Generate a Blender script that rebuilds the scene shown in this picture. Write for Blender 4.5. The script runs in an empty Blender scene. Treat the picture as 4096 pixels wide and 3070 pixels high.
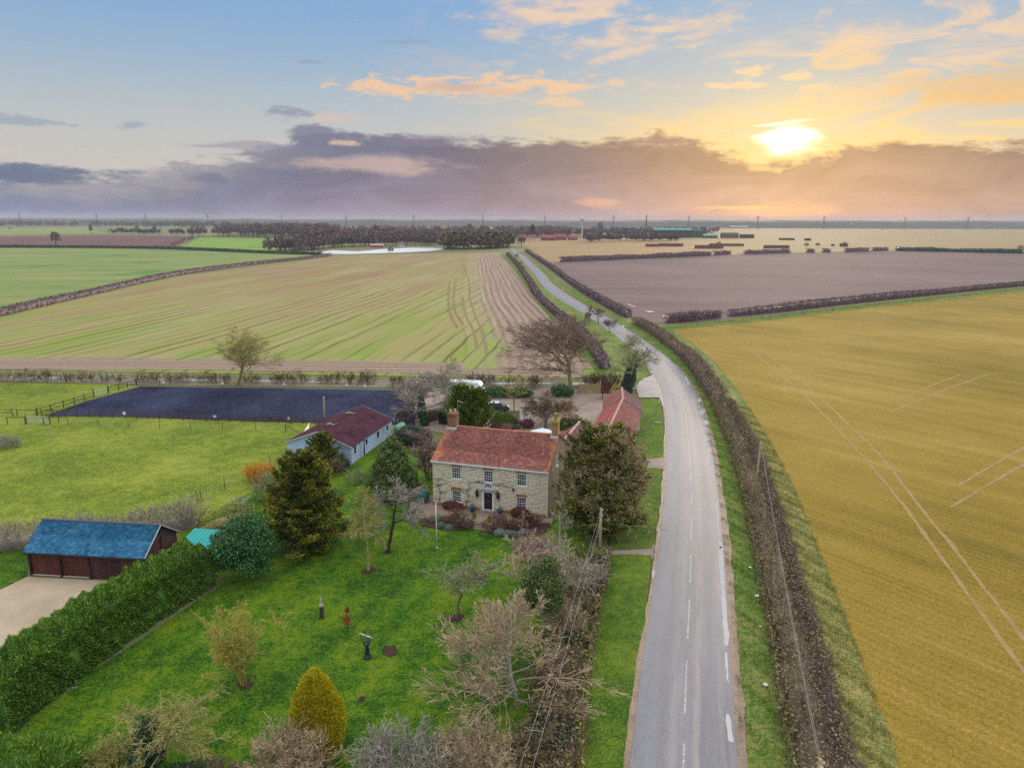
import bpy, math, random
import numpy as np
from mathutils import Vector, Matrix

R = math.radians
SC = bpy.context.scene
COL = SC.collection

# ------------------------------------------------------------------ camera
CAM_H = 30.0
PITCH, ROLL = R(12.92), R(0.2)
IMW, IMH, FPX = 4096.0, 3070.0, 2843.0
_f = np.array([0, math.cos(PITCH), -math.sin(PITCH)])
_r = np.array([1.0, 0, 0])
_u = np.cross(_r, _f)
AX_R = _r * math.cos(ROLL) + _u * math.sin(ROLL)
AX_U = -_r * math.sin(ROLL) + _u * math.cos(ROLL)
AX_F = _f
cam = bpy.data.cameras.new('camera')
cam.sensor_width = 36.0
cam.lens = 36.0 * FPX / IMW
cam.clip_end = 60000.0
cam.clip_start = 0.5
cam_ob = bpy.data.objects.new('camera', cam)
COL.objects.link(cam_ob)
cam_ob.matrix_world = Matrix(((AX_R[0], AX_U[0], -AX_F[0], 0), (AX_R[1], AX_U[1], -AX_F[1], 0),
                              (AX_R[2], AX_U[2], -AX_F[2], CAM_H), (0, 0, 0, 1)))
SC.camera = cam_ob


def G(x, y, z=0.0):
    """photo pixel -> point on the horizontal plane z"""
    d = AX_F + AX_R * (x - IMW / 2) / FPX - AX_U * (y - IMH / 2) / FPX
    t = (z - CAM_H) / d[2]
    return (float(d[0] * t), float(d[1] * t), z)


def proj(p):
    q = np.array(p, float) - np.array([0, 0, CAM_H])
    d = q @ AX_F
    return IMW / 2 + FPX * (q @ AX_R) / d, IMH / 2 - FPX * (q @ AX_U) / d


def HT(bx, by, ty):
    """height of a vertical thing whose foot is at pixel (bx,by) and whose top is at row ty"""
    p = G(bx, by)
    lo, hi = 0.0, 80.0
    for _ in range(40):
        m = (lo + hi) / 2
        if proj((p[0], p[1], m))[1] > ty:
            lo = m
        else:
            hi = m
    return lo


def AE(x, y):
    d = AX_F + AX_R * (x - IMW / 2) / FPX - AX_U * (y - IMH / 2) / FPX
    d = d / np.linalg.norm(d)
    return math.atan2(d[0], d[1]), math.asin(d[2])


# ------------------------------------------------------------------ node helper
class S:
    """a shader socket with arithmetic"""
    def __init__(s, nt, sock):
        s.nt, s.k = nt, sock

    def _m(s, op, *a):
        n = s.nt.nodes.new('ShaderNodeMath')
        n.operation = op
        for i, v in enumerate(a):
            if isinstance(v, S):
                s.nt.links.new(v.k, n.inputs[i])
            else:
                n.inputs[i].default_value = float(v)
        return S(s.nt, n.outputs[0])

    def __add__(s, o): return s._m('ADD', s, o)
    def __radd__(s, o): return s._m('ADD', o, s)
    def __sub__(s, o): return s._m('SUBTRACT', s, o)
    def __rsub__(s, o): return s._m('SUBTRACT', o, s)
    def __mul__(s, o): return s._m('MULTIPLY', s, o)
    def __rmul__(s, o): return s._m('MULTIPLY', o, s)
    def __truediv__(s, o): return s._m('DIVIDE', s, o)
    def __pow__(s, o): return s._m('POWER', s, o)
    def max(s, o): return s._m('MAXIMUM', s, o)
    def min(s, o): return s._m('MINIMUM', s, o)
    def abs(s): return s._m('ABSOLUTE', s)
    def sin(s): return s._m('SINE', s)
    def f(s, op, *a): return s._m(op, s, *a)

    def ss(s, lo, hi, a=0.0, b=1.0):
        """smoothstep lo..hi -> a..b"""
        n = s.nt.nodes.new('ShaderNodeMapRange')
        n.interpolation_type = 'SMOOTHSTEP'
        s.nt.links.new(s.k, n.inputs[0])
        if lo > hi:
            lo, hi, a, b = hi, lo, b, a
        for i, v in enumerate((lo, hi, a, b)):
            if isinstance(v, S):
                s.nt.links.new(v.k, n.inputs[1 + i])
            else:
                n.inputs[1 + i].default_value = v
        return S(s.nt, n.outputs[0])

    def curve(s, pts, lo, hi):
        """piecewise curve of x in lo..hi; values 0..1"""
        n = s.nt.nodes.new('ShaderNodeFloatCurve')
        c = n.mapping.curves[0]
        pts = sorted(pts)
        for i, (x, y) in enumerate(pts):
            u = (x - lo) / (hi - lo)
            if i < 2:
                c.points[i].location = (u, y)
            else:
                c.points.new(u, y)
        n.mapping.update()
        v = (s - lo) / (hi - lo)
        s.nt.links.new(v.k, n.inputs['Value'])
        return S(s.nt, n.outputs[0])


class NT:
    def __init__(s, nt):
        s.nt = nt
        s.nt.nodes.clear()

    def node(s, t, **kw):
        n = s.nt.nodes.new(t)
        for k, v in kw.items():
            setattr(n, k, v)
        return n

    def link(s, a, b):
        s.nt.links.new(a.k if isinstance(a, S) else a, b)

    def S(s, sock): return S(s.nt, sock)

    def comb(s, x, y, z=0.0):
        n = s.node('ShaderNodeCombineXYZ')
        for i, v in enumerate((x, y, z)):
            if isinstance(v, S):
                s.link(v, n.inputs[i])
            else:
                n.inputs[i].default_value = v
        return S(s.nt, n.outputs[0])

    def sep(s, v):
        n = s.node('ShaderNodeSeparateXYZ')
        s.link(v, n.inputs[0])
        return [S(s.nt, n.outputs[i]) for i in range(3)]

    def noise(s, vec, scale=1.0, detail=3.0, rough=0.55, dist=0.0, dim='3D'):
        n = s.node('ShaderNodeTexNoise', noise_dimensions=dim)
        s.link(vec, n.inputs['Vector'])
        n.inputs['Scale'].default_value = scale
        n.inputs['Detail'].default_value = detail
        n.inputs['Roughness'].default_value = rough
        n.inputs['Distortion'].default_value = dist
        return S(s.nt, n.outputs[0])

    def vor(s, vec, scale=1.0, out=0, feature='F1', rnd=1.0):
        n = s.node('ShaderNodeTexVoronoi', feature=feature)
        s.link(vec, n.inputs['Vector'])
        n.inputs['Scale'].default_value = scale
        n.inputs['Randomness'].default_value = rnd
        return S(s.nt, n.outputs[out])

    def rgb(s, c):
        n = s.node('ShaderNodeRGB')
        n.outputs[0].default_value = (*c, 1)
        return S(s.nt, n.outputs[0])

    def mix(s, fac, a, b, mode='MIX'):
        n = s.node('ShaderNodeMix', data_type='RGBA', blend_type=mode)
        n.clamp_factor = True
        for v, i in ((fac, 0), (a, 6), (b, 7)):
            if isinstance(v, S):
                s.link(v, n.inputs[i])
            elif i == 0:
                n.inputs[0].default_value = v
            else:
                n.inputs[i].default_value = (*v, 1)
        return S(s.nt, n.outputs[2])

    def scale(s, col, k):
        n = s.node('ShaderNodeVectorMath', operation='SCALE')
        if isinstance(col, S):
            s.link(col, n.inputs[0])
        else:
            n.inputs[0].default_value = col
        if isinstance(k, S):
            s.link(k, n.inputs['Scale'])
        else:
            n.inputs['Scale'].default_value = k
        return S(s.nt, n.outputs[0])

    def addc(s, a, b):
        n = s.node('ShaderNodeVectorMath', operation='ADD')
        s.link(a, n.inputs[0])
        s.link(b, n.inputs[1])
        return S(s.nt, n.outputs[0])


# ------------------------------------------------------------------ world: evening sky with clouds
SUN_AZ, SUN_EL = AE(3150, 575)
world = bpy.data.worlds.new('World')
SC.world = world
world.use_nodes = True
world.cycles.sampling_method = 'MANUAL'
world.cycles.sample_map_resolution = 512
w = NT(world.node_tree)
sky = w.node('ShaderNodeTexSky', sky_type='NISHITA', sun_disc=False)
sky.sun_elevation = SUN_EL
sky.sun_rotation = SUN_AZ
sky.altitude = 40
tc = w.node('ShaderNodeTexCoord')
vdir = S(w.nt, tc.outputs['Generated'])
vx, vy, vz = w.sep(vdir)
az = vx.f('ARCTAN2', vy)
el = vz.f('ARCSINE')
sd = (math.sin(SUN_AZ) * math.cos(SUN_EL), math.cos(SUN_AZ) * math.cos(SUN_EL), math.sin(SUN_EL))
aev = w.comb(az, el, 0)


def vlen(ax, ey, a0, e0):
    """length of the direction's offset from (a0,e0) in units of ax, ey"""
    m = w.node('ShaderNodeVectorMath', operation='MULTIPLY_ADD')
    w.link(aev, m.inputs[0])
    m.inputs[1].default_value = (1 / ax, 1 / ey, 0)
    m.inputs[2].default_value = (-a0 / ax, -e0 / ey, 0)
    l = w.node('ShaderNodeVectorMath', operation='LENGTH')
    w.link(m.outputs[0], l.inputs[0])
    return S(w.nt, l.outputs['Value'])


def anoise(sx, sy, off, detail, rough=0.6, dist=0.0):
    m = w.node('ShaderNodeVectorMath', operation='MULTIPLY_ADD')
    w.link(aev, m.inputs[0])
    m.inputs[1].default_value = (sx, sy, 0)
    m.inputs[2].default_value = (off, off * 0.7, 0)
    return w.noise(S(w.nt, m.outputs[0]), 1.0, detail, rough, dist, '2D')


gd = vlen(1.0, 0.67, SUN_AZ, SUN_EL)
glow_wide = gd.ss(0.58, 0.0)
glow_mid = gd.ss(0.15, 0.0)
n_big = anoise(8, 26, 1.0, 5, 0.64, 0.6)
n_fine = anoise(24, 85, 9.0, 6, 0.66)
wisp = anoise(9, 46, 5.0, 4, 0.62, 1.0)
nn = n_big * 0.55 + n_fine * 0.45
# clear air: warm and pale low down, blue higher up, an added bright veil overhead
blue = w.mix(el.ss(0.10, 0.30), (0.47, 0.57, 0.63), (0.225, 0.43, 0.74))
warm = w.mix(glow_wide, (0.68, 0.61, 0.56), (0.95, 0.72, 0.38))
clear = w.mix(el.ss(0.02, 0.20), warm, blue)
clear = w.mix(glow_wide * 0.45, clear, (0.56, 0.64, 0.62))
clear = w.mix(el.ss(0.25, 0.75), clear, (1.30, 1.31, 1.34))  # unseen veil above the view, added to light the ground
# high cirrus, on a plane far above
pl = vz.max(0.02) + 0.06
cvec = w.comb(vx / pl * 0.95, vy / pl * 0.60, 0)
ci = w.noise(cvec, 1.25, 8, 0.64, 1.3, '2D')
right = az.ss(-0.26, 0.30)
amount = right.max(vy.ss(0.55, 0.1) * 0.6) * el.ss(0.075, 0.16)
cirrus = (ci + (wisp - 0.5) * 0.34 + (n_fine - 0.5) * 0.30 + right * 0.03).ss(0.50, 0.74) * amount
ccol = w.mix(glow_wide, (0.93, 0.66, 0.49), (0.98, 0.68, 0.34))
ccol = w.mix(el.ss(0.3, 0.7), ccol, (1.6, 1.48, 1.34))  # cirrus overhead, out of view, brightened to help light the ground
skyc = w.mix(cirrus * 0.9, clear, ccol)


def blob(x, y, rx, ry, nz, amp=1.6, lo=0.25, hi=0.75):
    """one ragged cloud around a direction; nz is the noise that tears it"""
    a0, e0 = AE(x, y)
    v = nz.f('MULTIPLY_ADD', amp, 1.0 - amp * 0.5) - vlen(rx / FPX, ry / FPX, a0, e0)
    return v.ss(lo, hi)


def cloud(c, x, y, rx, ry, col, op, nz, amp=1.6, lo=0.2, hi=0.7):
    return w.mix(blob(x, y, rx, ry, nz, amp, lo, hi) * op, c, col)


PEACH = (0.95, 0.63, 0.40)
for (bx, by, rx, ry, op) in ((2180, 60, 330, 60, 0.85), (2420, 170, 360, 80, 0.9), (2050, 140, 150, 30, 0.7), (2760, 110, 240, 70, 0.6), (3060, 170, 230, 60, 0.55), (3450, 150, 260, 60, 0.5), (3950, 110, 300, 130, 0.75), (3820, 250, 220, 40, 0.6)):
    skyc = cloud(skyc, bx, by, rx, ry, (0.96, 0.69, 0.48), op, nn if bx < 2900 else wisp, 3.4, 0.0, 1.1)
skyc = cloud(skyc, 2080, 340, 460, 44, PEACH, 0.95, n_fine, 3.6, 0.05, 0.8)
skyc = cloud(skyc, 1690, 356, 400, 44, PEACH, 0.95, n_fine, 3.6, 0.05, 0.8)
skyc = cloud(skyc, 1810, 350, 210, 26, (0.52, 0.41, 0.42), 0.6, nn, 2.4, 0.1, 0.9)
skyc = cloud(skyc, 2010, 372, 190, 18, (0.66, 0.48, 0.42), 0.5, nn, 2.4, 0.1, 0.9)
skyc = cloud(skyc, 2230, 408, 170, 26, PEACH, 0.8, nn, 2.8)
for (bx, by, rx, ry) in ((2990, 290, 120, 26), (3190, 302, 80, 20), (2900, 343, 180, 20), (3290, 345, 90, 18)):
    skyc = cloud(skyc, bx, by, rx, ry, (0.98, 0.72, 0.46), 0.9, n_fine, 2.8)
for (bx, by, rx, ry) in ((1610, 168, 110, 16), (1240, 250, 60, 10), (90, 484, 170, 26), (510, 500, 110, 24)):
    skyc = cloud(skyc, bx, by, rx, ry, (0.30, 0.37, 0.50), 0.6, n_fine, 2.6)
# golden glow and torn gold wisps over the bank
skyc = w.mix(glow_wide * el.ss(0.30, 0.05) * 0.42, skyc, (0.98, 0.66, 0.30))
gold = az.ss(-0.10, 0.30) * el.ss(0.175, 0.10) * el.ss(0.05, 0.085)
skyc = w.mix(gold * wisp.ss(0.40, 0.64) * 0.85, skyc, (1.0, 0.72, 0.30))
skyc = cloud(skyc, 3350, 420, 300, 90, (0.98, 0.66, 0.32), 0.65, wisp, 3.0, 0.0, 1.1)
skyc = cloud(skyc, 4000, 360, 330, 90, (0.92, 0.54, 0.20), 0.75, wisp, 3.0, 0.0, 1.0)
# the sun behind its veil
skyc = w.mix(glow_mid * 0.6, skyc, (1.0, 0.80, 0.36))
core = (wisp * 1.5 + 0.30 - vlen(0.046, 0.024, SUN_AZ, SUN_EL + 0.003)).ss(0.0, 0.8)
skyc = w.mix(core, skyc, (2.6, 2.4, 1.9))

# the long bank along the horizon
bank_pts = []
for (px, py) in ((0, 672), (420, 690), (640, 655), (850, 640), (1050, 575), (1250, 545), (1500, 540), (1800, 545), (2050, 560), (2350, 552), (2650, 552),
                 (2850, 588), (3000, 630), (3150, 645), (3300, 618), (3480, 565), (3620, 548), (3800, 572), (4096, 560)):
    a, e = AE(px, py)
    bank_pts.append((a, e / 0.25))
b_l, b_r = bank_pts[0][1], bank_pts[-1][1]
bank_pts = [(-math.pi, b_l), (-2.0, b_l * 0.9), (-1.0, b_l)] + bank_pts + [(1.0, b_r), (2.0, b_l), (math.pi, b_l)]
edge = az.curve(bank_pts, -math.pi, math.pi) * 0.25
d = edge - el + (n_big - 0.5) * 0.050 + (n_fine - 0.5) * 0.034
skyc = w.mix(d.ss(-0.030, 0.002) * gd.ss(0.34, 0.02) * 0.8, skyc, (1.10, 0.74, 0.26))
bank = d.ss(-0.005, 0.010)
bank = bank * (1.0 - az.ss(-0.1, -0.5) * 0.5 * d.ss(0.05, 0.0))
low = el.ss(0.10, 0.005)                                   # towards the horizon the bank is paler and pinker
bc = w.mix(az.ss(-0.62, 0.20), (0.105, 0.150, 0.30), (0.160, 0.145, 0.262))
bc = w.mix(az.ss(0.05, 0.55), bc, (0.255, 0.20, 0.215))
bc = w.mix(glow_wide * 0.7, bc, (0.46, 0.255, 0.125))
bl = w.mix(az.ss(-0.7, 0.0), (0.18, 0.24, 0.43), (0.335, 0.262, 0.385))
bl = w.mix(az.ss(0.0, 0.40), bl, (0.49, 0.325, 0.295))
bcol = w.mix(low * 0.85, bc, bl)
bcol = w.scale(bcol, n_big * 0.9 + 0.42)
skyc = w.mix(bank * 0.97, skyc, bcol)
# torn dark front left of centre with lit rifts, orange band on the horizon below the sun
skyc = cloud(skyc, 1480, 660, 460, 44, (0.76, 0.54, 0.47), 0.62, nn, 2.0, 0.0, 0.8)
skyc = cloud(skyc, 1300, 470, 190, 34, (0.80, 0.58, 0.48), 0.6, nn, 2.4, 0.1, 0.9)
skyc = cloud(skyc, 1260, 548, 150, 64, (0.20, 0.19, 0.31), 0.85, nn, 2.2, 0.15, 0.6)
skyc = cloud(skyc, 1160, 448, 100, 30, (0.27, 0.28, 0.40), 0.7, n_fine, 2.6, 0.15, 0.8)
skyc = cloud(skyc, 1050, 590, 230, 26, (0.30, 0.27, 0.38), 0.55, wisp, 2.6, 0.1, 0.8)
skyc = cloud(skyc, 1750, 560, 330, 36, (0.22, 0.19, 0.29), 0.75, nn, 2.2, 0.1, 0.7)
skyc = cloud(skyc, 1390, 575, 80, 18, (0.88, 0.62, 0.42), 0.7, n_fine, 2.2, 0.1, 0.8)
skyc = cloud(skyc, 150, 700, 330, 42, (0.10, 0.155, 0.28), 0.85, nn, 2.4, 0.1, 0.6)
skyc = cloud(skyc, 850, 712, 170, 26, (0.15, 0.17, 0.29), 0.6, nn, 2.4, 0.1, 0.8)
skyc = cloud(skyc, 3060, 850, 330, 44, (1.0, 0.52, 0.20), 0.75, n_big, 1.2, 0.0, 0.9)
skyc = cloud(skyc, 2960, 830, 150, 9, (1.0, 0.58, 0.25), 0.8, wisp, 1.6, 0.0, 0.6)
skyc = cloud(skyc, 2390, 812, 140, 20, (0.86, 0.45, 0.30), 0.6, n_big, 1.6, 0.0, 0.8)
# below the horizon: dull earth tone
skyc = w.mix(el.ss(0.0, -0.03), skyc, (0.16, 0.15, 0.10))
bg1 = w.node('ShaderNodeBackground')
w.link(S(w.nt, sky.outputs[0]), bg1.inputs[0])
bg1.inputs[1].default_value = 0.06
bg2 = w.node('ShaderNodeBackground')
skyc = w.scale(skyc, el.ss(0.22, 0.5, 0.84, 1.0))  # sky in view held dimmer than the added overhead veil
w.link(skyc, bg2.inputs[0])
bg2.inputs[1].default_value = 1.0
mixb = w.node('ShaderNodeMixShader')
mixb.inputs[0].default_value = 0.90
w.link(bg1.outputs[0], mixb.inputs[1])
w.link(bg2.outputs[0], mixb.inputs[2])
wo = w.node('ShaderNodeOutputWorld')
w.link(mixb.outputs[0], wo.inputs[0])

sun = bpy.data.lights.new('sun', 'SUN')
sun.energy = 2.2
sun.angle = R(12)
sun.color = (1.0, 0.80, 0.58)
sun_ob = bpy.data.objects.new('sun', sun)
COL.objects.link(sun_ob)
sun_ob.location = (300, 700, 200)
sun_ob.rotation_euler = Vector((-sd[0], -sd[1], -sd[2])).to_track_quat('-Z', 'Y').to_euler()

DENOISE = False
SC.view_settings.view_transform = 'Standard'
SC.view_settings.look = 'None'
SC.view_settings.exposure = 0.22
SC.view_settings.gamma = 1.0
SC.render.film_transparent = False
SC.cycles.max_bounces = 5
SC.cycles.diffuse_bounces = 2
SC.cycles.glossy_bounces = 2
SC.cycles.transparent_max_bounces = 8
SC.cycles.volume_bounces = 0
SC.cycles.use_denoising = DENOISE
SC.cycles.denoising_prefilter = 'NONE'
SC.cycles.use_adaptive_sampling = True
SC.cycles.adaptive_threshold = 0.018

# ------------------------------------------------------------------ mesh helpers
rng = np.random.default_rng(7)
random.seed(7)


def props(o, label=None, cat=None, group=None, kind=None):
    for k, v in (('label', label), ('category', cat), ('group', group), ('kind', kind)):
        if v:
            o[k] = v
    return o


def link(o, parent=None, loc=None, rot=None):
    COL.objects.link(o)
    if parent is not None:
        o.parent = parent
    if loc is not None:
        o.location = loc
    if rot is not None:
        o.rotation_euler = rot
    return o


def empty(name, loc=(0, 0, 0), rz=0.0, label=None, cat=None, group=None):
    o = bpy.data.objects.new(name, None)
    o.empty_display_size = 0.3
    link(o, None, loc, (0, 0, rz))
    return props(o, label, cat, group)


def raw_mesh(name, V, polys, mat=None, smooth=False, rnd=None, uv=None):
    """polys: list of (n,k) int arrays; rnd: one float for each face"""
    V = np.asarray(V, np.float32)
    me = bpy.data.meshes.new(name)
    polys = [np.asarray(p, np.int32) for p in polys if len(p)]
    nl = sum(p.size for p in polys)
    nf = sum(len(p) for p in polys)
    me.vertices.add(len(V))
    me.vertices.foreach_set('co', V.ravel())
    me.loops.add(nl)
    me.loops.foreach_set('vertex_index', np.concatenate([p.ravel() for p in polys]))
    me.polygons.add(nf)
    tot = np.concatenate([np.full(len(p), p.shape[1], np.int32) for p in polys])
    st = np.concatenate([[0], np.cumsum(tot)[:-1]]).astype(np.int32)
    me.polygons.foreach_set('loop_start', st)
    me.polygons.foreach_set('loop_total', tot)
    if smooth:
        me.polygons.foreach_set('use_smooth', np.ones(nf, bool))
    if rnd is not None:
        a = me.attributes.new('rnd', 'FLOAT', 'FACE')
        a.data.foreach_set('value', np.asarray(rnd, np.float32))
    if uv is not None:
        l = me.uv_layers.new(name='UVMap')
        uv = np.asarray(uv, np.float32)
        l.data.foreach_set('uv', uv[np.concatenate([p.ravel() for p in polys])].ravel())
    me.update(calc_edges=True)
    if mat:
        me.materials.append(mat)
    return me


def bulk(name, V, polys, mat, parent=None, smooth=False, rnd=None, uv=None, loc=None):
    return link(bpy.data.objects.new(name, raw_mesh(name, V, polys, mat, smooth, rnd, uv)), parent, loc)


class MB:
    """collects shapes for one mesh"""
    def __init__(s):
        s.v, s.f = [], []

    def add(s, vs, fs):
        n = len(s.v)
        s.v += [tuple(map(float, p)) for p in vs]
        s.f += [tuple(i + n for i in f) for f in fs]
        return s

    def box(s, x0, x1, y0, y1, z0, z1):
        return s.add([(x0, y0, z0), (x1, y0, z0), (x1, y1, z0), (x0, y1, z0), (x0, y0, z1), (x1, y0, z1), (x1, y1, z1), (x0, y1, z1)],
                     [(3, 2, 1, 0), (4, 5, 6, 7), (0, 1, 5, 4), (1, 2, 6, 5), (2, 3, 7, 6), (3, 0, 4, 7)])

    def hexa(s, p):
        """8 points: bottom loop then top loop"""
        return s.add(p, [(3, 2, 1, 0), (4, 5, 6, 7), (0, 1, 5, 4), (1, 2, 6, 5), (2, 3, 7, 6), (3, 0, 4, 7)])

    def prism(s, poly, off):
        """closed polygon (3d points) pushed by a vector"""
        n = len(poly)
        o = Vector(off)
        a = [Vector(p) for p in poly]
        vs = a + [p + o for p in a]
        return s.add(vs, [tuple(range(n - 1, -1, -1)), tuple(range(n, 2 * n))] + [(i, (i + 1) % n, n + (i + 1) % n, n + i) for i in range(n)])

    def bar(s, a, b, wd, ht=None, n=4, up=(0, 0, 1)):
        """straight bar of rectangular section from a to b"""
        a, b = Vector(a), Vector(b)
        d = (b - a).normalized()
        u = Vector(up)
        if abs(d.dot(u)) > 0.95:
            u = Vector((1, 0, 0))
        r = d.cross(u).normalized() * wd / 2
        t = r.cross(d).normalized() * (ht or wd) / 2
        return s.add([a - r - t, a + r - t, a + r + t, a - r + t, b - r - t, b + r - t, b + r + t, b - r + t],
                     [(3, 2, 1, 0), (4, 5, 6, 7), (0, 1, 5, 4), (1, 2, 6, 5), (2, 3, 7, 6), (3, 0, 4, 7)])

    def tube(s, pts, rad, n=6, cap=True):
        pts = [Vector(p) for p in pts]
        if not hasattr(rad, '__len__'):
            rad = [rad] * len(pts)
        vs, fs = [], []
        for i, p in enumerate(pts):
            d = (pts[min(i + 1, len(pts) - 1)] - pts[max(i - 1, 0)]).normalized()
            u = Vector((0, 0, 1)) if abs(d.z) < 0.9 else Vector((1, 0, 0))
            r = d.cross(u).normalized()
            t = r.cross(d)
            for k in range(n):
                a = 2 * math.pi * k / n
                vs.append(p + (r * math.cos(a) + t * math.sin(a)) * rad[i])
        for i in range(len(pts) - 1):
            for k in range(n):
                fs.append((i * n + k, i * n + (k + 1) % n, (i + 1) * n + (k + 1) % n, (i + 1) * n + k))
        if cap:
            fs.append(tuple(range(n - 1, -1, -1)))
            fs.append(tuple((len(pts) - 1) * n + k for k in range(n)))
        return s.add(vs, fs)

    def lathe(s, prof, n=12, c=(0, 0, 0)):
        """profile of (r,z)"""
        vs, fs = [], []
        for r, z in prof:
            for k in range(n):
                a = 2 * math.pi * k / n
                vs.append((c[0] + r * math.cos(a), c[1] + r * math.sin(a), c[2] + z))
        m = len(prof)
        for i in range(m - 1):
            for k in range(n):
                fs.append((i * n + k, i * n + (k + 1) % n, (i + 1) * n + (k + 1) % n, (i + 1) * n + k))
        fs.append(tuple(range(n - 1, -1, -1)))
        fs.append(tuple((m - 1) * n + k for k in range(n)))
        return s.add(vs, fs)

    def mesh(s, name, mat, smooth=False):
        me = bpy.data.meshes.new(name)
        me.from_pydata(s.v, [], s.f)
        if smooth:
            me.polygons.foreach_set('use_smooth', [True] * len(me.polygons))
        me.materials.append(mat)
        me.update()
        return me

    def build(s, name, mat, parent=None, smooth=False, loc=None, rot=None):
        return link(bpy.data.objects.new(name, s.mesh(name, mat, smooth)), parent, loc, rot)


# ------------------------------------------------------------------ materials
MATS = {}


def material(name, fn, coord='object'):
    """fn(n, vec) -> dict(color, rough, spec, bump, bstr, bdist, metal, trans, alpha)"""
    if name in MATS:
        return MATS[name]
    m = bpy.data.materials.new(name)
    m.use_nodes = True
    n = NT(m.node_tree)
    if coord == 'world':
        g = n.node('ShaderNodeNewGeometry')
        vec = n.S(g.outputs['Position'])
    elif coord == 'uv':
        g = n.node('ShaderNodeTexCoord')
        vec = n.S(g.outputs['UV'])
    else:
        g = n.node('ShaderNodeTexCoord')
        vec = n.S(g.outputs['Object'])
    d = fn(n, vec)
    b = n.node('ShaderNodeBsdfPrincipled')
    c = d['color']
    if isinstance(c, S):
        n.link(c, b.inputs['Base Color'])
    else:
        b.inputs['Base Color'].default_value = (*c, 1)
    r = d.get('rough', 0.85)
    if isinstance(r, S):
        n.link(r, b.inputs['Roughness'])
    else:
        b.inputs['Roughness'].default_value = r
    b.inputs['Specular IOR Level'].default_value = d.get('spec', 0.3)
    b.inputs['Metallic'].default_value = d.get('metal', 0.0)
    if d.get('trans'):
        b.inputs['Transmission Weight'].default_value = d['trans']
    if d.get('emit'):
        b.inputs['Emission Color'].default_value = (*d['emit'], 1)
        b.inputs['Emission Strength'].default_value = d.get('estr', 1.0)
    if 'bump' in d:
        bp = n.node('ShaderNodeBump')
        bp.inputs['Strength'].default_value = d.get('bstr', 0.5)
        bp.inputs['Distance'].default_value = d.get('bdist', 0.05)
        n.link(d['bump'], bp.inputs['Height'])
        n.link(bp.outputs[0], b.inputs['Normal'])
    out = n.node('ShaderNodeOutputMaterial')
    n.link(b.outputs[0], out.inputs[0])
    MATS[name] = m
    return m


def plain(name, c, rough=0.7, var=0.25, scale=2.0, spec=0.3, metal=0.0, bstr=0.0, fine=30.0, c2=None):
    """painted / weathered stuff: two tones and a fine grain"""
    def fn(n, v):
        a = n.noise(v, scale, 4, 0.6)
        b = n.noise(v, fine, 3, 0.6)
        t = a * 0.65 + b * 0.35
        lo = tuple(k * (1 - var) for k in c)
        hi = c2 or tuple(min(1.0, k * (1 + var)) for k in c)
        d = dict(color=n.mix(t.ss(0.3, 0.7), lo, hi), rough=rough, spec=spec, metal=metal)
        if bstr:
            d.update(bump=b, bstr=bstr, bdist=0.02)
        return d
    return material(name, fn)


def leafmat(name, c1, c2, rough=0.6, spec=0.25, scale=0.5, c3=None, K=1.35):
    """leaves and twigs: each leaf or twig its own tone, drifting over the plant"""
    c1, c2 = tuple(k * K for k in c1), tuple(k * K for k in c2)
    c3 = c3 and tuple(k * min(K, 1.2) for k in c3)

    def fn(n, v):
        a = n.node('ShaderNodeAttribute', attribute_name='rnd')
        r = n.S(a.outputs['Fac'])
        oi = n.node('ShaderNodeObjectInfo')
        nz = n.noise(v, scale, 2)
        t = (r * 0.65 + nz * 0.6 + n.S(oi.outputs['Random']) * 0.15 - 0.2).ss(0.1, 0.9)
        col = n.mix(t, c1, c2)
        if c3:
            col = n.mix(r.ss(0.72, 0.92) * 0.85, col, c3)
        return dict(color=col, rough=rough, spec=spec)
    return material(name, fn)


# ------------------------------------------------------------------ flat ground pieces
def gpts(px, z):
    return [G(x, y)[:2] + (z,) for x, y in px]


def sheet(name, px, z, mat, kind='structure', world=None):
    """ground polygon from photo pixels (or world points), at height z"""
    pts = world if world else gpts(px, z)
    me = bpy.data.meshes.new(name)
    me.from_pydata([(p[0], p[1], z) for p in pts], [], [tuple(range(len(pts)))])
    me.update()
    if me.polygons[0].normal.z < 0:
        me.flip_normals()
    me.materials.append(mat)
    o = link(bpy.data.objects.new(name, me))
    if kind:
        o['kind'] = kind
    return o


def smooth_path(pts, step=2.0):
    """Catmull-Rom through xy points, resampled about every step metres"""
    P = np.array([p[:2] for p in pts], float)
    P = np.vstack([2 * P[0] - P[1], P, 2 * P[-1] - P[-2]])
    out = []
    for i in range(1, len(P) - 2):
        p0, p1, p2, p3 = P[i - 1], P[i], P[i + 1], P[i + 2]
        n = max(2, int(np.linalg.norm(p2 - p1) / step))
        for k in range(n):
            t = k / n
            out.append(0.5 * ((2 * p1) + (-p0 + p2) * t + (2 * p0 - 5 * p1 + 4 * p2 - p3) * t * t + (-p0 + 3 * p1 - 3 * p2 + p3) * t ** 3))
    out.append(P[-2])
    return np.array(out)


def path_frame(P):
    T = np.gradient(P, axis=0)
    T /= np.linalg.norm(T, axis=1)[:, None] + 1e-9
    N = np.stack([T[:, 1], -T[:, 0]], 1)          # to the right of travel
    s = np.concatenate([[0], np.cumsum(np.linalg.norm(np.diff(P, axis=0), axis=1))])
    return T, N, s


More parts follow.
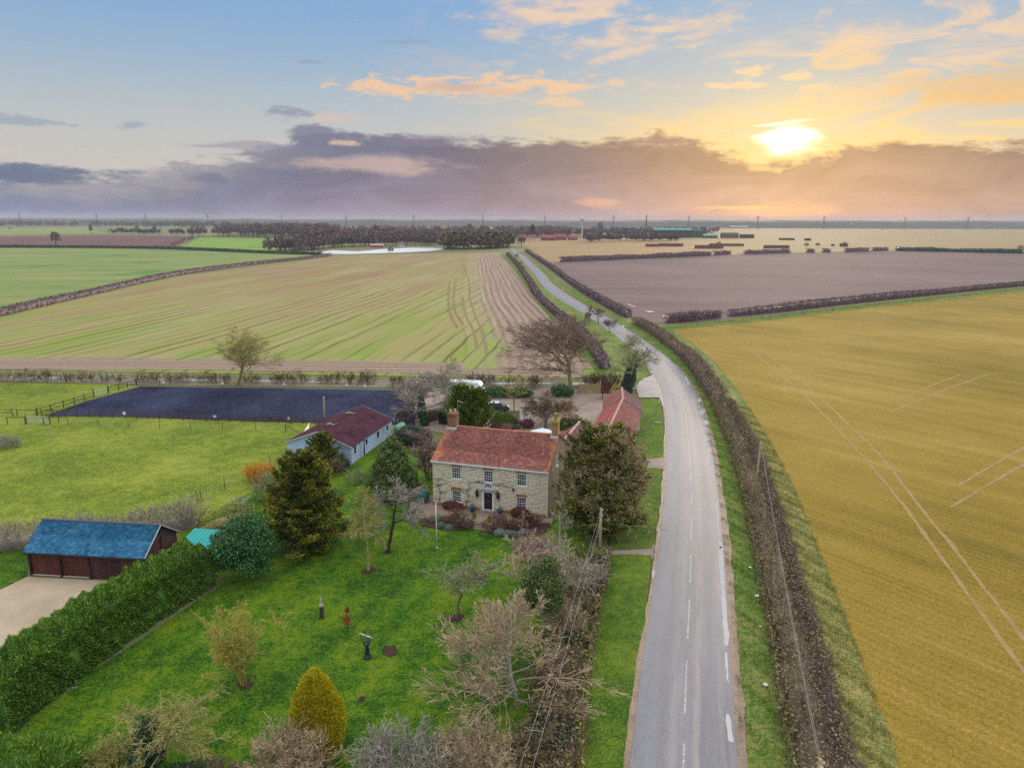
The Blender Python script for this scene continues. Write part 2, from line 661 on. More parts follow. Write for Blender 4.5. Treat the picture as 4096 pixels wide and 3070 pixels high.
def ribbon(name, P, left, right, z, mat, kind='structure', jitter=0.0, cross=1, crown=0.0):
    """strip along P from offset left to offset right (metres, right positive); uv = metres across, along"""
    T, N, s = path_frame(P)
    L = np.broadcast_to(np.asarray(left, float), (len(P),)).copy()
    Rr = np.broadcast_to(np.asarray(right, float), (len(P),)).copy()
    if jitter:
        L += jitter * np.convolve(rng.normal(size=len(P) + 4), np.ones(3) / 1.7, 'same')[2:-2]
        Rr += jitter * np.convolve(rng.normal(size=len(P) + 4), np.ones(3) / 1.7, 'same')[2:-2]
    V, UV = [], []
    for k in range(cross + 1):
        t = k / cross
        o = L * (1 - t) + Rr * t
        V.append(np.column_stack([P + N * o[:, None], np.full(len(P), z) + crown * (1 - (2 * t - 1) ** 2)]))
        UV.append(np.column_stack([o, s]))
    V, UV = np.vstack(V), np.vstack(UV)
    n = len(P)
    i = np.arange(n - 1)
    F = [np.column_stack([k * n + i, (k + 1) * n + i, (k + 1) * n + i + 1, k * n + i + 1]) for k in range(cross)]
    o = bulk(name, V, [np.vstack(F)], mat, uv=UV)
    if kind:
        o['kind'] = kind
    return o

# ------------------------------------------------------------------ ground materials
def mix3(n, t, a, b, c):
    return n.mix(t.ss(0.5, 0.9), n.mix(t.ss(0.1, 0.5), a, b), c)


def grassy(name, a, b, c, big=0.12, mid=1.1, fine=7.0, rows=None, rot=0.0, bstr=0.5):
    """grass: broad patches, tufts and blades; rows=(spacing, strength) adds mowing bands"""
    def fn(n, v):
        t = n.noise(v, big, 4, 0.6) * 0.55 + n.noise(v, mid, 4, 0.65) * 0.45
        f = n.noise(v, fine, 4, 0.7)
        t = t + (f - 0.5) * 0.95 + (n.noise(v, fine * 2.6, 2, 0.7) - 0.5) * 0.5
        if rows:
            x, y, z = n.sep(v)
            q = x * math.cos(rot) + y * math.sin(rot) + n.noise(v, 0.08, 2) * 3.0
            t = t + (q * (2 * math.pi / rows[0])).sin() * rows[1]
        return dict(color=mix3(n, t.ss(0.25, 0.75), a, b, c), rough=0.9, spec=0.15, bump=f, bstr=bstr, bdist=0.12)
    return material(name, fn, 'world')


M_LAWN = grassy('lawn_grass', (0.018, 0.060, 0.004), (0.055, 0.150, 0.006), (0.155, 0.215, 0.008), 0.13, 1.1, 6.5, (3.4, 0.035), R(-22))
M_VERGE = grassy('verge_grass', (0.028, 0.076, 0.006), (0.072, 0.152, 0.008), (0.17, 0.215, 0.018), 0.2, 1.2, 6.5)
M_ROUGH = grassy('rough_grass', (0.05, 0.11, 0.014), (0.11, 0.19, 0.03), (0.26, 0.24, 0.07), 0.15, 1.4, 5.0)
M_PADDOCK = grassy('paddock_grass', (0.095, 0.135, 0.012), (0.175, 0.232, 0.018), (0.29, 0.32, 0.045), 0.10, 0.7, 3.5)
M_FARGRASS = grassy('far_grass', (0.16, 0.22, 0.05), (0.21, 0.27, 0.06), (0.28, 0.30, 0.09), 0.01, 0.05, 0.4)


def f_pale(n, v):
    x, y, z = n.sep(v)
    c, s_ = math.cos(R(11)), math.sin(R(11))
    along = x * c + y * s_
    across = y * c - x * s_
    t = n.noise(n.comb(along * 0.008, across * 0.045, 0), 1.0, 5, 0.6) * 0.75 + n.noise(v, 0.35, 3) * 0.25
    col = n.mix(t.ss(0.30, 0.52), (0.105, 0.215, 0.058), (0.215, 0.275, 0.085))
    col = n.mix(t.ss(0.50, 0.68), col, (0.33, 0.285, 0.125))
    col = n.mix((n.noise(v, 0.02, 2) - 0.0).ss(0.62, 0.70) * 0.6, col, (0.06, 0.19, 0.035))
    return dict(color=col, rough=0.95, spec=0.1)


M_PALE = material('pale_green_crop', f_pale, 'world')

ROWDIR = R(7.5)        # the drilled rows run a little right of straight ahead


def f_striped(n, v):
    x, y, z = n.sep(v)
    c, s_ = math.cos(ROWDIR), math.sin(ROWDIR)
    wob = n.noise(v, 0.008, 2) * 9.0
    across = x * c - y * s_ + wob
    along = y * c + x * s_
    big = n.noise(n.comb(across * 0.07, along * 0.004, 0), 1.0, 3, 0.6)
    mid = n.noise(n.comb(across * 0.33, along * 0.008, 2.0), 1.0, 3, 0.6)
    fine = n.noise(n.comb(across * 1.5, along * 0.02, 4.0), 1.0, 3, 0.7)
    patch = n.noise(v, 0.018, 4, 0.6)
    grain = n.noise(v, 1.1, 3, 0.75)
    t = big * 0.36 + mid * 0.36 + fine * 0.18 + patch * 0.22 + (grain - 0.5) * 0.30 - 0.075
    # further off the young crop is thinner; it is thickest near the right-hand end
    t = t + (y * -0.0005 + 0.19).max(0.0).min(0.115) + (x * 0.0008).max(-0.05).min(0.04)
    col = n.mix(t.ss(0.36, 0.52), (0.30, 0.195, 0.11), (0.33, 0.295, 0.115))
    col = n.mix(t.ss(0.50, 0.60), col, (0.235, 0.285, 0.062))
    col = n.mix(t.ss(0.58, 0.70), col, (0.215, 0.34, 0.030))
    lines = (across * (2 * math.pi / 4.4) + n.noise(v, 0.05, 2) * 3.0).sin()
    col = n.mix(lines.ss(0.66, 1.0) * mid.ss(0.34, 0.60) * 0.9, col, (0.12, 0.078, 0.040))
    pale = (across * (2 * math.pi / 2.2)).sin()
    col = n.mix(pale.ss(0.4, 1.0) * n.noise(n.comb(across * 0.045, along * 0.010, 7.0), 1.0, 2).ss(0.50, 0.64) * 0.55, col, (0.50, 0.43, 0.30))
    return dict(color=col, rough=0.95, spec=0.1, bump=fine + lines * 0.3, bstr=0.6, bdist=0.3)


M_STRIPED = material('drilled_field', f_striped, 'world')


def headland_fn(edge, wide):
    """bare headland soil in lines along the strip, breaking up into the crop at one edge"""
    def fn(n, v):
        g = n.node('ShaderNodeNewGeometry')
        pos = n.S(g.outputs['Position'])
        crop = f_striped(n, pos)['color']
        u, w_, z = n.sep(v)
        wob = n.noise(n.comb(u * 0.1, w_ * 0.02, 0), 1.0, 3)
        q = u + wob * 2.2
        ln = (q * (2 * math.pi / 2.6)).sin() * 0.5 + 0.5
        st = n.noise(n.comb(q * 0.7, w_ * 0.012, 0), 1.0, 5, 0.7)
        gr = n.noise(n.comb(u * 1.6, w_ * 1.1, 0), 1.0, 3, 0.75)
        t = st * 0.7 + ln * 0.18 + (gr - 0.5) * 0.5
        col = n.mix(t.ss(0.25, 0.50), (0.165, 0.11, 0.075), (0.325, 0.225, 0.165))
        col = n.mix(t.ss(0.52, 0.70), col, (0.46, 0.365, 0.305))
        k = (u - edge) / wide + (st - 0.5) * 1.6 + (n.noise(pos, 0.05, 3) - 0.5) * 1.2
        return dict(color=n.mix(k.ss(0.15, 0.75), crop, col), rough=0.85, spec=0.25, bump=st + gr, bstr=0.6, bdist=0.2)
    return fn


M_HEADLAND = material('headland_soil', headland_fn(-9.0, 7.0), 'uv')
M_HEADLAND_R = material('roadside_headland_soil', headland_fn(-24.0, 14.0), 'uv')


def f_stubble(n, v):
    x, y, z = n.sep(v)
    c, s_ = math.cos(R(38)), math.sin(R(38))
    across = x * c + y * s_
    along = y * c - x * s_
    big = n.noise(v, 0.025, 4, 0.6)
    st = n.noise(n.comb(across * 0.30, along * 0.02, 0), 1.0, 4, 0.6)
    gr = n.noise(v, 5.5, 5, 0.8)
    rowl = (across * (2 * math.pi / 0.9) + big * 6.0).sin()
    t = big * 0.55 + st * 0.40 + (gr - 0.5) * 1.15 + rowl * 0.03 + 0.03
    col = n.mix(t.ss(0.22, 0.54), (0.120, 0.092, 0.012), (0.285, 0.197, 0.028))
    col = n.mix(t.ss(0.50, 0.82), col, (0.50, 0.355, 0.115))
    return dict(color=col, rough=0.95, spec=0.1, bump=gr, bstr=0.6, bdist=0.1)


M_STUBBLE = material('stubble_field', f_stubble, 'world')


def f_plough(n, v):
    x, y, z = n.sep(v)
    c, s_ = math.cos(R(7)), math.sin(R(7))
    along = x * c + y * s_
    across = y * c - x * s_
    st = n.noise(n.comb(along * 0.006, across * 0.16, 0), 1.0, 5, 0.62)
    big = n.noise(v, 0.012, 3)
    gr = n.noise(v, 1.1, 4, 0.75)
    t = st * 0.55 + big * 0.4 + (gr - 0.5) * 0.9 + 0.03
    col = n.mix(t.ss(0.25, 0.75), (0.125, 0.086, 0.085), (0.245, 0.180, 0.172))
    ln = (across * (2 * math.pi / 9.0) + big * 2.0).sin()
    col = n.mix(ln.ss(0.94, 1.0) * 0.35, col, (0.14, 0.10, 0.095))
    return dict(color=col, rough=0.95, spec=0.05, bump=gr + st, bstr=0.6, bdist=0.2)


M_PLOUGH = material('ploughed_field', f_plough, 'world')


def soil(name, a, b, scale=1.0, fine=6.0, rough=0.9, spec=0.2, bstr=0.6, bdist=0.06):
    def fn(n, v):
        t = n.noise(v, scale, 4, 0.6) * 0.6 + n.noise(v, fine, 3, 0.75) * 0.4
        return dict(color=n.mix(t.ss(0.3, 0.7), a, b), rough=rough, spec=spec, bump=n.noise(v, fine, 3, 0.75), bstr=bstr, bdist=bdist)
    return material(name, fn, 'world')


M_REDFIELD = soil('red_earth', (0.115, 0.055, 0.05), (0.17, 0.085, 0.075), 0.02, 0.3)
M_TAN = soil('tan_grass', (0.235, 0.170, 0.068), (0.315, 0.240, 0.105), 0.012, 0.35)
M_TAN2 = soil('tan_stubble', (0.265, 0.17, 0.072), (0.345, 0.228, 0.098), 0.015, 0.5)
M_GRAVEL = soil('pale_gravel', (0.37, 0.285, 0.185), (0.56, 0.46, 0.33), 0.25, 9.0, bdist=0.03)
M_YARD = soil('yard_gravel', (0.26, 0.20, 0.165), (0.42, 0.34, 0.285), 0.18, 5.0, bdist=0.03)
M_BED = soil('bed_soil', (0.040, 0.022, 0.016), (0.085, 0.048, 0.036), 1.2, 9.0)
M_MUD = soil('mud', (0.16, 0.11, 0.072), (0.31, 0.225, 0.165), 0.8, 5.0, 0.6, 0.4, 0.9, 0.08)
M_PATHMUD = soil('path_mud', (0.24, 0.185, 0.15), (0.38, 0.31, 0.27), 0.6, 6.0)
M_TERRACE = soil('terrace_stone', (0.20, 0.15, 0.115), (0.34, 0.26, 0.20), 0.8, 5.0)


def f_arena(n, v):
    t = n.noise(v, 0.09, 3) * 0.5 + n.noise(v, 1.3, 4, 0.75) * 0.5
    f = n.noise(v, 4.5, 3, 0.8)
    col = n.mix((t * 0.7 + f * 0.3).ss(0.35, 0.68), (0.006, 0.008, 0.026), (0.058, 0.070, 0.135))
    return dict(color=col, rough=0.9, spec=0.08, bump=n.noise(v, 1.3, 4, 0.75), bstr=1.0, bdist=0.25)


M_ARENA = material('arena_rubber', f_arena, 'world')


def f_road(n, v):
    u, l, z = n.sep(v)
    grain = n.noise(n.comb(u * 9.0, l * 9.0, 0), 1.0, 3, 0.8)
    drag = n.noise(n.comb(u * 2.2, l * 0.10, 0), 1.0, 4, 0.65)
    pat = n.noise(n.comb(u * 0.35, l * 0.05, 3.0), 1.0, 3)
    col = n.mix((grain * 0.62 + drag * 0.34 + pat * 0.24 - 0.10).ss(0.26, 0.74), (0.125, 0.127, 0.145), (0.295, 0.292, 0.315))
    # earth carried onto the middle and right-hand lane in wheel-track bands
    tr = (u - 0.75).abs().ss(0.45, 0.0) + (u - 2.35).abs().ss(0.5, 0.0) * 0.7 + (u + 0.55).abs().ss(0.5, 0.0) * 0.5
    col = n.mix(tr * drag.ss(0.35, 0.65) * 0.55, col, (0.40, 0.325, 0.295))
    blue = (u + 2.1).abs().ss(1.0, 0.1)
    col = n.mix(blue * 0.35, col, (0.20, 0.225, 0.27))
    tyre = (u + 1.35).abs().ss(0.42, 0.0) + (u - 1.55).abs().ss(0.42, 0.0)
    col = n.mix(tyre * (drag * 0.7 + 0.1), col, (0.17, 0.172, 0.19))
    worn = n.noise(n.comb(u * 1.3, l * 0.9, 8.0), 1.0, 4, 0.7)
    col = n.mix(worn.ss(0.60, 0.70) * 0.4, col, (0.13, 0.135, 0.155))
    crack = n.noise(n.comb(u * 0.9, l * 0.22, 5.0), 1.0, 5, 0.7)
    col = n.mix((crack - 0.5).abs().ss(0.012, 0.0) * 0.5, col, (0.10, 0.10, 0.11))
    return dict(color=col, rough=(grain * 0.25 + drag * 0.2 + 0.35), spec=0.35, bump=grain, bstr=0.25, bdist=0.01)


M_ROAD = material('worn_asphalt', f_road, 'uv')
M_APRON = soil('apron_asphalt', (0.22, 0.20, 0.21), (0.40, 0.36, 0.36), 0.5, 6.0, 0.6, 0.4, 0.3, 0.02)


def f_paint(n, v):
    w_ = n.noise(v, 5.0, 4, 0.75)
    return dict(color=n.mix(w_.ss(0.44, 0.64), (0.28, 0.28, 0.285), (0.58, 0.565, 0.53)), rough=0.6)


M_PAINT = material('road_paint', f_paint, 'world')
M_PUDDLE = material('puddle_water', lambda n, v: dict(color=(0.44, 0.43, 0.43), rough=0.04, spec=1.0), 'world')  # pale base colour paints in the reflection of the bright sky


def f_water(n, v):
    return dict(color=(0.88, 0.88, 0.90), rough=0.25, spec=0.15, bump=n.noise(v, 0.6, 3), bstr=0.05, bdist=0.1)  # near-white base stands in for bright sky mirrored in the lake


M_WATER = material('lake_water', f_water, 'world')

# ------------------------------------------------------------------ the land
big = 9000.0
M_LAND = soil('far_land', (0.12, 0.15, 0.055), (0.23, 0.21, 0.09), 0.004, 0.05)
sheet('ground', None, 0.0, M_LAND, world=[(-big, -200), (big, -200), (big, big), (-big, big)])

sheet('stubble_field', [(2668, 1312), (3000, 1287), (3500, 1225), (4096, 1163), (4700, 1110), (9000, 1600), (6000, 3400), (3620, 3400), (3545, 3070), (3480, 2800), (3390, 2500), (3270, 2200),
                        (3150, 1950), (3045, 1720), (2970, 1590), (2860, 1450), (2765, 1370)], 0.05, M_STUBBLE)
sheet('ploughed_field', [(2195, 1052), (2500, 1036), (2900, 1018), (3200, 1012), (3560, 1004), (3800, 1005), (4096, 1014), (5000, 1030), (5200, 1040), (4096, 1142), (3500, 1205), (3000, 1265),
                         (2760, 1292), (2620, 1298), (2540, 1278), (2430, 1222), (2300, 1135)], 0.06, M_PLOUGH)
sheet('tan_field', [(2060, 958), (2300, 956), (2750, 958), (2960, 1018), (2500, 1034), (2195, 1048), (2130, 1000)], 0.10, M_TAN2)
sheet('pasture', [(2700, 940), (3000, 905), (3600, 898), (4300, 905), (6500, 930), (6500, 1020), (4096, 1012), (3560, 1002), (3200, 1010), (2960, 1016), (2800, 985)], 0.12, M_TAN)
sheet('drilled_field', [(-900, 1490), (-500, 1370), (0, 1268), (700, 1108), (1250, 1036), (1330, 1022), (1700, 1014), (2015, 1010), (2060, 1075), (2110, 1150), (2180, 1225), (2290, 1310),
                        (2380, 1390), (2440, 1480), (2300, 1515), (1000, 1495), (0, 1478)], 0.05, M_STRIPED)
hp = smooth_path([G(*p) for p in ((-700, 1462), (0, 1452), (700, 1455), (1200, 1462), (1700, 1470), (2330, 1485))], 4.0)
ribbon('field_headland', hp, -10.0, 6.5, 0.09, M_HEADLAND, jitter=0.6)
hp = smooth_path([G(*p) for p in ((2330, 1478), (2270, 1380), (2180, 1280), (2095, 1190), (2050, 1120), (2010, 1060), (1985, 1014))], 5.0)
T_, N_, s_ = path_frame(hp)
ribbon('field_headland_by_road', hp, -25.0, np.linspace(3.5, 9, len(hp)), 0.13, M_HEADLAND_R, jitter=0.3, cross=3)
sheet('pale_green_field', [(-600, 1380), (-900, 1000), (0, 992), (420, 996), (720, 1000), (1000, 1012), (1296, 1022), (1240, 1028), (700, 1095), (0, 1250)], 0.07, M_PALE)
sheet('red_earth_field', [(-700, 990), (-500, 950), (0, 946), (420, 940), (735, 944), (762, 954), (690, 992), (420, 986), (0, 986)], 0.11, M_REDFIELD)
sheet('bright_green_field', [(722, 992), (800, 950), (1030, 953), (1222, 956), (1205, 985), (1045, 1012)], 0.13,
      grassy('bright_crop', (0.14, 0.26, 0.03), (0.19, 0.32, 0.035), (0.24, 0.37, 0.05), 0.02, 0.1, 0.5))
sheet('far_meadow', [(-900, 945), (-700, 918), (100, 912), (330, 912), (430, 934), (0, 940)], 0.10, M_FARGRASS)
sheet('far_strip', [(620, 905), (900, 898), (1400, 900), (2050, 898), (2700, 903), (3000, 900), (2900, 912), (2000, 912), (1000, 914)], 0.11, M_FARGRASS)
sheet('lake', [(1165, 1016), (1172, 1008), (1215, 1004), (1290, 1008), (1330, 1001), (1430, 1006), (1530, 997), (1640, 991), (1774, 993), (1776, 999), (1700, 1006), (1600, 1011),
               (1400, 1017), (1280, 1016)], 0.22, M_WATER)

# rough margins under hedges and around the yard
sheet('roadside_rough', [(2000, 1012), (2060, 1016), (2110, 1072), (2150, 1130), (2215, 1185), (2310, 1240), (2400, 1300), (2470, 1345), (2560, 1430), (2600, 1500), (2540, 1540), (2450, 1560),
                         (2380, 1480), (2300, 1400), (2225, 1300), (2150, 1215), (2085, 1120), (2030, 1050)], 0.16, M_ROUGH)
sheet('roadside_grass', [(2160, 1062), (2230, 1120), (2310, 1170), (2420, 1240), (2500, 1282), (2560, 1300), (2680, 1300), (3000, 1272), (3500, 1212), (4096, 1150), (4600, 1105), (4600, 1112), (4096, 1166),
                         (3500, 1229), (3000, 1290), (2690, 1318), (2790, 1395), (2880, 1480), (2990, 1620), (3070, 1770), (3200, 2050), (3330, 2350), (3440, 2650), (3560, 3120), (3640, 3500),
                         (2990, 3500), (2935, 3070), (2905, 2600), (2878, 2100), (2840, 1820), (2800, 1630), (2750, 1530), (2690, 1450), (2610, 1380), (2480, 1296), (2360, 1230), (2260, 1165),
                         (2170, 1100), (2130, 1060)], 0.09, M_ROUGH)
sheet('paddock', [(-900, 2180), (-900, 1600), (0, 1530), (400, 1534), (560, 1545), (1640, 1560), (1640, 1700), (1300, 1780), (1150, 1900), (800, 2110), (500, 2220), (0, 2210)], 0.03, M_PADDOCK)
sheet('riding_arena', [(178, 1664), (330, 1610), (560, 1546), (1100, 1553), (1660, 1562), (1660, 1700), (1310, 1694), (900, 1682), (500, 1668)], 0.07, M_ARENA)
sheet('lawn', [(640, 2190), (900, 2020), (1180, 1880), (1400, 1770), (1560, 1740), (1700, 1720), (1760, 2000), (2000, 2140), (2300, 2050), (2400, 2300), (2330, 2700), (2200, 3300), (-700, 3300),
               (150, 2830), (560, 2560), (880, 2340), (860, 2240)], 0.06, M_LAWN)
sheet('yard', [(1600, 1600), (1700, 1545), (2100, 1548), (2480, 1560), (2560, 1600), (2470, 1760), (2300, 1800), (2100, 1780), (1800, 1740), (1640, 1700)], 0.045, M_YARD)
sheet('farm_track', [(-900, 1535), (0, 1505), (900, 1512), (1700, 1524), (2300, 1528), (2560, 1530), (2555, 1560), (2300, 1552), (1640, 1553), (560, 1540), (0, 1526), (-900, 1570)], 0.08,
      soil('track_mud', (0.13, 0.12, 0.075), (0.27, 0.23, 0.17), 0.3, 4.0))
sheet('gravel_drive', [(109, 2308), (408, 2323), (620, 2330), (500, 2480), (200, 2700), (-200, 2900), (-900, 3000), (-600, 2500), (0, 2360)], 0.07, M_GRAVEL)
sheet('garage_grass', [(-900, 2240), (0, 2184), (110, 2190), (109, 2306), (0, 2358), (-600, 2500)], 0.065, M_LAWN)
sheet('terrace', [(1640, 1990), (1733, 1985), (1733, 2018), (2187, 2075), (2215, 2075), (2205, 2100), (2010, 2100), (1940, 2104), (1870, 2092), (1690, 2080), (1640, 2040)], 0.10, M_TERRACE)


def blob_bed(name, px, z, mat=None):
    P = smooth_path([G(*p) for p in px] + [G(*px[0])], 0.5)[:-1]
    P = P + rng.normal(size=P.shape) * 0.04
    return sheet(name, None, z, mat or M_BED, world=[(p[0], p[1]) for p in P])


blob_bed('flower_bed', [(1690, 2075), (1790, 2070), (1870, 2090), (1895, 2108), (1860, 2122), (1790, 2124), (1720, 2112), (1670, 2095)], 0.13)
blob_bed('flower_bed', [(1935, 2108), (2010, 2096), (2130, 2100), (2200, 2095), (2180, 2130), (2120, 2148), (2040, 2152), (1975, 2138), (1940, 2122)], 0.132)
for i, (x, y, r) in enumerate(((1474, 2284, 0.6), (1826, 2472, 0.62), (1550, 2210, 0.35), (982, 2738, 0.55), (1561, 2606, 0.62), (1448, 2798, 0.25))):
    c = G(x, y)
    ang = np.linspace(0, 2 * math.pi, 42)[:-1]
    rr = r * (1 + 0.16 * np.sin(ang * 2 + i) + 0.07 * np.sin(ang * 5 + 2 * i) + rng.normal(size=len(ang)) * 0.06)
    sheet('bare_patch', None, 0.085 + 0.001 * i, M_BED, world=[(c[0] + a * math.cos(t), c[1] + a * math.sin(t)) for a, t in zip(rr, ang)])

# ------------------------------------------------------------------ road
road_px = [(2734, 3046), (2742, 2742), (2752, 2516), (2760, 2323), (2765, 2000), (2757, 1830), (2743, 1681), (2725, 1609), (2706, 1555), (2685, 1518), (2667, 1493), (2638, 1453), (2609, 1424),
           (2533, 1363), (2482, 1327), (2432, 1294), (2348, 1243), (2278, 1203), (2224, 1168), (2184, 1133), (2154, 1093), (2124, 1064), (2089, 1029), (2055, 1004), (2037, 987)]
rp = [G(*p) for p in road_px]
d0 = np.array(rp[0]) - np.array(rp[1])
rp = [tuple(np.array(rp[0]) + d0 / np.linalg.norm(d0) * 32)] + rp
ROAD = smooth_path(rp, 1.5)
ribbon('road', ROAD, -2.95, 2.95, 0.17, M_ROAD, jitter=0.03, cross=4, crown=0.05)
near = ROAD[ROAD[:, 1] < 330]
ribbon('mud_edge', smooth_path(near, 0.7), -3.30, -2.80, 0.15, M_MUD, jitter=0.05)
ribbon('mud_edge', smooth_path(near[near[:, 1] < 150], 0.7), 2.80, 3.60, 0.152, M_MUD, jitter=0.07)


def nearest_s(px):
    g = np.array(G(*px)[:2])
    i = int(np.argmin(((ROAD - g) ** 2).sum(1)))
    return i


def mark(y0, y1, x=2750, wd=0.11):
    i0, i1 = nearest_s((x, y1)), nearest_s((x, y0))
    seg = ROAD[min(i0, i1):max(i0, i1) + 1]
    if len(seg) < 2:
        return
    seg = smooth_path(seg, 0.8)
    ribbon('centre_line', seg, -wd / 2, wd / 2, 0.226, M_PAINT)


dense = smooth_path(rp, 0.5)
_, _, ds = path_frame(dense)


def sarc(px):
    g = np.array(G(*px)[:2])
    return ds[int(np.argmin(((dense - g) ** 2).sum(1)))]


def dash(s0, s1, wd=0.12):
    m = (ds >= s0) & (ds <= s1)
    if m.sum() > 1:
        ribbon('centre_line', dense[m], -wd / 2, wd / 2, 0.228, M_PAINT)


for y1, y0 in ((3110, 2988), (2865, 2649), (2560, 2405), (2340, 2219), (2171, 2071), (2030, 1975), (1945, 1900)):
    dash(sarc((2738 + (3000 - y1) * 0.03, y1)), sarc((2738 + (3000 - y0) * 0.03, y0)))
s0 = sarc((2762, 1880))
while s0 < 430:
    dash(s0, s0 + 6.2, 0.14)
    s0 += 6.9
# puddles along the edges of the road and on the track
def puddle(px, z=0.185):
    P = smooth_path([G(*p) for p in px] + [G(*px[0])], 0.4)[:-1]
    sheet('puddle', None, z, M_PUDDLE, world=[(p[0] + rng.normal() * 0.03, p[1] + rng.normal() * 0.05) for p in P])


for px in ([(2862, 2010), (2872, 2008), (2876, 2100), (2880, 2160), (2890, 2185), (2878, 2200), (2872, 2150)],
           [(2872, 2195), (2890, 2200), (2896, 2300), (2904, 2420), (2910, 2500), (2916, 2570), (2900, 2590), (2890, 2480), (2880, 2320)],
           [(2900, 2620), (2908, 2620), (2912, 2700), (2914, 2740), (2904, 2720)],
           [(2902, 2870), (2915, 2865), (2928, 2930), (2932, 2975), (2914, 2972)],
           [(2738, 1512), (2744, 1508), (2752, 1526), (2748, 1532)], [(2746, 1534), (2756, 1533), (2758, 1541), (2748, 1541)],
           [(2788, 1600), (2798, 1598), (2806, 1606), (2794, 1609)], [(2798, 1642), (2816, 1640), (2822, 1652), (2810, 1660), (2802, 1654)],
           [(2808, 1688), (2828, 1684), (2834, 1698), (2818, 1704)], [(2824, 1772), (2836, 1770), (2840, 1790), (2830, 1796)], [(2836, 1830), (2846, 1828), (2850, 1860), (2842, 1868)],
           [(2606, 2300), (2616, 2280), (2620, 2300), (2612, 2330)]):
    puddle(px)
for (x0, y0, x1, y1) in ((40, 1509, 360, 1513), (0, 1507, 60, 1510), (380, 1511, 460, 1514), (1000, 1522, 1120, 1527), (1230, 1526, 1300, 1531), (1960, 1530, 2220, 1538), (2260, 1532, 2380, 1540),
                         (700, 1518, 900, 1523)):
    puddle([(x0, (y0 + y1) / 2), ((x0 * 2 + x1) / 3, y0), (x1 - 20, y0 + 2), (x1, (y0 + y1) / 2 + 1), ((x0 + x1 * 2) / 3, y1 + 1), (x0 + 30, y1)], 0.11)
for px in ([(2648, 1264), (2662, 1262), (2676, 1267), (2655, 1270)], [(2580, 1246), (2600, 1245), (2618, 1249), (2596, 1252)], [(2486, 1305), (2494, 1303), (2496, 1308), (2488, 1309)],
           [(2500, 1212), (2540, 1228), (2548, 1233), (2520, 1224)]):
    puddle(px, 0.19)
sheet('track_apron', [(2544, 1552), (2562, 1520), (2610, 1502), (2640, 1520), (2690, 1590), (2660, 1640), (2636, 1592), (2556, 1592)], 0.155, M_APRON)
# mown verge between garden and road, crossed by two footpaths
sheet('mown_verge', [(2500, 1640), (2545, 1594), (2630, 1598), (2646, 1630), (2652, 1720), (2656, 1830), (2590, 1838), (2480, 1835), (2470, 1740)], 0.14, M_VERGE)
sheet('mown_verge', [(2470, 1872), (2580, 1872), (2648, 1876), (2640, 2030), (2622, 2120), (2608, 2196), (2560, 2200), (2440, 2205), (2440, 2000)], 0.141, M_VERGE)
sheet('mown_verge', [(2440, 2222), (2540, 2220), (2606, 2226), (2590, 2400), (2560, 2650), (2535, 2900), (2510, 3200), (2150, 3200), (2260, 2800), (2340, 2500), (2400, 2300)], 0.142, M_VERGE)
sheet('footpath', [(2440, 1832), (2600, 1836), (2660, 1828), (2655, 1880), (2590, 1872), (2440, 1876)], 0.12, M_PATHMUD)
sheet('footpath', [(2420, 2200), (2520, 2194), (2620, 2180), (2612, 2240), (2540, 2226), (2430, 2228)], 0.121, M_PATHMUD)

# tramlines left by the sprayer across the stubble
M_TRAM = soil('tramline_soil', (0.25, 0.175, 0.045), (0.40, 0.275, 0.125), 0.9, 5.0)
for px in ([(3000, 1400), (3170, 1540), (3335, 1700), (3483, 1864), (3600, 2005), (3690, 2130), (3880, 2390), (4150, 2760)], [(3050, 1400), (3230, 1545), (3395, 1700), (3520, 1822), (3640, 1975), (3780, 2150), (3960, 2380), (4200, 2690)],
           [(4200, 1735), (4096, 1790), (3960, 1868), (3830, 1945)], [(4200, 1800), (4096, 1858), (3950, 1940), (3800, 2030)], [(3960, 1495), (3884, 1522), (3700, 1592), (3560, 1650)], [(3840, 1500), (3720, 1545), (3600, 1600)]):
    ribbon('tramline', smooth_path([G(*p) for p in px], 1.0), -0.19, 0.19, 0.062, M_TRAM, jitter=0.05)
# wheelings curving across the drilled field
M_WHEEL = soil('wheeling_soil', (0.19, 0.13, 0.065), (0.30, 0.22, 0.11), 0.4, 2.0)
for px in ([(1950, 1420), (1930, 1330), (1900, 1260), (1880, 1190), (1875, 1120), (1850, 1050)], [(1830, 1310), (1800, 1250), (1795, 1180), (1800, 1120)], [(1855, 1300), (1820, 1240), (1815, 1180), (1825, 1110)], [(1910, 1400), (1895, 1330), (1865, 1262), (1850, 1190)]):
    ribbon('wheel_track', smooth_path([G(*p) for p in px], 3.0), -0.4, 0.4, 0.15, M_WHEEL, jitter=0.07)

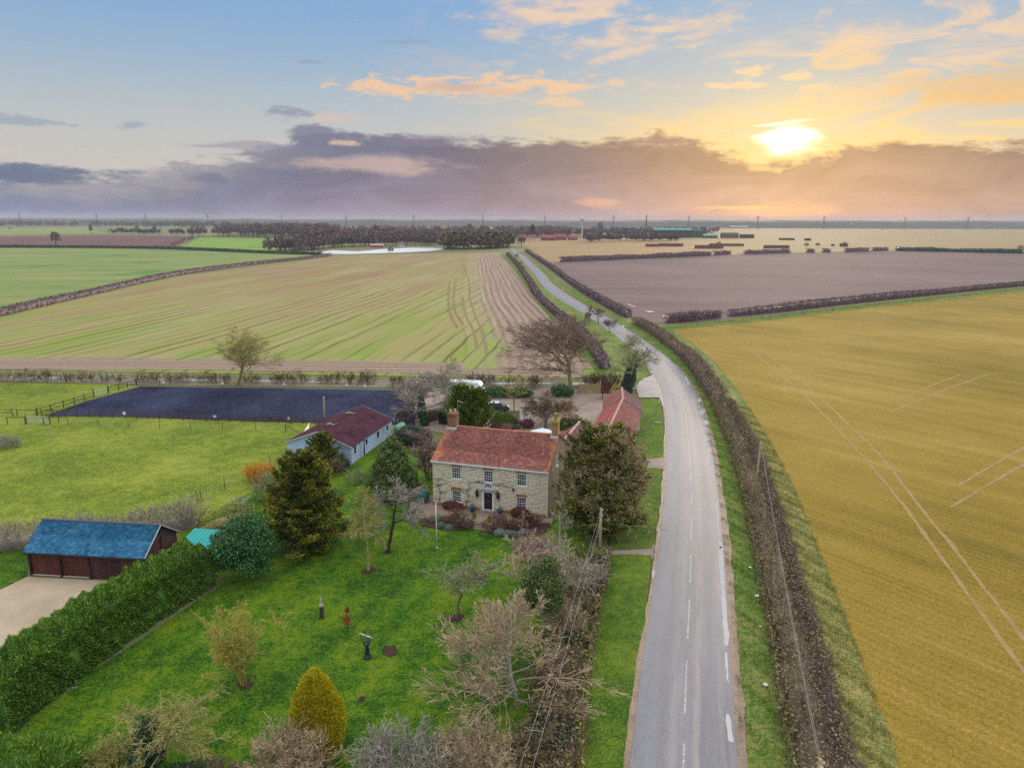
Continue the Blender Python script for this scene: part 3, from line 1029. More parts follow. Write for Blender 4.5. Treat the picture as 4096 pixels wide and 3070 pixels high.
# ------------------------------------------------------------------ building materials
def tone_mat(name, cols, rough=0.8, spec=0.25, scale=0.6, bstr=0.3, lich=None, lfac=0.5, nfac=0.8, fine=18.0, grime=0.35, rfac=0.55):
    """pieces that differ from one to the next: tone from the piece, patches over the whole"""
    def fn(n, v):
        g = n.node('ShaderNodeNewGeometry')
        pos = n.S(g.outputs['Position'])
        a = n.S(n.node('ShaderNodeAttribute', attribute_name='rnd').outputs['Fac'])
        o = n.S(n.node('ShaderNodeObjectInfo').outputs['Random'])
        r = (a + o).f('FRACT')
        t = r * rfac + n.noise(pos, scale, 3) * nfac - 0.15 + (0.55 - rfac) * 0.5
        col = mix3(n, t, *cols)
        f = n.noise(pos, fine, 3, 0.7)
        col = n.mix(f.ss(0.5, 0.8) * grime, col, tuple(k * 0.6 for k in cols[0]))
        if lich:
            col = n.mix(n.noise(pos, 1.7, 4, 0.7).ss(0.56, 0.72) * lfac, col, lich)
        return dict(color=col, rough=rough, spec=spec, bump=f, bstr=bstr, bdist=0.01)
    return material(name, fn)


M_PANTILE = tone_mat('red_pantile', ((0.14, 0.057, 0.050), (0.265, 0.098, 0.078), (0.40, 0.160, 0.120)), lich=(0.20, 0.11, 0.075), lfac=0.45, scale=0.45)
M_PANTILE2 = tone_mat('orange_pantile', ((0.34, 0.125, 0.075), (0.46, 0.175, 0.095), (0.54, 0.24, 0.13)), lich=(0.36, 0.28, 0.10), lfac=0.3)
M_BARNTILE = tone_mat('barn_pantile', ((0.23, 0.085, 0.080), (0.36, 0.135, 0.12), (0.46, 0.20, 0.16)), scale=0.3)
M_BARNTILE_R = tone_mat('barn_tile_bright', ((0.44, 0.115, 0.10), (0.52, 0.15, 0.125), (0.56, 0.20, 0.16)), scale=0.3, nfac=0.6)
M_BARNTILE_P = tone_mat('barn_tile_dark', ((0.17, 0.085, 0.10), (0.24, 0.12, 0.13), (0.33, 0.16, 0.15)), scale=0.3)
M_RIDGE = tone_mat('ridge_tile', ((0.38, 0.25, 0.19), (0.50, 0.33, 0.25), (0.56, 0.41, 0.32)), lich=(0.30, 0.17, 0.12), lfac=0.4)
M_RIDGE_R = tone_mat('house_ridge_tile', ((0.33, 0.12, 0.08), (0.44, 0.17, 0.11), (0.52, 0.26, 0.16)), lich=(0.40, 0.28, 0.06), lfac=0.6)
M_STONE = tone_mat('cream_limestone', ((0.60, 0.51, 0.37), (0.76, 0.665, 0.50), (0.83, 0.76, 0.61)), lich=(0.46, 0.46, 0.43), lfac=0.4, scale=0.35, grime=0.10, rfac=0.30)
M_MORTAR = plain('lime_mortar', (0.56, 0.485, 0.37), 0.9, 0.25, 1.0)
M_BRICK = tone_mat('red_brick', ((0.20, 0.085, 0.05), (0.33, 0.15, 0.08), (0.42, 0.22, 0.12)))
M_BRICK_Y = tone_mat('buff_brick', ((0.26, 0.15, 0.07), (0.42, 0.26, 0.13), (0.52, 0.34, 0.18)))
M_ARCH = tone_mat('arch_brick', ((0.26, 0.09, 0.04), (0.40, 0.15, 0.055), (0.50, 0.21, 0.08)), scale=0.6)
M_POT = plain('buff_clay_pot', (0.60, 0.52, 0.38), 0.8, 0.2, 4.0)
M_POT_Y = plain('lichen_clay_pot', (0.42, 0.30, 0.06), 0.9, 0.35, 6.0)
M_LEAD = plain('lead_sheet', (0.34, 0.37, 0.42), 0.5, 0.2, 3.0, 0.5)
M_WHITE = plain('white_paint', (0.78, 0.78, 0.77), 0.5, 0.06, 3.0)
M_RENDER = plain('rough_gable_wall', (0.30, 0.235, 0.175), 0.95, 0.3, 0.8, bstr=0.8, fine=9.0)
M_GLASS = material('window_glass', lambda n, v: dict(color=(0.018, 0.022, 0.028), rough=0.06, spec=0.9))
M_DOOR = plain('black_door_paint', (0.013, 0.014, 0.020), 0.3, 0.1, 3.0, 0.6)
M_BRASS = plain('brass', (0.75, 0.52, 0.16), 0.3, 0.1, 5.0, 0.5, 0.9)
M_IRON = plain('black_iron', (0.02, 0.022, 0.026), 0.5, 0.2, 5.0)
M_SLATE = tone_mat('blue_slate', ((0.010, 0.070, 0.150), (0.020, 0.135, 0.26), (0.055, 0.205, 0.35)), rough=0.7, spec=0.2, scale=0.55, lich=(0.012, 0.040, 0.105), lfac=0.8, nfac=0.8)
M_SLATE_RIDGE = plain('ridge_slate', (0.10, 0.10, 0.15), 0.7, 0.25, 2.0)
M_TIMBER = tone_mat('maroon_boarding', ((0.040, 0.018, 0.020), (0.070, 0.028, 0.028), (0.105, 0.045, 0.042)), scale=0.8)
M_TIMBER_D = plain('dark_oak_post', (0.042, 0.020, 0.021), 0.8, 0.3, 2.0)
M_GDOOR = tone_mat('maroon_garage_door', ((0.075, 0.022, 0.018), (0.11, 0.032, 0.024), (0.14, 0.045, 0.032)), scale=0.8)
M_CAP = plain('white_verge_strip', (0.62, 0.57, 0.52), 0.6, 0.1)
M_FELT = plain('maroon_felt', (0.062, 0.025, 0.042), 0.95, 0.3, 0.6, spec=0.05, bstr=0.3, c2=(0.115, 0.042, 0.058))
M_BOARD = tone_mat('pale_blue_boarding', ((0.36, 0.48, 0.66), (0.47, 0.60, 0.79), (0.57, 0.69, 0.84)), scale=0.5, lich=(0.24, 0.40, 0.45), lfac=0.35)
M_BOARD_D = plain('pale_trim', (0.50, 0.56, 0.58), 0.7, 0.15, 2.0)


# ------------------------------------------------------------------ repeated pieces
def pieces(parent, name, V, F, tfs, mat, limit=300, stuff_name=None, order=None):
    """alike pieces: the first `limit` are objects sharing one mesh, the rest one joined part"""
    idx = list(range(len(tfs))) if order is None else list(order)
    single, rest = idx[:limit], idx[limit:]
    if single:
        me = bpy.data.meshes.new(name)
        me.from_pydata([tuple(v) for v in V], [], F)
        me.materials.append(mat)
        me.update()
        for i in single:
            o = bpy.data.objects.new(name, me)
            COL.objects.link(o)
            o.parent = parent
            o.matrix_local = Matrix(tfs[i].tolist())
    if rest:
        V = np.asarray(V, float)
        A = np.array([tfs[i] for i in rest])
        P = np.einsum('nij,vj->nvi', A[:, :3, :3], V) + A[:, None, :3, 3]
        n, k = P.shape[0], P.shape[1]
        byk = {}
        rn = rng.random(n)
        polys, rr = [], []
        for f in F:
            byk.setdefault(len(f), []).append(f)
        for kk, fs in byk.items():
            fs = np.array(fs)
            polys.append((fs[None] + (np.arange(n) * k)[:, None, None]).reshape(-1, kk))
            rr.append(np.repeat(rn, len(fs)))
        o = bulk(stuff_name or name, P.reshape(-1, 3), polys, mat, parent, rnd=np.concatenate(rr))
        o['kind'] = 'stuff'


def tf(o, x, y, z, sx=1.0, sy=1.0, sz=1.0):
    """4x4 from origin and axis vectors"""
    m = np.eye(4)
    m[:3, 0] = np.array(x) * sx
    m[:3, 1] = np.array(y) * sy
    m[:3, 2] = np.array(z) * sz
    m[:3, 3] = o
    return m


def unit(v):
    v = np.array(v, float)
    return v / np.linalg.norm(v)


def pantile_proto(wd=0.28, ln=0.40, amp=0.035, n=6):
    """S-shaped tile: x across, y up the slope, z out"""
    V, F = [], []
    for j, (yy, lift) in enumerate(((0.0, 0.045), (ln, 0.0))):
        for i in range(n + 1):
            t = i / n
            V.append((t * wd, yy, lift + amp * math.sin(2 * math.pi * t + 0.6) * (1.0 if t < 0.5 else 0.8)))
    for i in range(n + 1):
        V.append((i / n * wd, 0.0, V[i][2] - 0.035))
    for i in range(n):
        F.append((i, i + 1, n + 2 + i, n + 1 + i))
        F.append((2 * n + 2 + i, 2 * n + 3 + i, i + 1, i))
    return V, F


def slab_proto(wd, ln, th=0.012, lift=0.018):
    V = [(0, 0, lift), (wd, 0, lift), (wd, ln, 0.0), (0, ln, 0.0), (0, 0, lift - th), (wd, 0, lift - th)]
    return V, [(0, 1, 2, 3), (4, 5, 1, 0)]


def roof_tiles(parent, name, o, u, s, L, SL, proto, wd, pitch_len, mat, limit=300, gap=1.0, stagger=0.0, skip=None, mat_fn=None):
    """cover a slope: o lower corner, u along the eave, s up the slope, L and SL lengths"""
    u, s = unit(u), unit(s)
    nrm = np.cross(u, s)
    nc = int(round(L / wd))
    nr = int(round(SL / pitch_len))
    wd2, pl2 = L / nc, SL / nr
    groups = {}
    for r in range(nr):
        off = stagger * wd2 if r % 2 else 0.0
        for c in range(nc):
            x = c * wd2 + off
            if x + wd2 > L + 1e-6:
                continue
            if skip and skip(x + wd2 / 2, (r + 0.5) * pl2):
                continue
            p = np.array(o) + u * x + s * (r * pl2) + nrm * (0.01 + rng.normal() * 0.004)
            tilt = rng.normal() * 0.012
            m = mat_fn(x / L, r / nr) if mat_fn else mat
            groups.setdefault(m, []).append(tf(p, unit(u + s * tilt), unit(s - u * tilt), nrm, wd2 / wd * 0.995 * gap))
    tot = sum(len(g) for g in groups.values())
    for m, g in groups.items():
        pieces(parent, name, proto[0], proto[1], g, m, int(limit * len(g) / tot) if limit else 0, name + '_field')


def ridge_tiles(parent, a, b, mat, r=0.17, ln=0.42, limit=300, name='ridge_tile'):
    a, b = np.array(a, float), np.array(b, float)
    L = np.linalg.norm(b - a)
    u = (b - a) / L
    side = unit(np.cross(u, (0, 0, 1)))
    up = np.cross(side, u)
    n = max(1, int(round(L / ln)))
    V, F = [], []
    for yy, k in ((0, 1.0), (ln * 1.06, 0.92)):
        for i in range(6):
            t = math.pi * i / 5
            V.append((math.cos(t) * r * k, yy, math.sin(t) * r * k))
    for i in range(5):
        F.append((i, i + 1, 7 + i, 6 + i))
    F.append((5, 4, 3, 2, 1, 0))
    tfs = [tf(a + u * (i * L / n) + up * rng.normal() * 0.008, side, u, up, 1, L / n / ln, 1) for i in range(n)]
    pieces(parent, name, V, F, tfs, mat, limit)


def wall_boxes(mb, u0, u1, z0, z1, y0, y1, openings):
    """wall in the local xz plane with rectangular holes"""
    us = sorted({u0, u1, *[o[0] for o in openings], *[o[1] for o in openings]})
    zs = sorted({z0, z1, *[o[2] for o in openings], *[o[3] for o in openings]})
    for i in range(len(us) - 1):
        run = None
        for j in range(len(zs) - 1):
            c = ((us[i] + us[i + 1]) / 2, (zs[j] + zs[j + 1]) / 2)
            hole = any(o[0] < c[0] < o[1] and o[2] < c[1] < o[3] for o in openings)
            if not hole:
                run = [zs[j], zs[j + 1]] if run is None else [run[0], zs[j + 1]]
            if (hole or j == len(zs) - 2) and run:
                mb.box(us[i], us[i + 1], y0, y1, run[0], run[1])
                run = None


def stone_courses(parent, name, u0, u1, z0, z1, y, openings, bl, bh, mat, depth=0.05, limit=300, axis='x'):
    V = [(0, -1, 0), (1, -1, 0), (1, -1, 1), (0, -1, 1), (0, 0, 0), (1, 0, 0), (1, 0, 1), (0, 0, 1)]
    F = [(0, 1, 2, 3), (3, 2, 6, 7), (1, 5, 6, 2), (4, 0, 3, 7), (4, 5, 1, 0)]
    nz = int(round((z1 - z0) / bh))
    h = (z1 - z0) / nz
    tfs, size = [], []
    j = 0.007
    for k in range(nz):
        za, zb = z0 + k * h, z0 + (k + 1) * h
        cuts = [(u0, u1)]
        for (a, b, c, d) in openings:
            if c < zb - 0.02 and d > za + 0.02:
                new = []
                for (p, q) in cuts:
                    if b <= p or a >= q:
                        new.append((p, q))
                    else:
                        if a > p + 0.02:
                            new.append((p, a))
                        if b < q - 0.02:
                            new.append((b, q))
                cuts = new
        for (p, q) in cuts:
            x = p - rng.random() * bl * 0.8
            while x < q:
                ln = bl * rng.uniform(0.65, 1.5)
                a, b = max(x, p), min(x + ln, q)
                if b - a > 0.05:
                    dpt = depth * rng.uniform(0.7, 1.25)
                    if axis == 'x':
                        tfs.append(tf((a + j, y, za + j), (b - a - 2 * j, 0, 0), (0, dpt, 0), (0, 0, h - 2 * j)))
                    else:      # wall in the yz plane facing +x
                        tfs.append(tf((y, a + j, za + j), (0, b - a - 2 * j, 0), (-dpt, 0, 0), (0, 0, h - 2 * j)))
                    size.append(b - a)
                x += ln
    order = list(np.argsort(-np.array(size)))
    pieces(parent, name, V, F, tfs, mat, limit, name + '_courses', order)


def sash_window(parent, u, z0, wd, ht, y, cols=4, rows=4, arch=0.06):
    """white sash window, outer face at y; panes and glazing bars are its pieces"""
    mb = MB()
    f = 0.11
    x0, x1 = u - wd / 2, u + wd / 2
    z1 = z0 + ht
    mb.box(x0, x0 + f, y, y + 0.12, z0, z1)
    mb.box(x1 - f, x1, y, y + 0.12, z0, z1)
    mb.box(x0 + f, x1 - f, y, y + 0.12, z0, z0 + f)
    # head, arched on top
    n = 6
    top = [(x0 + (x1 - x0) * i / n, z1 + arch * (1 - (2 * i / n - 1) ** 2)) for i in range(n + 1)]
    poly = [(x0, y + 0.001, z1 - f * 1.1)] + [(x1, y + 0.001, z1 - f * 1.1)] + [(a, y + 0.001, b) for a, b in reversed(top)]
    mb.prism(poly, (0, 0.118, 0))
    win = mb.build('window', M_WHITE, parent)
    MB().box(x0 - 0.06, x1 + 0.06, y - 0.07, y + 0.10, z0 - 0.07, z0 - 0.002).build('sill', M_WHITE, win)
    bars = MB()
    gx0, gx1, gz0, gz1 = x0 + f, x1 - f, z0 + f, z1 - f * 1.1
    pw, ph = (gx1 - gx0) / cols, (gz1 - gz0) / rows
    for c in range(1, cols):
        bars.box(gx0 + c * pw - 0.014, gx0 + c * pw + 0.014, y + 0.045, y + 0.075, gz0, gz1)
    for r in range(1, rows):
        t = 0.026 if r == rows // 2 else 0.014
        bars.box(gx0, gx1, y + 0.042, y + 0.078, gz0 + r * ph - t, gz0 + r * ph + t)
    bars.build('glazing_bars', M_WHITE, win)
    for c in range(cols):
        for r in range(rows):
            MB().box(gx0 + c * pw, gx0 + (c + 1) * pw, y + 0.082, y + 0.088, gz0 + r * ph, gz0 + (r + 1) * ph).build('pane', M_GLASS, win)
    return win


def brick_arch(parent, u, z, wd, y, ht=0.21, n=13, rise=0.06):
    mb = MB()
    for i in range(n):
        a, b = -1 + 2 * i / n, -1 + 2 * (i + 1) / n
        xa, xb = u + a * wd / 2 + 0.006, u + b * wd / 2 - 0.006
        la, lb = rise * (1 - a * a), rise * (1 - b * b)
        sp = 0.045
        mb.hexa([(xa, y, z + la), (xb, y, z + lb), (xb, y + 0.1, z + lb), (xa, y + 0.1, z + la),
                 (xa + a * sp, y, z + la + ht), (xb + b * sp, y, z + lb + ht), (xb + b * sp, y + 0.1, z + lb + ht), (xa + a * sp, y + 0.1, z + la + ht)])
    o = mb.build('brick_arch', M_ARCH, parent)
    return o


def brick_stack(parent, name, x0, x1, y0, y1, z0, z1, mat, bl=0.22, bh=0.075):
    """brick shaft: core and courses on four sides"""
    MB().box(x0 + 0.02, x1 - 0.02, y0 + 0.02, y1 - 0.02, z0, z1 - 0.01).build(name, M_MORTAR, parent)
    V = [(0, -1, 0), (1, -1, 0), (1, -1, 1), (0, -1, 1), (0, 0, 0), (1, 0, 0), (1, 0, 1), (0, 0, 1)]
    F = [(0, 1, 2, 3), (3, 2, 6, 7), (1, 5, 6, 2), (4, 0, 3, 7), (4, 5, 1, 0)]
    tfs = []
    nz = int((z1 - z0) / bh)
    h = (z1 - z0) / nz
    j = 0.006
    for k in range(nz):
        z = z0 + k * h + j
        for (o, d, nrm, L) in (((x0, y0), (1, 0), (0, 1), x1 - x0), ((x1, y0), (0, 1), (-1, 0), y1 - y0), ((x1, y1), (-1, 0), (0, -1), x1 - x0), ((x0, y1), (0, -1), (1, 0), y1 - y0)):
            s = -bl / 2 if k % 2 else 0
            while s < L:
                a, b = max(s, 0), min(s + bl, L)
                if b - a > 0.04:
                    p = (o[0] + d[0] * (a + j) + nrm[0] * 0.03, o[1] + d[1] * (a + j) + nrm[1] * 0.03, z)
                    tfs.append(tf(p, (d[0] * (b - a - 2 * j), d[1] * (b - a - 2 * j), 0), (nrm[0] * 0.03, nrm[1] * 0.03, 0), (0, 0, h - 2 * j)))
                s += bl
    pieces(parent, 'brick', V, F, tfs, mat, 0, name + '_bricks')


# ------------------------------------------------------------------ the farmhouse
HA = -16.1
house = empty('farmhouse', (-8.45, 72.0, 0.10), R(HA), 'cream stone farmhouse with red pantile roof and white sash windows', 'house')
HW, HE, HR, HD = 12.6, 5.15, 7.45, 10.0        # width, eave, ridge, depth
wins = [(2.68, 0.58), (2.68, 3.17), (6.26, 3.17), (9.86, 0.62), (9.86, 3.17)]
WW, WH = 1.12, 1.36
door = (6.24 - 0.52, 6.24 + 0.52, 0.0, 2.12)
ops = [(u - WW / 2 + 0.01, u + WW / 2 - 0.01, z, z + WH) for u, z in wins] + [door]
mb = MB()
wall_boxes(mb, 0.0, HW, 0.0, HE, 0.0, 0.35, ops)
mb.build('front_wall', M_MORTAR, house)
stone_ops = [(a, b, c, d + (0.30 if i < 5 else 0.0)) for i, (a, b, c, d) in enumerate(ops)] + [(6.24 - 0.62, 6.24 + 0.62, 2.1, 3.05)]
stone_courses(house, 'stone_block', 0.0, HW, 0.36, HE - 0.02, 0.0, stone_ops, 0.36, 0.150, M_STONE, 0.035)
stone_courses(house, 'plinth_brick', -0.02, HW + 0.02, 0.0, 0.36, 0.0, [(5.3, 7.2, 0, 0.4)], 0.23, 0.072, M_BRICK_Y, 0.08, 0)
hz = HE + 2.28 * 0 + (HR - HE)
# gable walls and rear wall
for x0, x1 in ((0.0, 0.33), (HW - 0.33, HW)):
    mb = MB()
    mb.prism([(x0, 0.352, 0), (x0, HD - 0.35, 0), (x0, HD - 0.35, HE), (x0, HD / 2, HR - 0.10), (x0, 0.352, HE + 0.05)], (x1 - x0, 0, 0))
    mb.build('gable_wall', M_RENDER, house)
MB().box(0, HW, HD - 0.348, HD, 0, HE).build('rear_wall', M_RENDER, house)
for (u, z) in wins:
    sash_window(house, u, z, WW, WH, 0.03)
    brick_arch(house, u, z + WH + 0.01, WW + 0.02, -0.065)
sw = sash_window(house, 0, 0, 0.7, 1.1, 0.0, 2, 4)
sw.location = (HW + 0.02, 4.4, 4.2)
sw.rotation_euler = (0, 0, R(90))
# roof deck, tiles, ridge, gutter
oh = 0.14
sl = np.array([0, HD / 2 + oh, HR - HE + 0.12])
SL = float(np.linalg.norm(sl))
e0 = (-0.12, -oh, HE - 0.10)
mb = MB()
mb.prism([(-0.10, -oh + 0.02, HE - 0.14), (-0.10, HD / 2, HR - 0.03), (-0.10, HD + oh, HE - 0.14), (-0.10, HD + oh, HE - 0.24), (-0.10, HD / 2, HR - 0.16), (-0.10, -oh + 0.02, HE - 0.24)], (HW + 0.2, 0, 0))
roof = mb.build('roof', M_PANTILE, house)
pt = pantile_proto(0.26, 0.40)
chim = lambda x, s: (x < 1.15 and s > SL - 0.62) or (x > HW - 0.75 and s > SL - 0.62)


def house_tone(x, r):
    edge = x < 0.045 + 0.025 * math.sin(r * 9) or x > 0.955 + 0.02 * math.sin(r * 7) 
    return M_PANTILE2 if (edge or rng.random() < 0.012) else M_PANTILE


roof_tiles(roof, 'pantile', e0, (1, 0, 0), sl, HW + 0.24, SL, pt, 0.26, 0.30, M_PANTILE, 300, skip=chim, mat_fn=house_tone)
roof_tiles(roof, 'pantile', (HW + 0.12, HD + oh, HE - 0.10), (-1, 0, 0), (0, -sl[1], sl[2]), HW + 0.24, SL, pt, 0.26, 0.30, M_PANTILE, 0)
ridge_tiles(roof, (0.95, HD / 2, HR + 0.0), (HW - 0.65, HD / 2, HR + 0.0), M_RIDGE_R, 0.15, 0.40)
MB().box(-0.16, HW + 0.16, -oh - 0.11, -oh + 0.012, HE - 0.24, HE - 0.12).build('gutter', M_WHITE, house)
MB().box(-0.12, HW + 0.12, -oh + 0.014, -0.02, HE - 0.36, HE - 0.25).build('soffit', M_WHITE, house)
mb = MB().bar((HW + 0.02, -0.10, 0.15), (HW + 0.02, -0.10, HE - 0.3), 0.08)
mb.build('downpipe', M_WHITE, house)
# chimneys
for k, (x0, x1, zb, zt, bm, pm) in enumerate(((0.02, 0.98, HR - 0.42, HR + 1.32, M_BRICK, M_POT), (HW - 0.66, HW - 0.02, HR - 0.42, HR + 1.45, M_BRICK_Y, M_POT_Y))):
    y0, y1 = HD / 2 - 0.48, HD / 2 + 0.48
    ch = empty('chimney', (0, 0, 0))
    ch.parent = house
    brick_stack(ch, 'shaft', x0, x1, y0, y1, zb, zt, bm)
    cap = MB()
    cap.box(x0 - 0.05, x1 + 0.05, y0 - 0.05, y1 + 0.05, zt, zt + 0.16)
    cap.box(x0 - 0.02, x1 + 0.02, y0 - 0.02, y1 + 0.02, zt + 0.16, zt + 0.24)
    cap.build('cap', bm if k == 0 else M_POT_Y, ch)
    if k == 0:
        spots = [((x0 + x1) / 2 - 0.22, HD / 2 - 0.1, 0.34), ((x0 + x1) / 2 + 0.22, HD / 2 + 0.1, 0.40)]
    else:
        spots = [((x0 + x1) / 2, HD / 2 - 0.27, 0.72), ((x0 + x1) / 2, HD / 2, 0.78), ((x0 + x1) / 2, HD / 2 + 0.27, 0.72)]
    for sx, sy, h in spots:
        MB().lathe([(0.16, 0), (0.15, h * 0.3), (0.12, h * 0.85), (0.15, h * 0.9), (0.14, h), (0.10, h), (0.10, h * 0.7)], 10, (sx, sy, zt + 0.24)).build('chimney_pot', pm, ch, True)
    fl = MB()
    fx0, fx1 = (x0 - 0.05, x1 + 0.10) if k == 0 else (x0 - 0.12, x1 + 0.05)
    fl.hexa([(fx0, y0 - 0.22, HR - 0.28), (fx1, y0 - 0.22, HR - 0.28), (fx1, y0 - 0.03, HR - 0.18), (fx0, y0 - 0.03, HR - 0.18),
             (fx0, y0 - 0.22, HR - 0.16), (fx1, y0 - 0.22, HR - 0.16), (fx1, y0 - 0.03, HR + 0.02), (fx0, y0 - 0.03, HR + 0.02)])
    sx = x1 + 0.02 if k == 0 else x0 - 0.10
    fl.hexa([(sx, y0 - 0.03, HR - 0.2), (sx + 0.08, y0 - 0.03, HR - 0.2), (sx + 0.08, HD / 2, HR), (sx, HD / 2, HR),
             (sx, y0 - 0.03, HR + 0.06), (sx + 0.08, y0 - 0.03, HR + 0.06), (sx + 0.08, HD / 2, HR + 0.30), (sx, HD / 2, HR + 0.30)])
    fl.build('lead_flashing', M_LEAD, ch)
# aerials
mb = MB().tube([(1.08, HD / 2, HR - 0.1), (1.08, HD / 2, HR + 3.0)], 0.022, 5)
mb.tube([(1.08, HD / 2, HR + 2.98), (1.75, HD / 2 - 0.1, HR + 2.82)], 0.03, 5)
mb.build('aerial_mast', plain('galvanised_steel', (0.55, 0.57, 0.60), 0.4, 0.1, 3.0, 0.5, 0.4), house)
mb = MB().tube([(HW - 0.82, HD / 2 - 0.1, HR - 0.1), (HW - 0.82, HD / 2 - 0.1, HR + 2.35)], 0.024, 5)
for k in range(5):
    mb.bar((HW - 1.05, HD / 2 - 0.1 + k * 0.001, HR + 2.0 + k * 0.09), (HW - 0.45, HD / 2 - 0.1 + k * 0.001, HR + 2.0 + k * 0.09), 0.014)
mb.bar((HW - 0.82, HD / 2 - 0.1, HR + 2.15), (HW - 0.25, HD / 2 - 0.2, HR + 2.05), 0.03)
mb.build('television_aerial', MATS['galvanised_steel'], house)
# door with surround, fanlight and hood
dx = 6.24
mb = MB()
mb.box(dx - 0.68, dx - 0.46, -0.10, 0.12, 0.02, 2.34)
mb.box(dx + 0.46, dx + 0.68, -0.10, 0.12, 0.02, 2.34)
mb.box(dx - 0.46, dx + 0.46, -0.09, 0.12, 2.08, 2.335)
mb.box(dx - 0.46, dx + 0.46, 0.02, 0.12, 0.0, 0.16)
mb.build('door_surround', M_WHITE, house)
mb = MB()
mb.box(dx - 0.92, dx + 0.92, -0.34, -0.052, 2.345, 2.42)
mb.box(dx - 0.84, dx + 0.84, -0.26, -0.054, 2.42, 2.47)
mb.hexa([(dx - 0.92, -0.34, 2.47), (dx + 0.92, -0.34, 2.47), (dx + 0.92, -0.054, 2.47), (dx - 0.92, -0.054, 2.47),
         (dx - 0.92, -0.33, 2.49), (dx + 0.92, -0.33, 2.49), (dx + 0.90, -0.054, 2.55), (dx - 0.90, -0.054, 2.55)])
mb.build('door_hood', M_LEAD, house)
mb = MB()
mb.box(dx - 0.455, dx + 0.455, 0.05, 0.11, 0.165, 2.075)
dr = mb.build('door', M_DOOR, house)
for (a, b, c, d_) in ((-0.36, -0.06, 0.28, 0.95), (0.06, 0.36, 0.28, 0.95), (-0.36, -0.06, 1.12, 1.62), (0.06, 0.36, 1.12, 1.62), (-0.36, -0.06, 1.72, 1.98), (0.06, 0.36, 1.72, 1.98)):
    MB().box(dx + a, dx + b, 0.030, 0.048, c, d_).build('panel', M_DOOR, dr)
MB().box(dx - 0.13, dx + 0.13, 0.012, 0.04, 1.0, 1.07).build('letterbox', M_BRASS, dr)
MB().lathe([(0.035, 0), (0.05, 0.03), (0.03, 0.16)], 8, (dx, 0.02, 1.62)).build('knocker', plain('steel', (0.6, 0.6, 0.62), 0.3, 0.1, 3, 0.5, 0.8), dr, True)
MB().lathe([(0.02, 0), (0.035, 0.02), (0.03, 0.05)], 8, (dx - 0.40, 0.02, 1.05)).build('handle', M_BRASS, dr, True)
# fanlight: half-round
mb, gl = MB(), MB()
N = 14
fr, fi, fz, fy = 0.60, 0.47, 2.57, -0.06
arc = lambda r: [(dx + r * math.cos(math.pi * i / N), fz + r * 0.98 * math.sin(math.pi * i / N)) for i in range(N + 1)]
A, B = arc(fr), arc(fi)
for i in range(N):
    mb.hexa([(B[i][0], fy, B[i][1]), (A[i][0], fy, A[i][1]), (A[i][0], 0.06, A[i][1]), (B[i][0], 0.06, B[i][1]),
             (B[i + 1][0], fy, B[i + 1][1]), (A[i + 1][0], fy, A[i + 1][1]), (A[i + 1][0], 0.06, A[i + 1][1]), (B[i + 1][0], 0.06, B[i + 1][1])])
mb.box(dx - fi, dx + fi, fy + 0.002, 0.06, fz - 0.015, fz + 0.05)
for k in range(1, 6):
    t = math.pi * k / 6
    mb.bar((dx + 0.10 * math.cos(t), -0.035, fz + 0.05 + 0.08 * math.sin(t)), (dx + (fi + 0.02) * math.cos(t), -0.035, fz + (fi + 0.02) * 0.98 * math.sin(t)), 0.032, 0.03, up=(0, 1, 0))
fan = mb.build('fanlight', M_WHITE, house)
gl.prism([(dx - fi, -0.01, fz + 0.051)] + [(b[0], -0.01, b[1]) for b in reversed(B) if b[1] > fz + 0.06] + [(dx + fi, -0.01, fz + 0.051)], (0, 0.03, 0))
gl.build('pane', M_GLASS, fan)
MB().box(dx - 0.75, dx + 0.75, -0.55, -0.09, 0.0, 0.10).build('doorstep', M_TERRACE, house)
# wall lanterns
for sx in (-1.16, 1.14):
    mb = MB()
    x, z = dx + sx, 1.55
    mb.lathe([(0.05, 0.0), (0.16, 0.10), (0.20, 0.62), (0.16, 0.66), (0.10, 0.80), (0.03, 0.92)], 6, (x, -0.28, z))
    mb.bar((x, -0.06, z + 0.25), (x, -0.28, z + 0.02), 0.04)
    mb.tube([(x, -0.07, z - 0.3), (x, -0.13, z - 0.22), (x, -0.22, z - 0.05)], 0.03, 5)
    lt = mb.build('wall_lantern', M_IRON, house)
MB().lathe([(0.10, 0), (0.13, 0.04), (0.12, 0.20), (0.06, 0.26)], 8, (9.0, -0.14, 2.62)).build('alarm_bell', M_IRON, house, True)


def climber(parent, seed, path, spread, n):
    """bare climbing stems against the wall"""
    r_ = np.random.default_rng(seed)
    mb = MB()
    P = [(u, -0.08, z) for u, z in path]
    mb.tube(P, [0.032 * (1 - 0.6 * i / len(P)) for i in range(len(P))], 5)
    for _ in range(n):
        k = r_.integers(1, len(P))
        p = np.array(P[k], float)
        d = r_.normal() * 0.9
        up = r_.uniform(0.0, 0.6)
        q = [tuple(p)]
        for j in range(int(r_.integers(4, 9))):
            p = p + np.array([math.sin(d) * 0.16 * spread, r_.normal() * 0.015, 0.13 * up + r_.normal() * 0.07])
            p[1] = min(p[1], -0.07)
            d += r_.normal() * 0.35
            q.append(tuple(p))
        mb.tube(q, [0.011 * (1 - 0.7 * i / len(q)) for i in range(len(q))], 4)
    return mb.build('climber', plain('climber_stem', (0.105, 0.10, 0.085), 0.9, 0.3, 3.0), None)


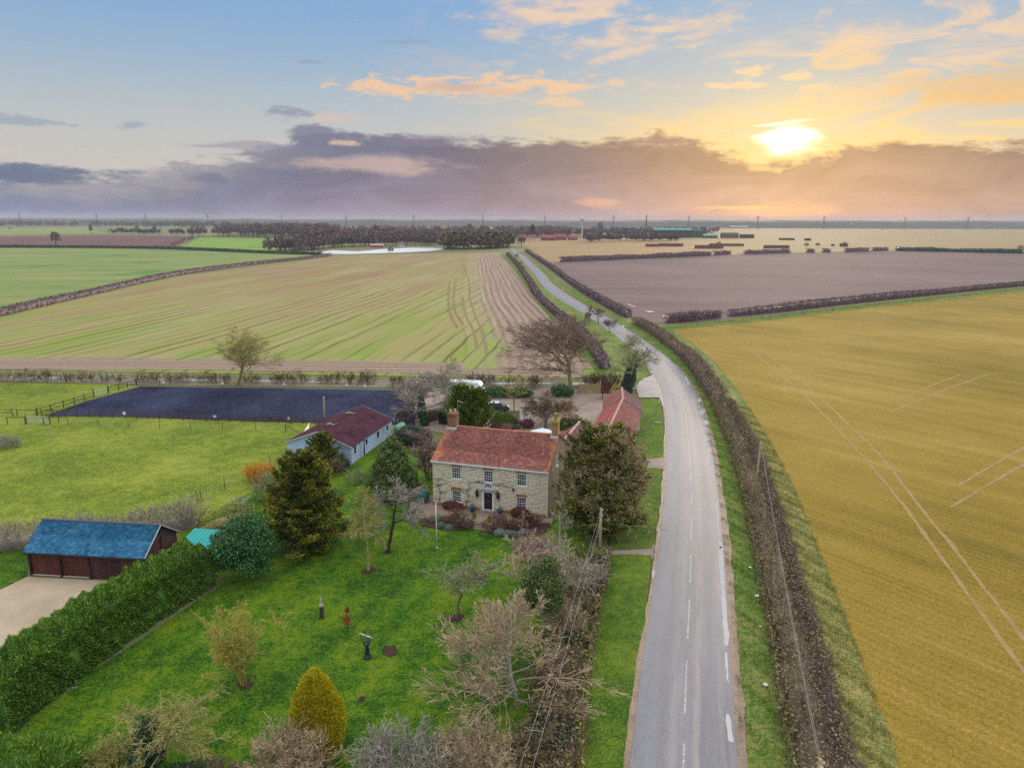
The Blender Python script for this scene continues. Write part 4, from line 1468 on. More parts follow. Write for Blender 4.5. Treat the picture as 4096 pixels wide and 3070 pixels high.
c = climber(None, 3, [(3.75, 0.0), (3.8, 0.7), (4.1, 1.5), (3.95, 2.1), (4.15, 2.9), (4.9, 3.15), (6.0, 3.1), (7.2, 3.05), (8.4, 3.0)], 1.3, 46)
c.parent = None
c.matrix_world = house.matrix_basis
props(c, 'bare climber stems trained between the farmhouse door and window', 'climber')
c = climber(None, 5, [(0.8, 0.0), (0.75, 0.7), (0.9, 1.5), (0.7, 2.2), (0.55, 2.9)], 1.2, 44)
c.matrix_world = house.matrix_basis
props(c, 'bare climber on the left corner of the farmhouse front', 'climber')


# ------------------------------------------------------------------ generic gabled outbuilding roofs
def slope_deck(parent, name, a, b, c, d, mat, th=0.06):
    """roof slab through four points (eave a-b, ridge c-d above b and a)"""
    A, B, C, D = (np.array(p, float) for p in (a, b, c, d))
    n = unit(np.cross(B - A, D - A)) * th
    return MB().hexa([A - n, B - n, C - n, D - n, A, B, C, D]).build(name, mat, parent)


# long barn beside the road, bent once along its length
barn = empty('barn', (12.2, 86.2, 0.0), 0.0, 'long low barn with bent red pantile roof beside the road', 'barn')
bo = np.array([12.2, 86.2])
cen = [np.array(p) - bo for p in ((12.0, 85.6), (16.45, 102.3), (17.35, 109.2))]
hd = [unit(cen[1] - cen[0]), unit((cen[2] - cen[0])), unit(cen[2] - cen[1])]
hw, BE, BR = 2.9, 2.55, 4.35
Ls, Rs, Ws = [], [], []
for c_, h_ in zip(cen, hd):
    nn_ = np.array([h_[1], -h_[0]])
    Ls.append(c_ - nn_ * hw)
    Rs.append(c_ + nn_ * hw)
    Ws.append(nn_)
mb = MB()
for i in range(2):
    for side, s_ in ((Ls, -1), (Rs, 1)):
        a, b = side[i], side[i + 1]
        na, nb = Ws[i] * s_ * -0.25, Ws[i + 1] * s_ * -0.25
        a2, b2 = a + na, b + nb
        a3, b3 = a + na * 2.2, b + nb * 2.2
        mb.hexa([(*a2, 0), (*b2, 0), (*b3, 0), (*a3, 0), (*a2, BE - 0.05), (*b2, BE - 0.05), (*b3, BE - 0.05), (*a3, BE - 0.05)])
for i in (0, 2):
    a, b, c_ = Ls[i] + Ws[i] * 0.25, Rs[i] - Ws[i] * 0.25, cen[i]
    h_ = hd[i] * (0.3 if i == 0 else -0.3)
    mb.prism([(*a, 0), (*b, 0), (*b, BE - 0.05), (*c_, BR - 0.12), (*a, BE - 0.05)], (*h_, 0))
mb.build('wall', plain('barn_limestone', (0.46, 0.41, 0.32), 0.9, 0.25, 1.2, bstr=0.6, fine=5.0), barn)
bt = pantile_proto(0.24, 0.36, 0.03, 4)
for i in range(2):
    for k, (side, s_) in enumerate(((Ls, -1), (Rs, 1))):
        a, b = np.array([*side[i], BE - 0.06]), np.array([*side[i + 1], BE - 0.06])
        c_, d_ = np.array([*cen[i + 1], BR]), np.array([*cen[i], BR])
        if s_ < 0:
            a, b, c_, d_ = b, a, d_, c_
        deck = slope_deck(barn, 'roof', a, b, c_, d_, M_BARNTILE)
        u = b - a
        s2 = (d_ - a) - unit(u) * ((d_ - a) @ unit(u))

        def tone(x, r, i=i, s_=s_):
            if s_ < 0:
                if i == 0:
                    v = (1 - x) * 17
                    return M_BARNTILE_P if v < 4.2 else (M_BARNTILE_R if v < 15.5 else M_BARNTILE)
                return M_BARNTILE
            if i == 1:
                return M_BARNTILE_P if r < 0.72 + 0.2 * x else M_BARNTILE
            return M_BARNTILE_P if x > 0.93 else M_BARNTILE
        roof_tiles(deck, 'pantile', a, u, s2, float(np.linalg.norm(u)), float(np.linalg.norm(s2)), bt, 0.24, 0.28, M_BARNTILE, 0, mat_fn=tone)
ridge_tiles(barn, (*cen[0], BR + 0.02), (*cen[1], BR + 0.02), M_RIDGE, 0.19, 0.40)
ridge_tiles(barn, (*cen[1], BR + 0.02), (*cen[2], BR + 0.02), M_RIDGE, 0.19, 0.40)


def on_slope(i, side, t, r, lift=0.1):
    a, b = np.array([*side[i], BE - 0.06]), np.array([*side[i + 1], BE - 0.06])
    c_, d_ = np.array([*cen[i + 1], BR]), np.array([*cen[i], BR])
    p = (a * (1 - t) + b * t) * (1 - r) + (d_ * (1 - t) + c_ * t) * r
    return p + np.array([0, 0, lift])


def skylight(i, side, t0, t1, r0, r1):
    q = [on_slope(i, side, t, r, 0.09) for t, r in ((t0, r0), (t1, r0), (t1, r1), (t0, r1))]
    up = np.array([0, 0, 0.07])
    f = MB().hexa([*[p for p in q], *[p + up for p in q]]).build('skylight', M_WHITE, barn)
    c_ = sum(q) / 4
    g = [c_ + (p - c_) * 0.8 + up * 1.06 for p in q]
    MB().hexa([*g, *[p + up * 0.15 for p in g]]).build('pane', M_GLASS, f)


skylight(0, Rs, 0.07, 0.11, 0.30, 0.66)
skylight(0, Ls, 0.36, 0.39, 0.45, 0.80)
skylight(0, Ls, 0.155, 0.225, 0.35, 0.80)
skylight(0, Ls, 0.11, 0.145, 0.10, 0.25)
gt = MB()
for i in range(2):
    gt.bar((*(Rs[i] + Ws[i] * 0.05), BE - 0.12), (*(Rs[i + 1] + Ws[i + 1] * 0.05), BE - 0.12), 0.1)
gt.build('gutter', M_IRON, barn)

# rear wing joining house and barn
wing = empty('rear_wing', (5.6, 79.2, 0.0), R(-18), 'small red roofed wing behind the farmhouse chimney', 'outbuilding')
WL, WHW, WE, WR = 10.2, 2.5, 2.7, 4.5
mb = MB()
mb.box(-WHW + 0.2, WHW - 0.2, 0, WL, 0, WE - 0.04)
mb.prism([(-WHW + 0.2, WL - 0.3, WE - 0.04), (WHW - 0.2, WL - 0.3, WE - 0.04), (0, WL - 0.3, WR - 0.12)], (0, 0.3, 0))
mb.build('wall', M_RENDER, wing)
for s_ in (-1, 1):
    a, b = ((-WHW, WL + .1, WE), (-WHW, 0, WE)) if s_ < 0 else ((WHW, 0, WE), (WHW, WL + .1, WE))
    c_, d_ = ((0, b[1], WR), (0, a[1], WR))
    dk = slope_deck(wing, 'roof', a, b, c_, d_, M_BARNTILE)
    u = np.array(b) - np.array(a)
    s2 = np.array(d_) - np.array(a)
    m_ = M_BARNTILE if s_ < 0 else M_BARNTILE_P
    roof_tiles(dk, 'pantile', a, u, s2, WL + .1, float(np.linalg.norm(s2)), bt, 0.24, 0.28, m_, 0)
ridge_tiles(wing, (0, 0, WR + .02), (0, WL + .1, WR + .02), M_RIDGE, 0.19, 0.40)

# ------------------------------------------------------------------ stable
SA = R(-13.5)
SWd, SLn, SE, SR = 8.9, 12.9, 2.35, 4.0
so = np.array([-20.2, 85.2]) - SWd * np.array([math.cos(SA), math.sin(SA)])
st = empty('stable', (*so, 0.03), SA, 'pale blue weatherboarded stable with maroon felt roof', 'stable')
mb = MB()
mb.box(0.03, SWd - 0.03, 0.03, SLn - 0.03, 0, SE - 0.05)
mb.prism([(0.03, 0.03, SE - 0.05), (SWd - 0.03, 0.03, SE - 0.05), (SWd / 2, 0.03, SR - 0.12)], (0, SLn - 0.06, 0))
mb.build('frame_wall', M_BOARD_D, st)
# boards: gable end
bh = 0.15
nb = int((SR - 0.15) / bh)
for k in range(nb):
    z = k * bh
    zt = z + bh - 0.012
    if zt < SE - 0.05:
        x0, x1, x2, x3 = 0.0, SWd, 0.0, SWd
    else:
        ins = lambda q: max(0.0, (q - (SE - 0.05)) / (SR - 0.12 - SE + 0.05)) * SWd / 2
        x0, x1, x2, x3 = ins(z), SWd - ins(z), ins(zt), SWd - ins(zt)
    if x3 - x2 < 0.1:
        continue
    MB().hexa([(x0, -0.035, z), (x1, -0.035, z), (x1, 0.02, z), (x0, 0.02, z), (x2, -0.012, zt), (x3, -0.012, zt), (x3, 0.02, zt), (x2, 0.02, zt)]).build('board', M_BOARD, st)
# boards: long side facing the house, cut round the openings
side_ops = [(0.75, 1.35, 1.0, 2.1), (4.1, 4.75, 1.15, 1.95), (7.7, 8.5, 1.0, 1.95), (10.9, 11.6, 1.15, 1.95)]
for k in range(int(SE / bh)):
    z = k * bh
    zt = min(z + bh - 0.012, SE - 0.06)
    cuts = [(0.0, SLn)]
    for (a, b, c_, d_) in side_ops:
        if c_ < zt and d_ > z:
            cuts = [q for (p, r_) in cuts for q in (((p, a), (b, r_)) if p < a < r_ else ((p, r_),))]
    for (p, q) in cuts:
        MB().hexa([(SWd - 0.02, p, z), (SWd + 0.035, p, z), (SWd + 0.035, q, z), (SWd - 0.02, q, z), (SWd - 0.02, p, zt), (SWd + 0.012, p, zt), (SWd + 0.012, q, zt), (SWd - 0.02, q, zt)]).build('board', M_BOARD, st)
for i, (a, b, c_, d_) in enumerate(side_ops):
    wv_ = MB()
    t = 0.06
    x0, x1 = SWd - 0.02, SWd + 0.06
    wv_.box(x0, x1, a - t, a, c_ - t, d_ + t)
    wv_.box(x0, x1, b, b + t, c_ - t, d_ + t)
    wv_.box(x0, x1, a, b, d_, d_ + t)
    wv_.box(x0, x1 + 0.04, a, b, c_ - t, c_)
    wn = wv_.build('window', M_WHITE, st)
    MB().box(SWd - 0.01, SWd + 0.01, a, b, c_, d_).build('pane', M_GLASS, wn)
    if i in (1, 3):
        MB().box(SWd + 0.045, SWd + 0.085, a - 0.85, a - 0.1, c_ - 0.1, d_ + 0.05).build('shutter', M_BOARD, wn)
MB().box(SWd + 0.036, SWd + 0.08, 2.45, 3.3, 0.02, 2.1).build('stable_door', M_BOARD, st)
MB().bar((SWd + 0.12, 3.55, 0.05), (SWd + 0.12, 3.55, SE - 0.05), 0.09).build('downpipe', M_IRON, st)
# roof
ov = 0.22
for s_ in (0, 1):
    x_e, z_e = (-ov, SE - 0.09) if s_ == 0 else (SWd + ov, SE - 0.09)
    a, b = ((x_e, SLn + 0.2, z_e), (x_e, -0.2, z_e)) if s_ == 0 else ((x_e, -0.2, z_e), (x_e, SLn + 0.2, z_e))
    rf = slope_deck(st, 'roof', a, b, (SWd / 2, b[1], SR), (SWd / 2, a[1], SR), M_FELT, 0.05)
mb = MB()
for yy in (-0.23, SLn + 0.20):
    for xa, xb in ((-ov - 0.02, SWd / 2), (SWd + ov + 0.02, SWd / 2)):
        mb.hexa([(xa, yy, SE - 0.26), (xa, yy + 0.03, SE - 0.26), (xb, yy + 0.03, SR - 0.17), (xb, yy, SR - 0.17), (xa, yy, SE - 0.07), (xa, yy + 0.03, SE - 0.07), (xb, yy + 0.03, SR + 0.02), (xb, yy, SR + 0.02)])
mb.build('bargeboard', M_BOARD_D, st)
for yy in (3.3, 9.0):
    v_ = MB()
    v_.prism([(SWd / 2 - 0.62, yy, SR - 0.12), (SWd / 2 + 0.62, yy, SR - 0.12), (SWd / 2 + 0.62, yy, SR + 0.06), (SWd / 2, yy, SR + 0.30), (SWd / 2 - 0.62, yy, SR + 0.06)], (0, 0.9, 0))
    vt = v_.build('roof_vent', M_CAP, st)
    MB().prism([(SWd / 2 - 0.70, yy - 0.05, SR + 0.07), (SWd / 2, yy - 0.05, SR + 0.35), (SWd / 2 + 0.70, yy - 0.05, SR + 0.07), (SWd / 2 + 0.70, yy - 0.05, SR + 0.03), (SWd / 2, yy - 0.05, SR + 0.305), (SWd / 2 - 0.70, yy - 0.05, SR + 0.03)], (0, 1.0, 0)).build('vent_cap', M_FELT, vt)

# small tool store against the stable
ts = empty('tool_store', G(1137, 1893, 0.06), SA, 'small pale tool store with sloping felt top behind the dark conifer', 'shed')
for k in range(10):
    MB().box(0, 1.7, -0.012 + 0.0, 0.03, k * 0.13, k * 0.13 + 0.12).build('board', M_BOARD, ts)
mb = MB().box(0.01, 1.69, 0.031, 1.1, 0, 1.3)
mb.build('carcass', M_BOARD, ts)
MB().hexa([(-0.15, -0.2, 1.30), (1.85, -0.2, 1.30), (1.85, 1.2, 1.62), (-0.15, 1.2, 1.62), (-0.15, -0.2, 1.36), (1.85, -0.2, 1.36), (1.85, 1.2, 1.68), (-0.15, 1.2, 1.68)]).build('roof', M_LEAD, ts)

# ------------------------------------------------------------------ garage with slate roof
GA = R(-5.9)
GL, GD, GE, GR_ = 11.0, 5.3, 2.3, 4.05
gar = empty('garage', (-41.7, 55.95, 0.07), GA, 'maroon timber garage with blue slate roof by the gravel drive', 'garage')
fy = 0.25           # front posts line, under the eave
mb = MB()
mb.box(0.2, GL - 0.2, GD - 0.4, GD - 0.25, 0, GE - 0.05)
mb.box(0.2, 0.32, fy + 0.2, GD - 0.4, 0, GE - 0.05)
mb.prism([(GL - 0.32, fy + 0.1, 0), (GL - 0.32, GD - 0.25, 0), (GL - 0.32, GD - 0.25, GE), (GL - 0.32, GD / 2, GR_ - 0.15), (GL - 0.32, fy + 0.1, GE)], (0.1, 0, 0))
mb.prism([(0.2, fy + 0.1, GE - 0.05), (0.2, GD - 0.25, GE - 0.05), (0.2, GD / 2, GR_ - 0.15)], (0.1, 0, 0))
mb.build('wall', M_TIMBER, gar)
nb = int((GR_ - 0.2) / 0.17)
for k in range(nb):
    z = 0.17 * k
    zt = z + 0.16
    f = lambda q: fy + 0.08 if q < GE - 0.1 else fy + 0.08 + (q - GE + 0.1) / (GR_ - 0.15 - GE + 0.1) * (GD / 2 - fy - 0.08)
    y0, y1 = f(z), f(zt)
    if GD - 2 * y1 > 0.1:
        MB().hexa([(GL - 0.22, y0, z), (GL - 0.17, y0, z), (GL - 0.17, GD - y0, z), (GL - 0.22, GD - y0, z), (GL - 0.22, y1, zt), (GL - 0.195, y1, zt), (GL - 0.195, GD - y1, zt), (GL - 0.22, GD - y1, zt)]).build('weatherboard', M_TIMBER, gar)
MB().bar((GL - 0.15, GD / 2, 0), (GL - 0.15, GD / 2, GR_ - 0.3), 0.07).build('cover_strip', M_TIMBER_D, gar)
bay = [0.15, 2.95, 5.6, 6.95, 8.2, 9.5, 10.7]
for i, x in enumerate((0.15, 2.95, 5.6)):
    MB().box(x, x + 0.17, fy - 0.1, fy + 0.09, 0.0, GE - 0.22).build('post', M_TIMBER_D, gar)
    for sgn in (-1, 1):
        if (i == 0 and sgn < 0) or (i == 2 and sgn > 0):
            continue
        cxp = x + (0.17 if sgn > 0 else 0.0)
        pts = [(cxp + sgn * 0.45 * (1 - math.cos(t)), fy, GE - 0.70 + 0.46 * math.sin(t)) for t in np.linspace(0, math.pi / 2, 5)]
        MB().tube(pts, 0.06, 5).build('arched_brace', M_TIMBER_D, gar)
MB().box(0.05, GL - 0.05, fy - 0.11, fy + 0.10, GE - 0.22, GE - 0.06).build('wall_plate', M_TIMBER_D, gar)
for x0, x1 in ((0.33, 2.93), (3.13, 5.58)):
    gd = MB().box(x0, x1, fy + 0.10, fy + 0.16, 0.03, GE - 0.22).build('garage_door', M_GDOOR, gar)
    n = 9
    for k in range(n):
        a = x0 + (x1 - x0) * k / n
        MB().box(a + 0.012, a + (x1 - x0) / n - 0.012, fy + 0.08, fy + 0.10, 0.05, GE - 0.24).build('plank', M_GDOOR, gd)
MB().box(0.3, 5.6, fy - 0.05, fy + 0.16, 0.0, 0.03).build('threshold', M_CAP, gar)
x = 5.79
while x < GL - 0.35:
    MB().box(x, x + 0.185, fy + 0.0, fy + 0.05, 0.02, GE - 0.22).build('plank', M_TIMBER, gar)
    x += 0.20
MB().box(5.79, GL - 0.35, fy + 0.052, fy + 0.12, 0.0, GE - 0.22).build('door_backing', M_TIMBER_D, gar)
MB().bar((8.0, fy - 0.02, 0.05), (8.0, fy - 0.02, GE - 0.25), 0.05).build('cover_strip', M_TIMBER_D, gar)
slp = slab_proto(0.30, 0.34)
for s_ in (0, 1):
    if s_ == 0:
        a, b = (-0.12, 0.0, GE - 0.10), (GL, 0.0, GE - 0.10)
    else:
        a, b = (GL, GD, GE - 0.10), (-0.12, GD, GE - 0.10)
    c_, d_ = (b[0], GD / 2, GR_), (a[0], GD / 2, GR_)
    dk = slope_deck(gar, 'roof', a, b, c_, d_, M_SLATE_RIDGE, 0.05)
    s2 = np.array(d_) - np.array(a)
    roof_tiles(dk, 'slate', a, np.array(b) - np.array(a), s2, GL + 0.12, float(np.linalg.norm(s2)), slp, 0.30, 0.20, M_SLATE, 300 if s_ == 0 else 0, 0.985, 0.5)
ridge_tiles(gar, (-0.12, GD / 2, GR_ + 0.0), (GL, GD / 2, GR_ + 0.0), M_SLATE_RIDGE, 0.13, 0.5)
vs = MB()
vs.bar((GL + 0.02, -0.02, GE - 0.06), (GL + 0.02, GD / 2, GR_ + 0.05), 0.05, 0.06)
vs.bar((GL + 0.02, GD + 0.02, GE - 0.06), (GL + 0.02, GD / 2, GR_ + 0.05), 0.05, 0.06)
vs.build('verge_strip', M_CAP, gar)
MB().bar((-0.15, -0.06, GE - 0.16), (GL, -0.06, GE - 0.16), 0.10).build('gutter', M_IRON, gar)

# turquoise-roofed shed behind the clipped hedge
p0 = G(690, 2192, 1.9)
shed = empty('garden_shed', (p0[0], p0[1], 0.05), R(-8), 'shed with turquoise sheet roof peeping over the conifer hedge', 'shed')
mb = MB().box(0.1, 3.0, 0.1, 3.3, 0, 1.85)
mb.prism([(0.1, 0.1, 1.85), (0.1, 3.3, 1.85), (0.1, 3.3, 2.42)], (2.9, 0, 0))
mb.build('wall', M_TIMBER, shed)
mt = plain('turquoise_sheet', (0.025, 0.38, 0.36), 0.5, 0.12, 1.0)
shed.location.z = -0.30
for k in range(8):
    x0 = k * 0.40 - 0.05
    MB().hexa([(x0, -0.1, 1.86), (x0 + 0.39, -0.1, 1.86), (x0 + 0.39, 3.5, 2.50), (x0, 3.5, 2.50), (x0, -0.1, 1.89), (x0 + 0.39, -0.1, 1.91), (x0 + 0.39, 3.5, 2.55), (x0, 3.5, 2.53)]).build('roof_sheet', mt, shed)

# ------------------------------------------------------------------ plants: geometry
def perp_basis(D):
    ref = np.where(np.abs(D[..., 2:3]) < 0.9, np.array([0, 0, 1.0]), np.array([1.0, 0, 0]))
    A = np.cross(D, ref)
    A /= np.linalg.norm(A, axis=-1, keepdims=True) + 1e-9
    return A, np.cross(D, A)


def tubes(P, Rd, sides):
    """P (n,K,3) polylines, Rd (n,K) radii -> V, F, per-face random"""
    n, K, _ = P.shape
    if sides == 2:                      # thin twig: one flat strip
        D = P[:, -1] - P[:, 0]
        X = np.cross(D, rng.normal(size=D.shape))
        X /= np.linalg.norm(X, axis=-1, keepdims=True) + 1e-9
        W = X[:, None] * Rd[:, :, None] * 1.4
        V = np.stack([P - W, P + W], 2)
        idx = np.arange(n * K * 2).reshape(n, K, 2)
        F = np.stack([idx[:, :-1, 0], idx[:, :-1, 1], idx[:, 1:, 1], idx[:, 1:, 0]], -1).reshape(-1, 4)
        return V.reshape(-1, 3), F
    D = np.gradient(P, axis=1)
    D /= np.linalg.norm(D, axis=-1, keepdims=True) + 1e-9
    A, B = perp_basis(D)
    ang = 2 * math.pi * np.arange(sides) / sides
    ring = A[:, :, None] * np.cos(ang)[:, None] + B[:, :, None] * np.sin(ang)[:, None]
    V = P[:, :, None] + ring * Rd[:, :, None, None]
    idx = np.arange(n * K * sides).reshape(n, K, sides)
    a = idx[:, :-1]
    b = np.roll(a, -1, 2)
    c = idx[:, 1:]
    d = np.roll(c, -1, 2)
    F = np.stack([a, b, d, c], -1).reshape(-1, 4)
    return V.reshape(-1, 3), F


def grow(r, start, dirs, lens, rads, levels):
    """levels: list of dicts(K, kids, ang, ratio, rr, up, gnarl, t0). Returns [(P,R)] for each level"""
    out = []
    for li, L in enumerate(levels):
        n, K = len(start), L['K']
        P = np.zeros((n, K + 1, 3))
        P[:, 0] = start
        D = dirs.copy()
        Ds = [D.copy()]
        for k in range(K):
            D = D + r.normal(size=D.shape) * L.get('gnarl', 0.15)
            D[:, 2] += L.get('up', 0.0)
            D /= np.linalg.norm(D, axis=1, keepdims=True) + 1e-9
            P[:, k + 1] = P[:, k] + D * (lens / K)[:, None]
            Ds.append(D.copy())
        Ds = np.stack(Ds, 1)
        tp = np.linspace(1, L.get('tip', 0.45), K + 1)
        Rd = rads[:, None] * tp[None]
        out.append((P, Rd))
        if li + 1 == len(levels):
            break
        m = L['kids']
        t = r.uniform(L.get('t0', 0.3), 1.0, (n, m)) ** L.get('tpow', 1.0)
        t[:, 0] = 1.0
        f = t * K
        i = np.minimum(f.astype(int), K - 1)
        fr = (f - i)[..., None]
        rows = np.arange(n)[:, None]
        st = P[rows, i] * (1 - fr) + P[rows, i + 1] * fr
        dd = Ds[rows, i]
        A, B = perp_basis(dd)
        az_ = r.uniform(0, 2 * math.pi, (n, m))[..., None]
        an = np.abs(r.normal(L['ang'], 0.22, (n, m)))[..., None]
        an[:, 0] *= 0.4
        nd = dd * np.cos(an) + (A * np.cos(az_) + B * np.sin(az_)) * np.sin(an)
        ln = lens[:, None] * L['ratio'] * r.uniform(0.65, 1.2, (n, m)) * (1.0 - L.get('fall', 0.35) * (t - L.get('t0', 0.3)))
        rd = rads[:, None] * (1 - (1 - L.get('tip', 0.45)) * t) * L['rr'] * r.uniform(0.7, 1.0, (n, m))
        start, dirs, lens, rads = st.reshape(-1, 3), nd.reshape(-1, 3), ln.ravel(), rd.ravel()
    return out


def join_tubes(parts, sides):
    Vs, Fs, Rn, off = [], [], [], 0
    for (P, Rd), s_ in zip(parts, sides):
        V, F = tubes(P, Rd, s_)
        Vs.append(V)
        Fs.append(F + off)
        per = (P.shape[1] - 1) * (1 if s_ == 2 else s_)
        Rn.append(np.repeat(rng.random(len(P)), per))
        off += len(V)
    return np.vstack(Vs), np.vstack(Fs), np.concatenate(Rn)


def leaf_quads(C, N, size, aspect=0.5, flat=0.6, hang=0.0):
    """leaves at C, facing about N; size (n,) ; returns V,F"""
    n = len(C)
    N = N + rng.normal(size=N.shape) * flat
    N /= np.linalg.norm(N, axis=1, keepdims=True) + 1e-9
    A, B = perp_basis(N)
    t = rng.uniform(0, 2 * math.pi, n)[:, None]
    X = A * np.cos(t) + B * np.sin(t)
    X[:, 2] -= hang
    X /= np.linalg.norm(X, axis=1, keepdims=True) + 1e-9
    Y = np.cross(N, X)
    s_ = size[:, None]
    V = np.stack([C - X * s_, C - Y * s_ * aspect, C + X * s_, C + Y * s_ * aspect], 1)
    return V.reshape(-1, 3), np.arange(4 * n).reshape(n, 4)


def spray_quads(C, D, size, aspect=0.28):
    """long needles or sprays pointing along D from C"""
    n = len(C)
    D = D / (np.linalg.norm(D, axis=1, keepdims=True) + 1e-9)
    A, B = perp_basis(D)
    t = rng.uniform(0, 2 * math.pi, n)[:, None]
    Y = A * np.cos(t) + B * np.sin(t)
    s_ = size[:, None]
    V = np.stack([C - Y * s_ * aspect * 0.8, C + Y * s_ * aspect * 0.8, C + D * s_], 1)
    return V.reshape(-1, 3), np.arange(3 * n).reshape(n, 3)


def leaf_tris(C, N, size, flat=0.7):
    """three-cornered sprigs at C facing about N"""
    n = len(C)
    N = N + rng.normal(size=N.shape) * flat
    N /= np.linalg.norm(N, axis=1, keepdims=True) + 1e-9
    A, B = perp_basis(N)
    t = rng.uniform(0, 2 * math.pi, n)
    V = np.stack([C + (A * np.cos(t + k)[:, None] + B * np.sin(t + k)[:, None]) * (size * q)[:, None] for k, q in ((0, 1.15), (2.3, 0.8), (4.0, 0.8))], 1)
    return V.reshape(-1, 3), np.arange(3 * n).reshape(n, 3)


def sphere_dirs(n, zmin=-1.0):
    z = rng.uniform(zmin, 1, n)
    a = rng.uniform(0, 2 * math.pi, n)
    q = np.sqrt(1 - z * z)
    return np.column_stack([q * np.cos(a), q * np.sin(a), z])


def ico(sub=2):
    import bmesh
    bm = bmesh.new()
    bmesh.ops.create_icosphere(bm, subdivisions=sub, radius=1.0)
    V = np.array([v.co[:] for v in bm.verts])
    F = np.array([[v.index for v in f.verts] for f in bm.faces])
    bm.free()
    return V, F


ICO = ico(2)


def lobes_core(lobes, k=0.82):
    Vs, Fs, off = [], [], 0
    for (c, rad) in lobes:
        V = ICO[0] * np.array(rad) * k * (1 + 0.10 * np.sin(ICO[0] @ np.array([5.1, 3.3, 4.7]))[:, None]) + np.array(c)
        V[:, 2] = np.maximum(V[:, 2], 0.02)
        Vs.append(V)
        Fs.append(ICO[1] + off)
        off += len(V)
    return np.vstack(Vs), np.vstack(Fs)


# ------------------------------------------------------------------ plants: materials
LM = {
    'lichen': leafmat('lichen_twig', (0.17, 0.15, 0.05), (0.33, 0.30, 0.10)),
    'silver': leafmat('silver_twig', (0.17, 0.15, 0.125), (0.36, 0.33, 0.28)),
    'pale': leafmat('pale_twig', (0.19, 0.165, 0.115), (0.37, 0.325, 0.24)),
    'greengrey': leafmat('grey_green_twig', (0.16, 0.17, 0.085), (0.30, 0.31, 0.17)),
    'yellow': leafmat('yellow_twig', (0.23, 0.20, 0.05), (0.43, 0.36, 0.08)),
    'tan': leafmat('tan_twig', (0.23, 0.17, 0.10), (0.44, 0.34, 0.22)),
    'brown': leafmat('brown_twig', (0.095, 0.065, 0.045), (0.22, 0.155, 0.11)),
    'purple': leafmat('purple_twig', (0.085, 0.055, 0.062), (0.19, 0.125, 0.135)),
    'pink': leafmat('pink_twig', (0.19, 0.105, 0.115), (0.37, 0.22, 0.235)),
    'orange': leafmat('orange_twig', (0.42, 0.19, 0.02), (0.62, 0.31, 0.05)),
    'yewtwig': leafmat('yew_twig', (0.19, 0.145, 0.07), (0.42, 0.32, 0.18)),
    'rust': leafmat('rust_leaf', (0.17, 0.045, 0.015), (0.33, 0.09, 0.025)),
    'maroon': leafmat('maroon_twig', (0.07, 0.022, 0.028), (0.15, 0.045, 0.055)),
    'russet': leafmat('russet_twig', (0.13, 0.065, 0.05), (0.26, 0.14, 0.10)),
    'hedge': leafmat('clipped_conifer', (0.034, 0.105, 0.016), (0.13, 0.25, 0.022), c3=(0.30, 0.40, 0.035), scale=0.35),
    'laurel': leafmat('laurel_leaf', (0.014, 0.058, 0.014), (0.045, 0.145, 0.035), 0.4, 0.35, c3=(0.10, 0.23, 0.06)),
    'yewgold': leafmat('gold_green_conifer', (0.030, 0.050, 0.008), (0.135, 0.145, 0.012), c3=(0.24, 0.21, 0.015), scale=0.3),
    'gold': leafmat('golden_conifer', (0.20, 0.18, 0.006), (0.50, 0.42, 0.010), c3=(0.58, 0.49, 0.015), scale=1.2),
    'oak': leafmat('evergreen_oak_leaf', (0.032, 0.060, 0.016), (0.105, 0.145, 0.035), c3=(0.23, 0.25, 0.06), scale=0.4),
    'ivy': leafmat('ivy_leaf', (0.010, 0.030, 0.014), (0.030, 0.070, 0.030), 0.4, 0.4),
    'yew': leafmat('yew_leaf', (0.024, 0.040, 0.010), (0.092, 0.102, 0.018), c3=(0.23, 0.19, 0.03), scale=0.35),
    'cypress': leafmat('cypress_leaf', (0.045, 0.075, 0.008), (0.115, 0.165, 0.012), c3=(0.17, 0.22, 0.03), scale=0.5),
    'box': leafmat('clipped_box', (0.035, 0.075, 0.008), (0.105, 0.155, 0.014), c3=(0.20, 0.24, 0.03)),
    'darkshrub': leafmat('dark_shrub_leaf', (0.024, 0.038, 0.024), (0.070, 0.090, 0.055)),
    'lavender': leafmat('lavender_leaf', (0.13, 0.19, 0.17), (0.27, 0.34, 0.31)),
    'topiary': leafmat('lime_topiary', (0.12, 0.17, 0.006), (0.27, 0.32, 0.012)),
    'bramble': leafmat('bramble', (0.075, 0.052, 0.036), (0.21, 0.145, 0.085), c3=(0.10, 0.15, 0.035)),
    'bramblegreen': leafmat('bramble_leaf', (0.075, 0.058, 0.032), (0.22, 0.17, 0.080), c3=(0.26, 0.25, 0.06)),
    'ashkeys': leafmat('ash_keys', (0.16, 0.085, 0.06), (0.27, 0.16, 0.11)),
    'grass': leafmat('rough_grass_blade', (0.055, 0.13, 0.012), (0.16, 0.25, 0.03), c3=(0.32, 0.29, 0.10)),
    'straw': leafmat('straw_grass_blade', (0.19, 0.19, 0.05), (0.44, 0.36, 0.13), c3=(0.14, 0.22, 0.05)),
}
BARK = plain('grey_bark', (0.17, 0.14, 0.11), 0.95, 0.35, 3.0, bstr=0.8)
BARK_D = plain('dark_bark', (0.065, 0.045, 0.036), 0.95, 0.3, 3.0, bstr=0.8)
BARK_L = plain('lichen_bark', (0.30, 0.27, 0.12), 0.95, 0.35, 3.0, bstr=0.8)
BARK_P = plain('pale_bark', (0.36, 0.32, 0.26), 0.95, 0.25, 3.0, bstr=0.6)

UP = np.array([[0, 0, 1.0]])


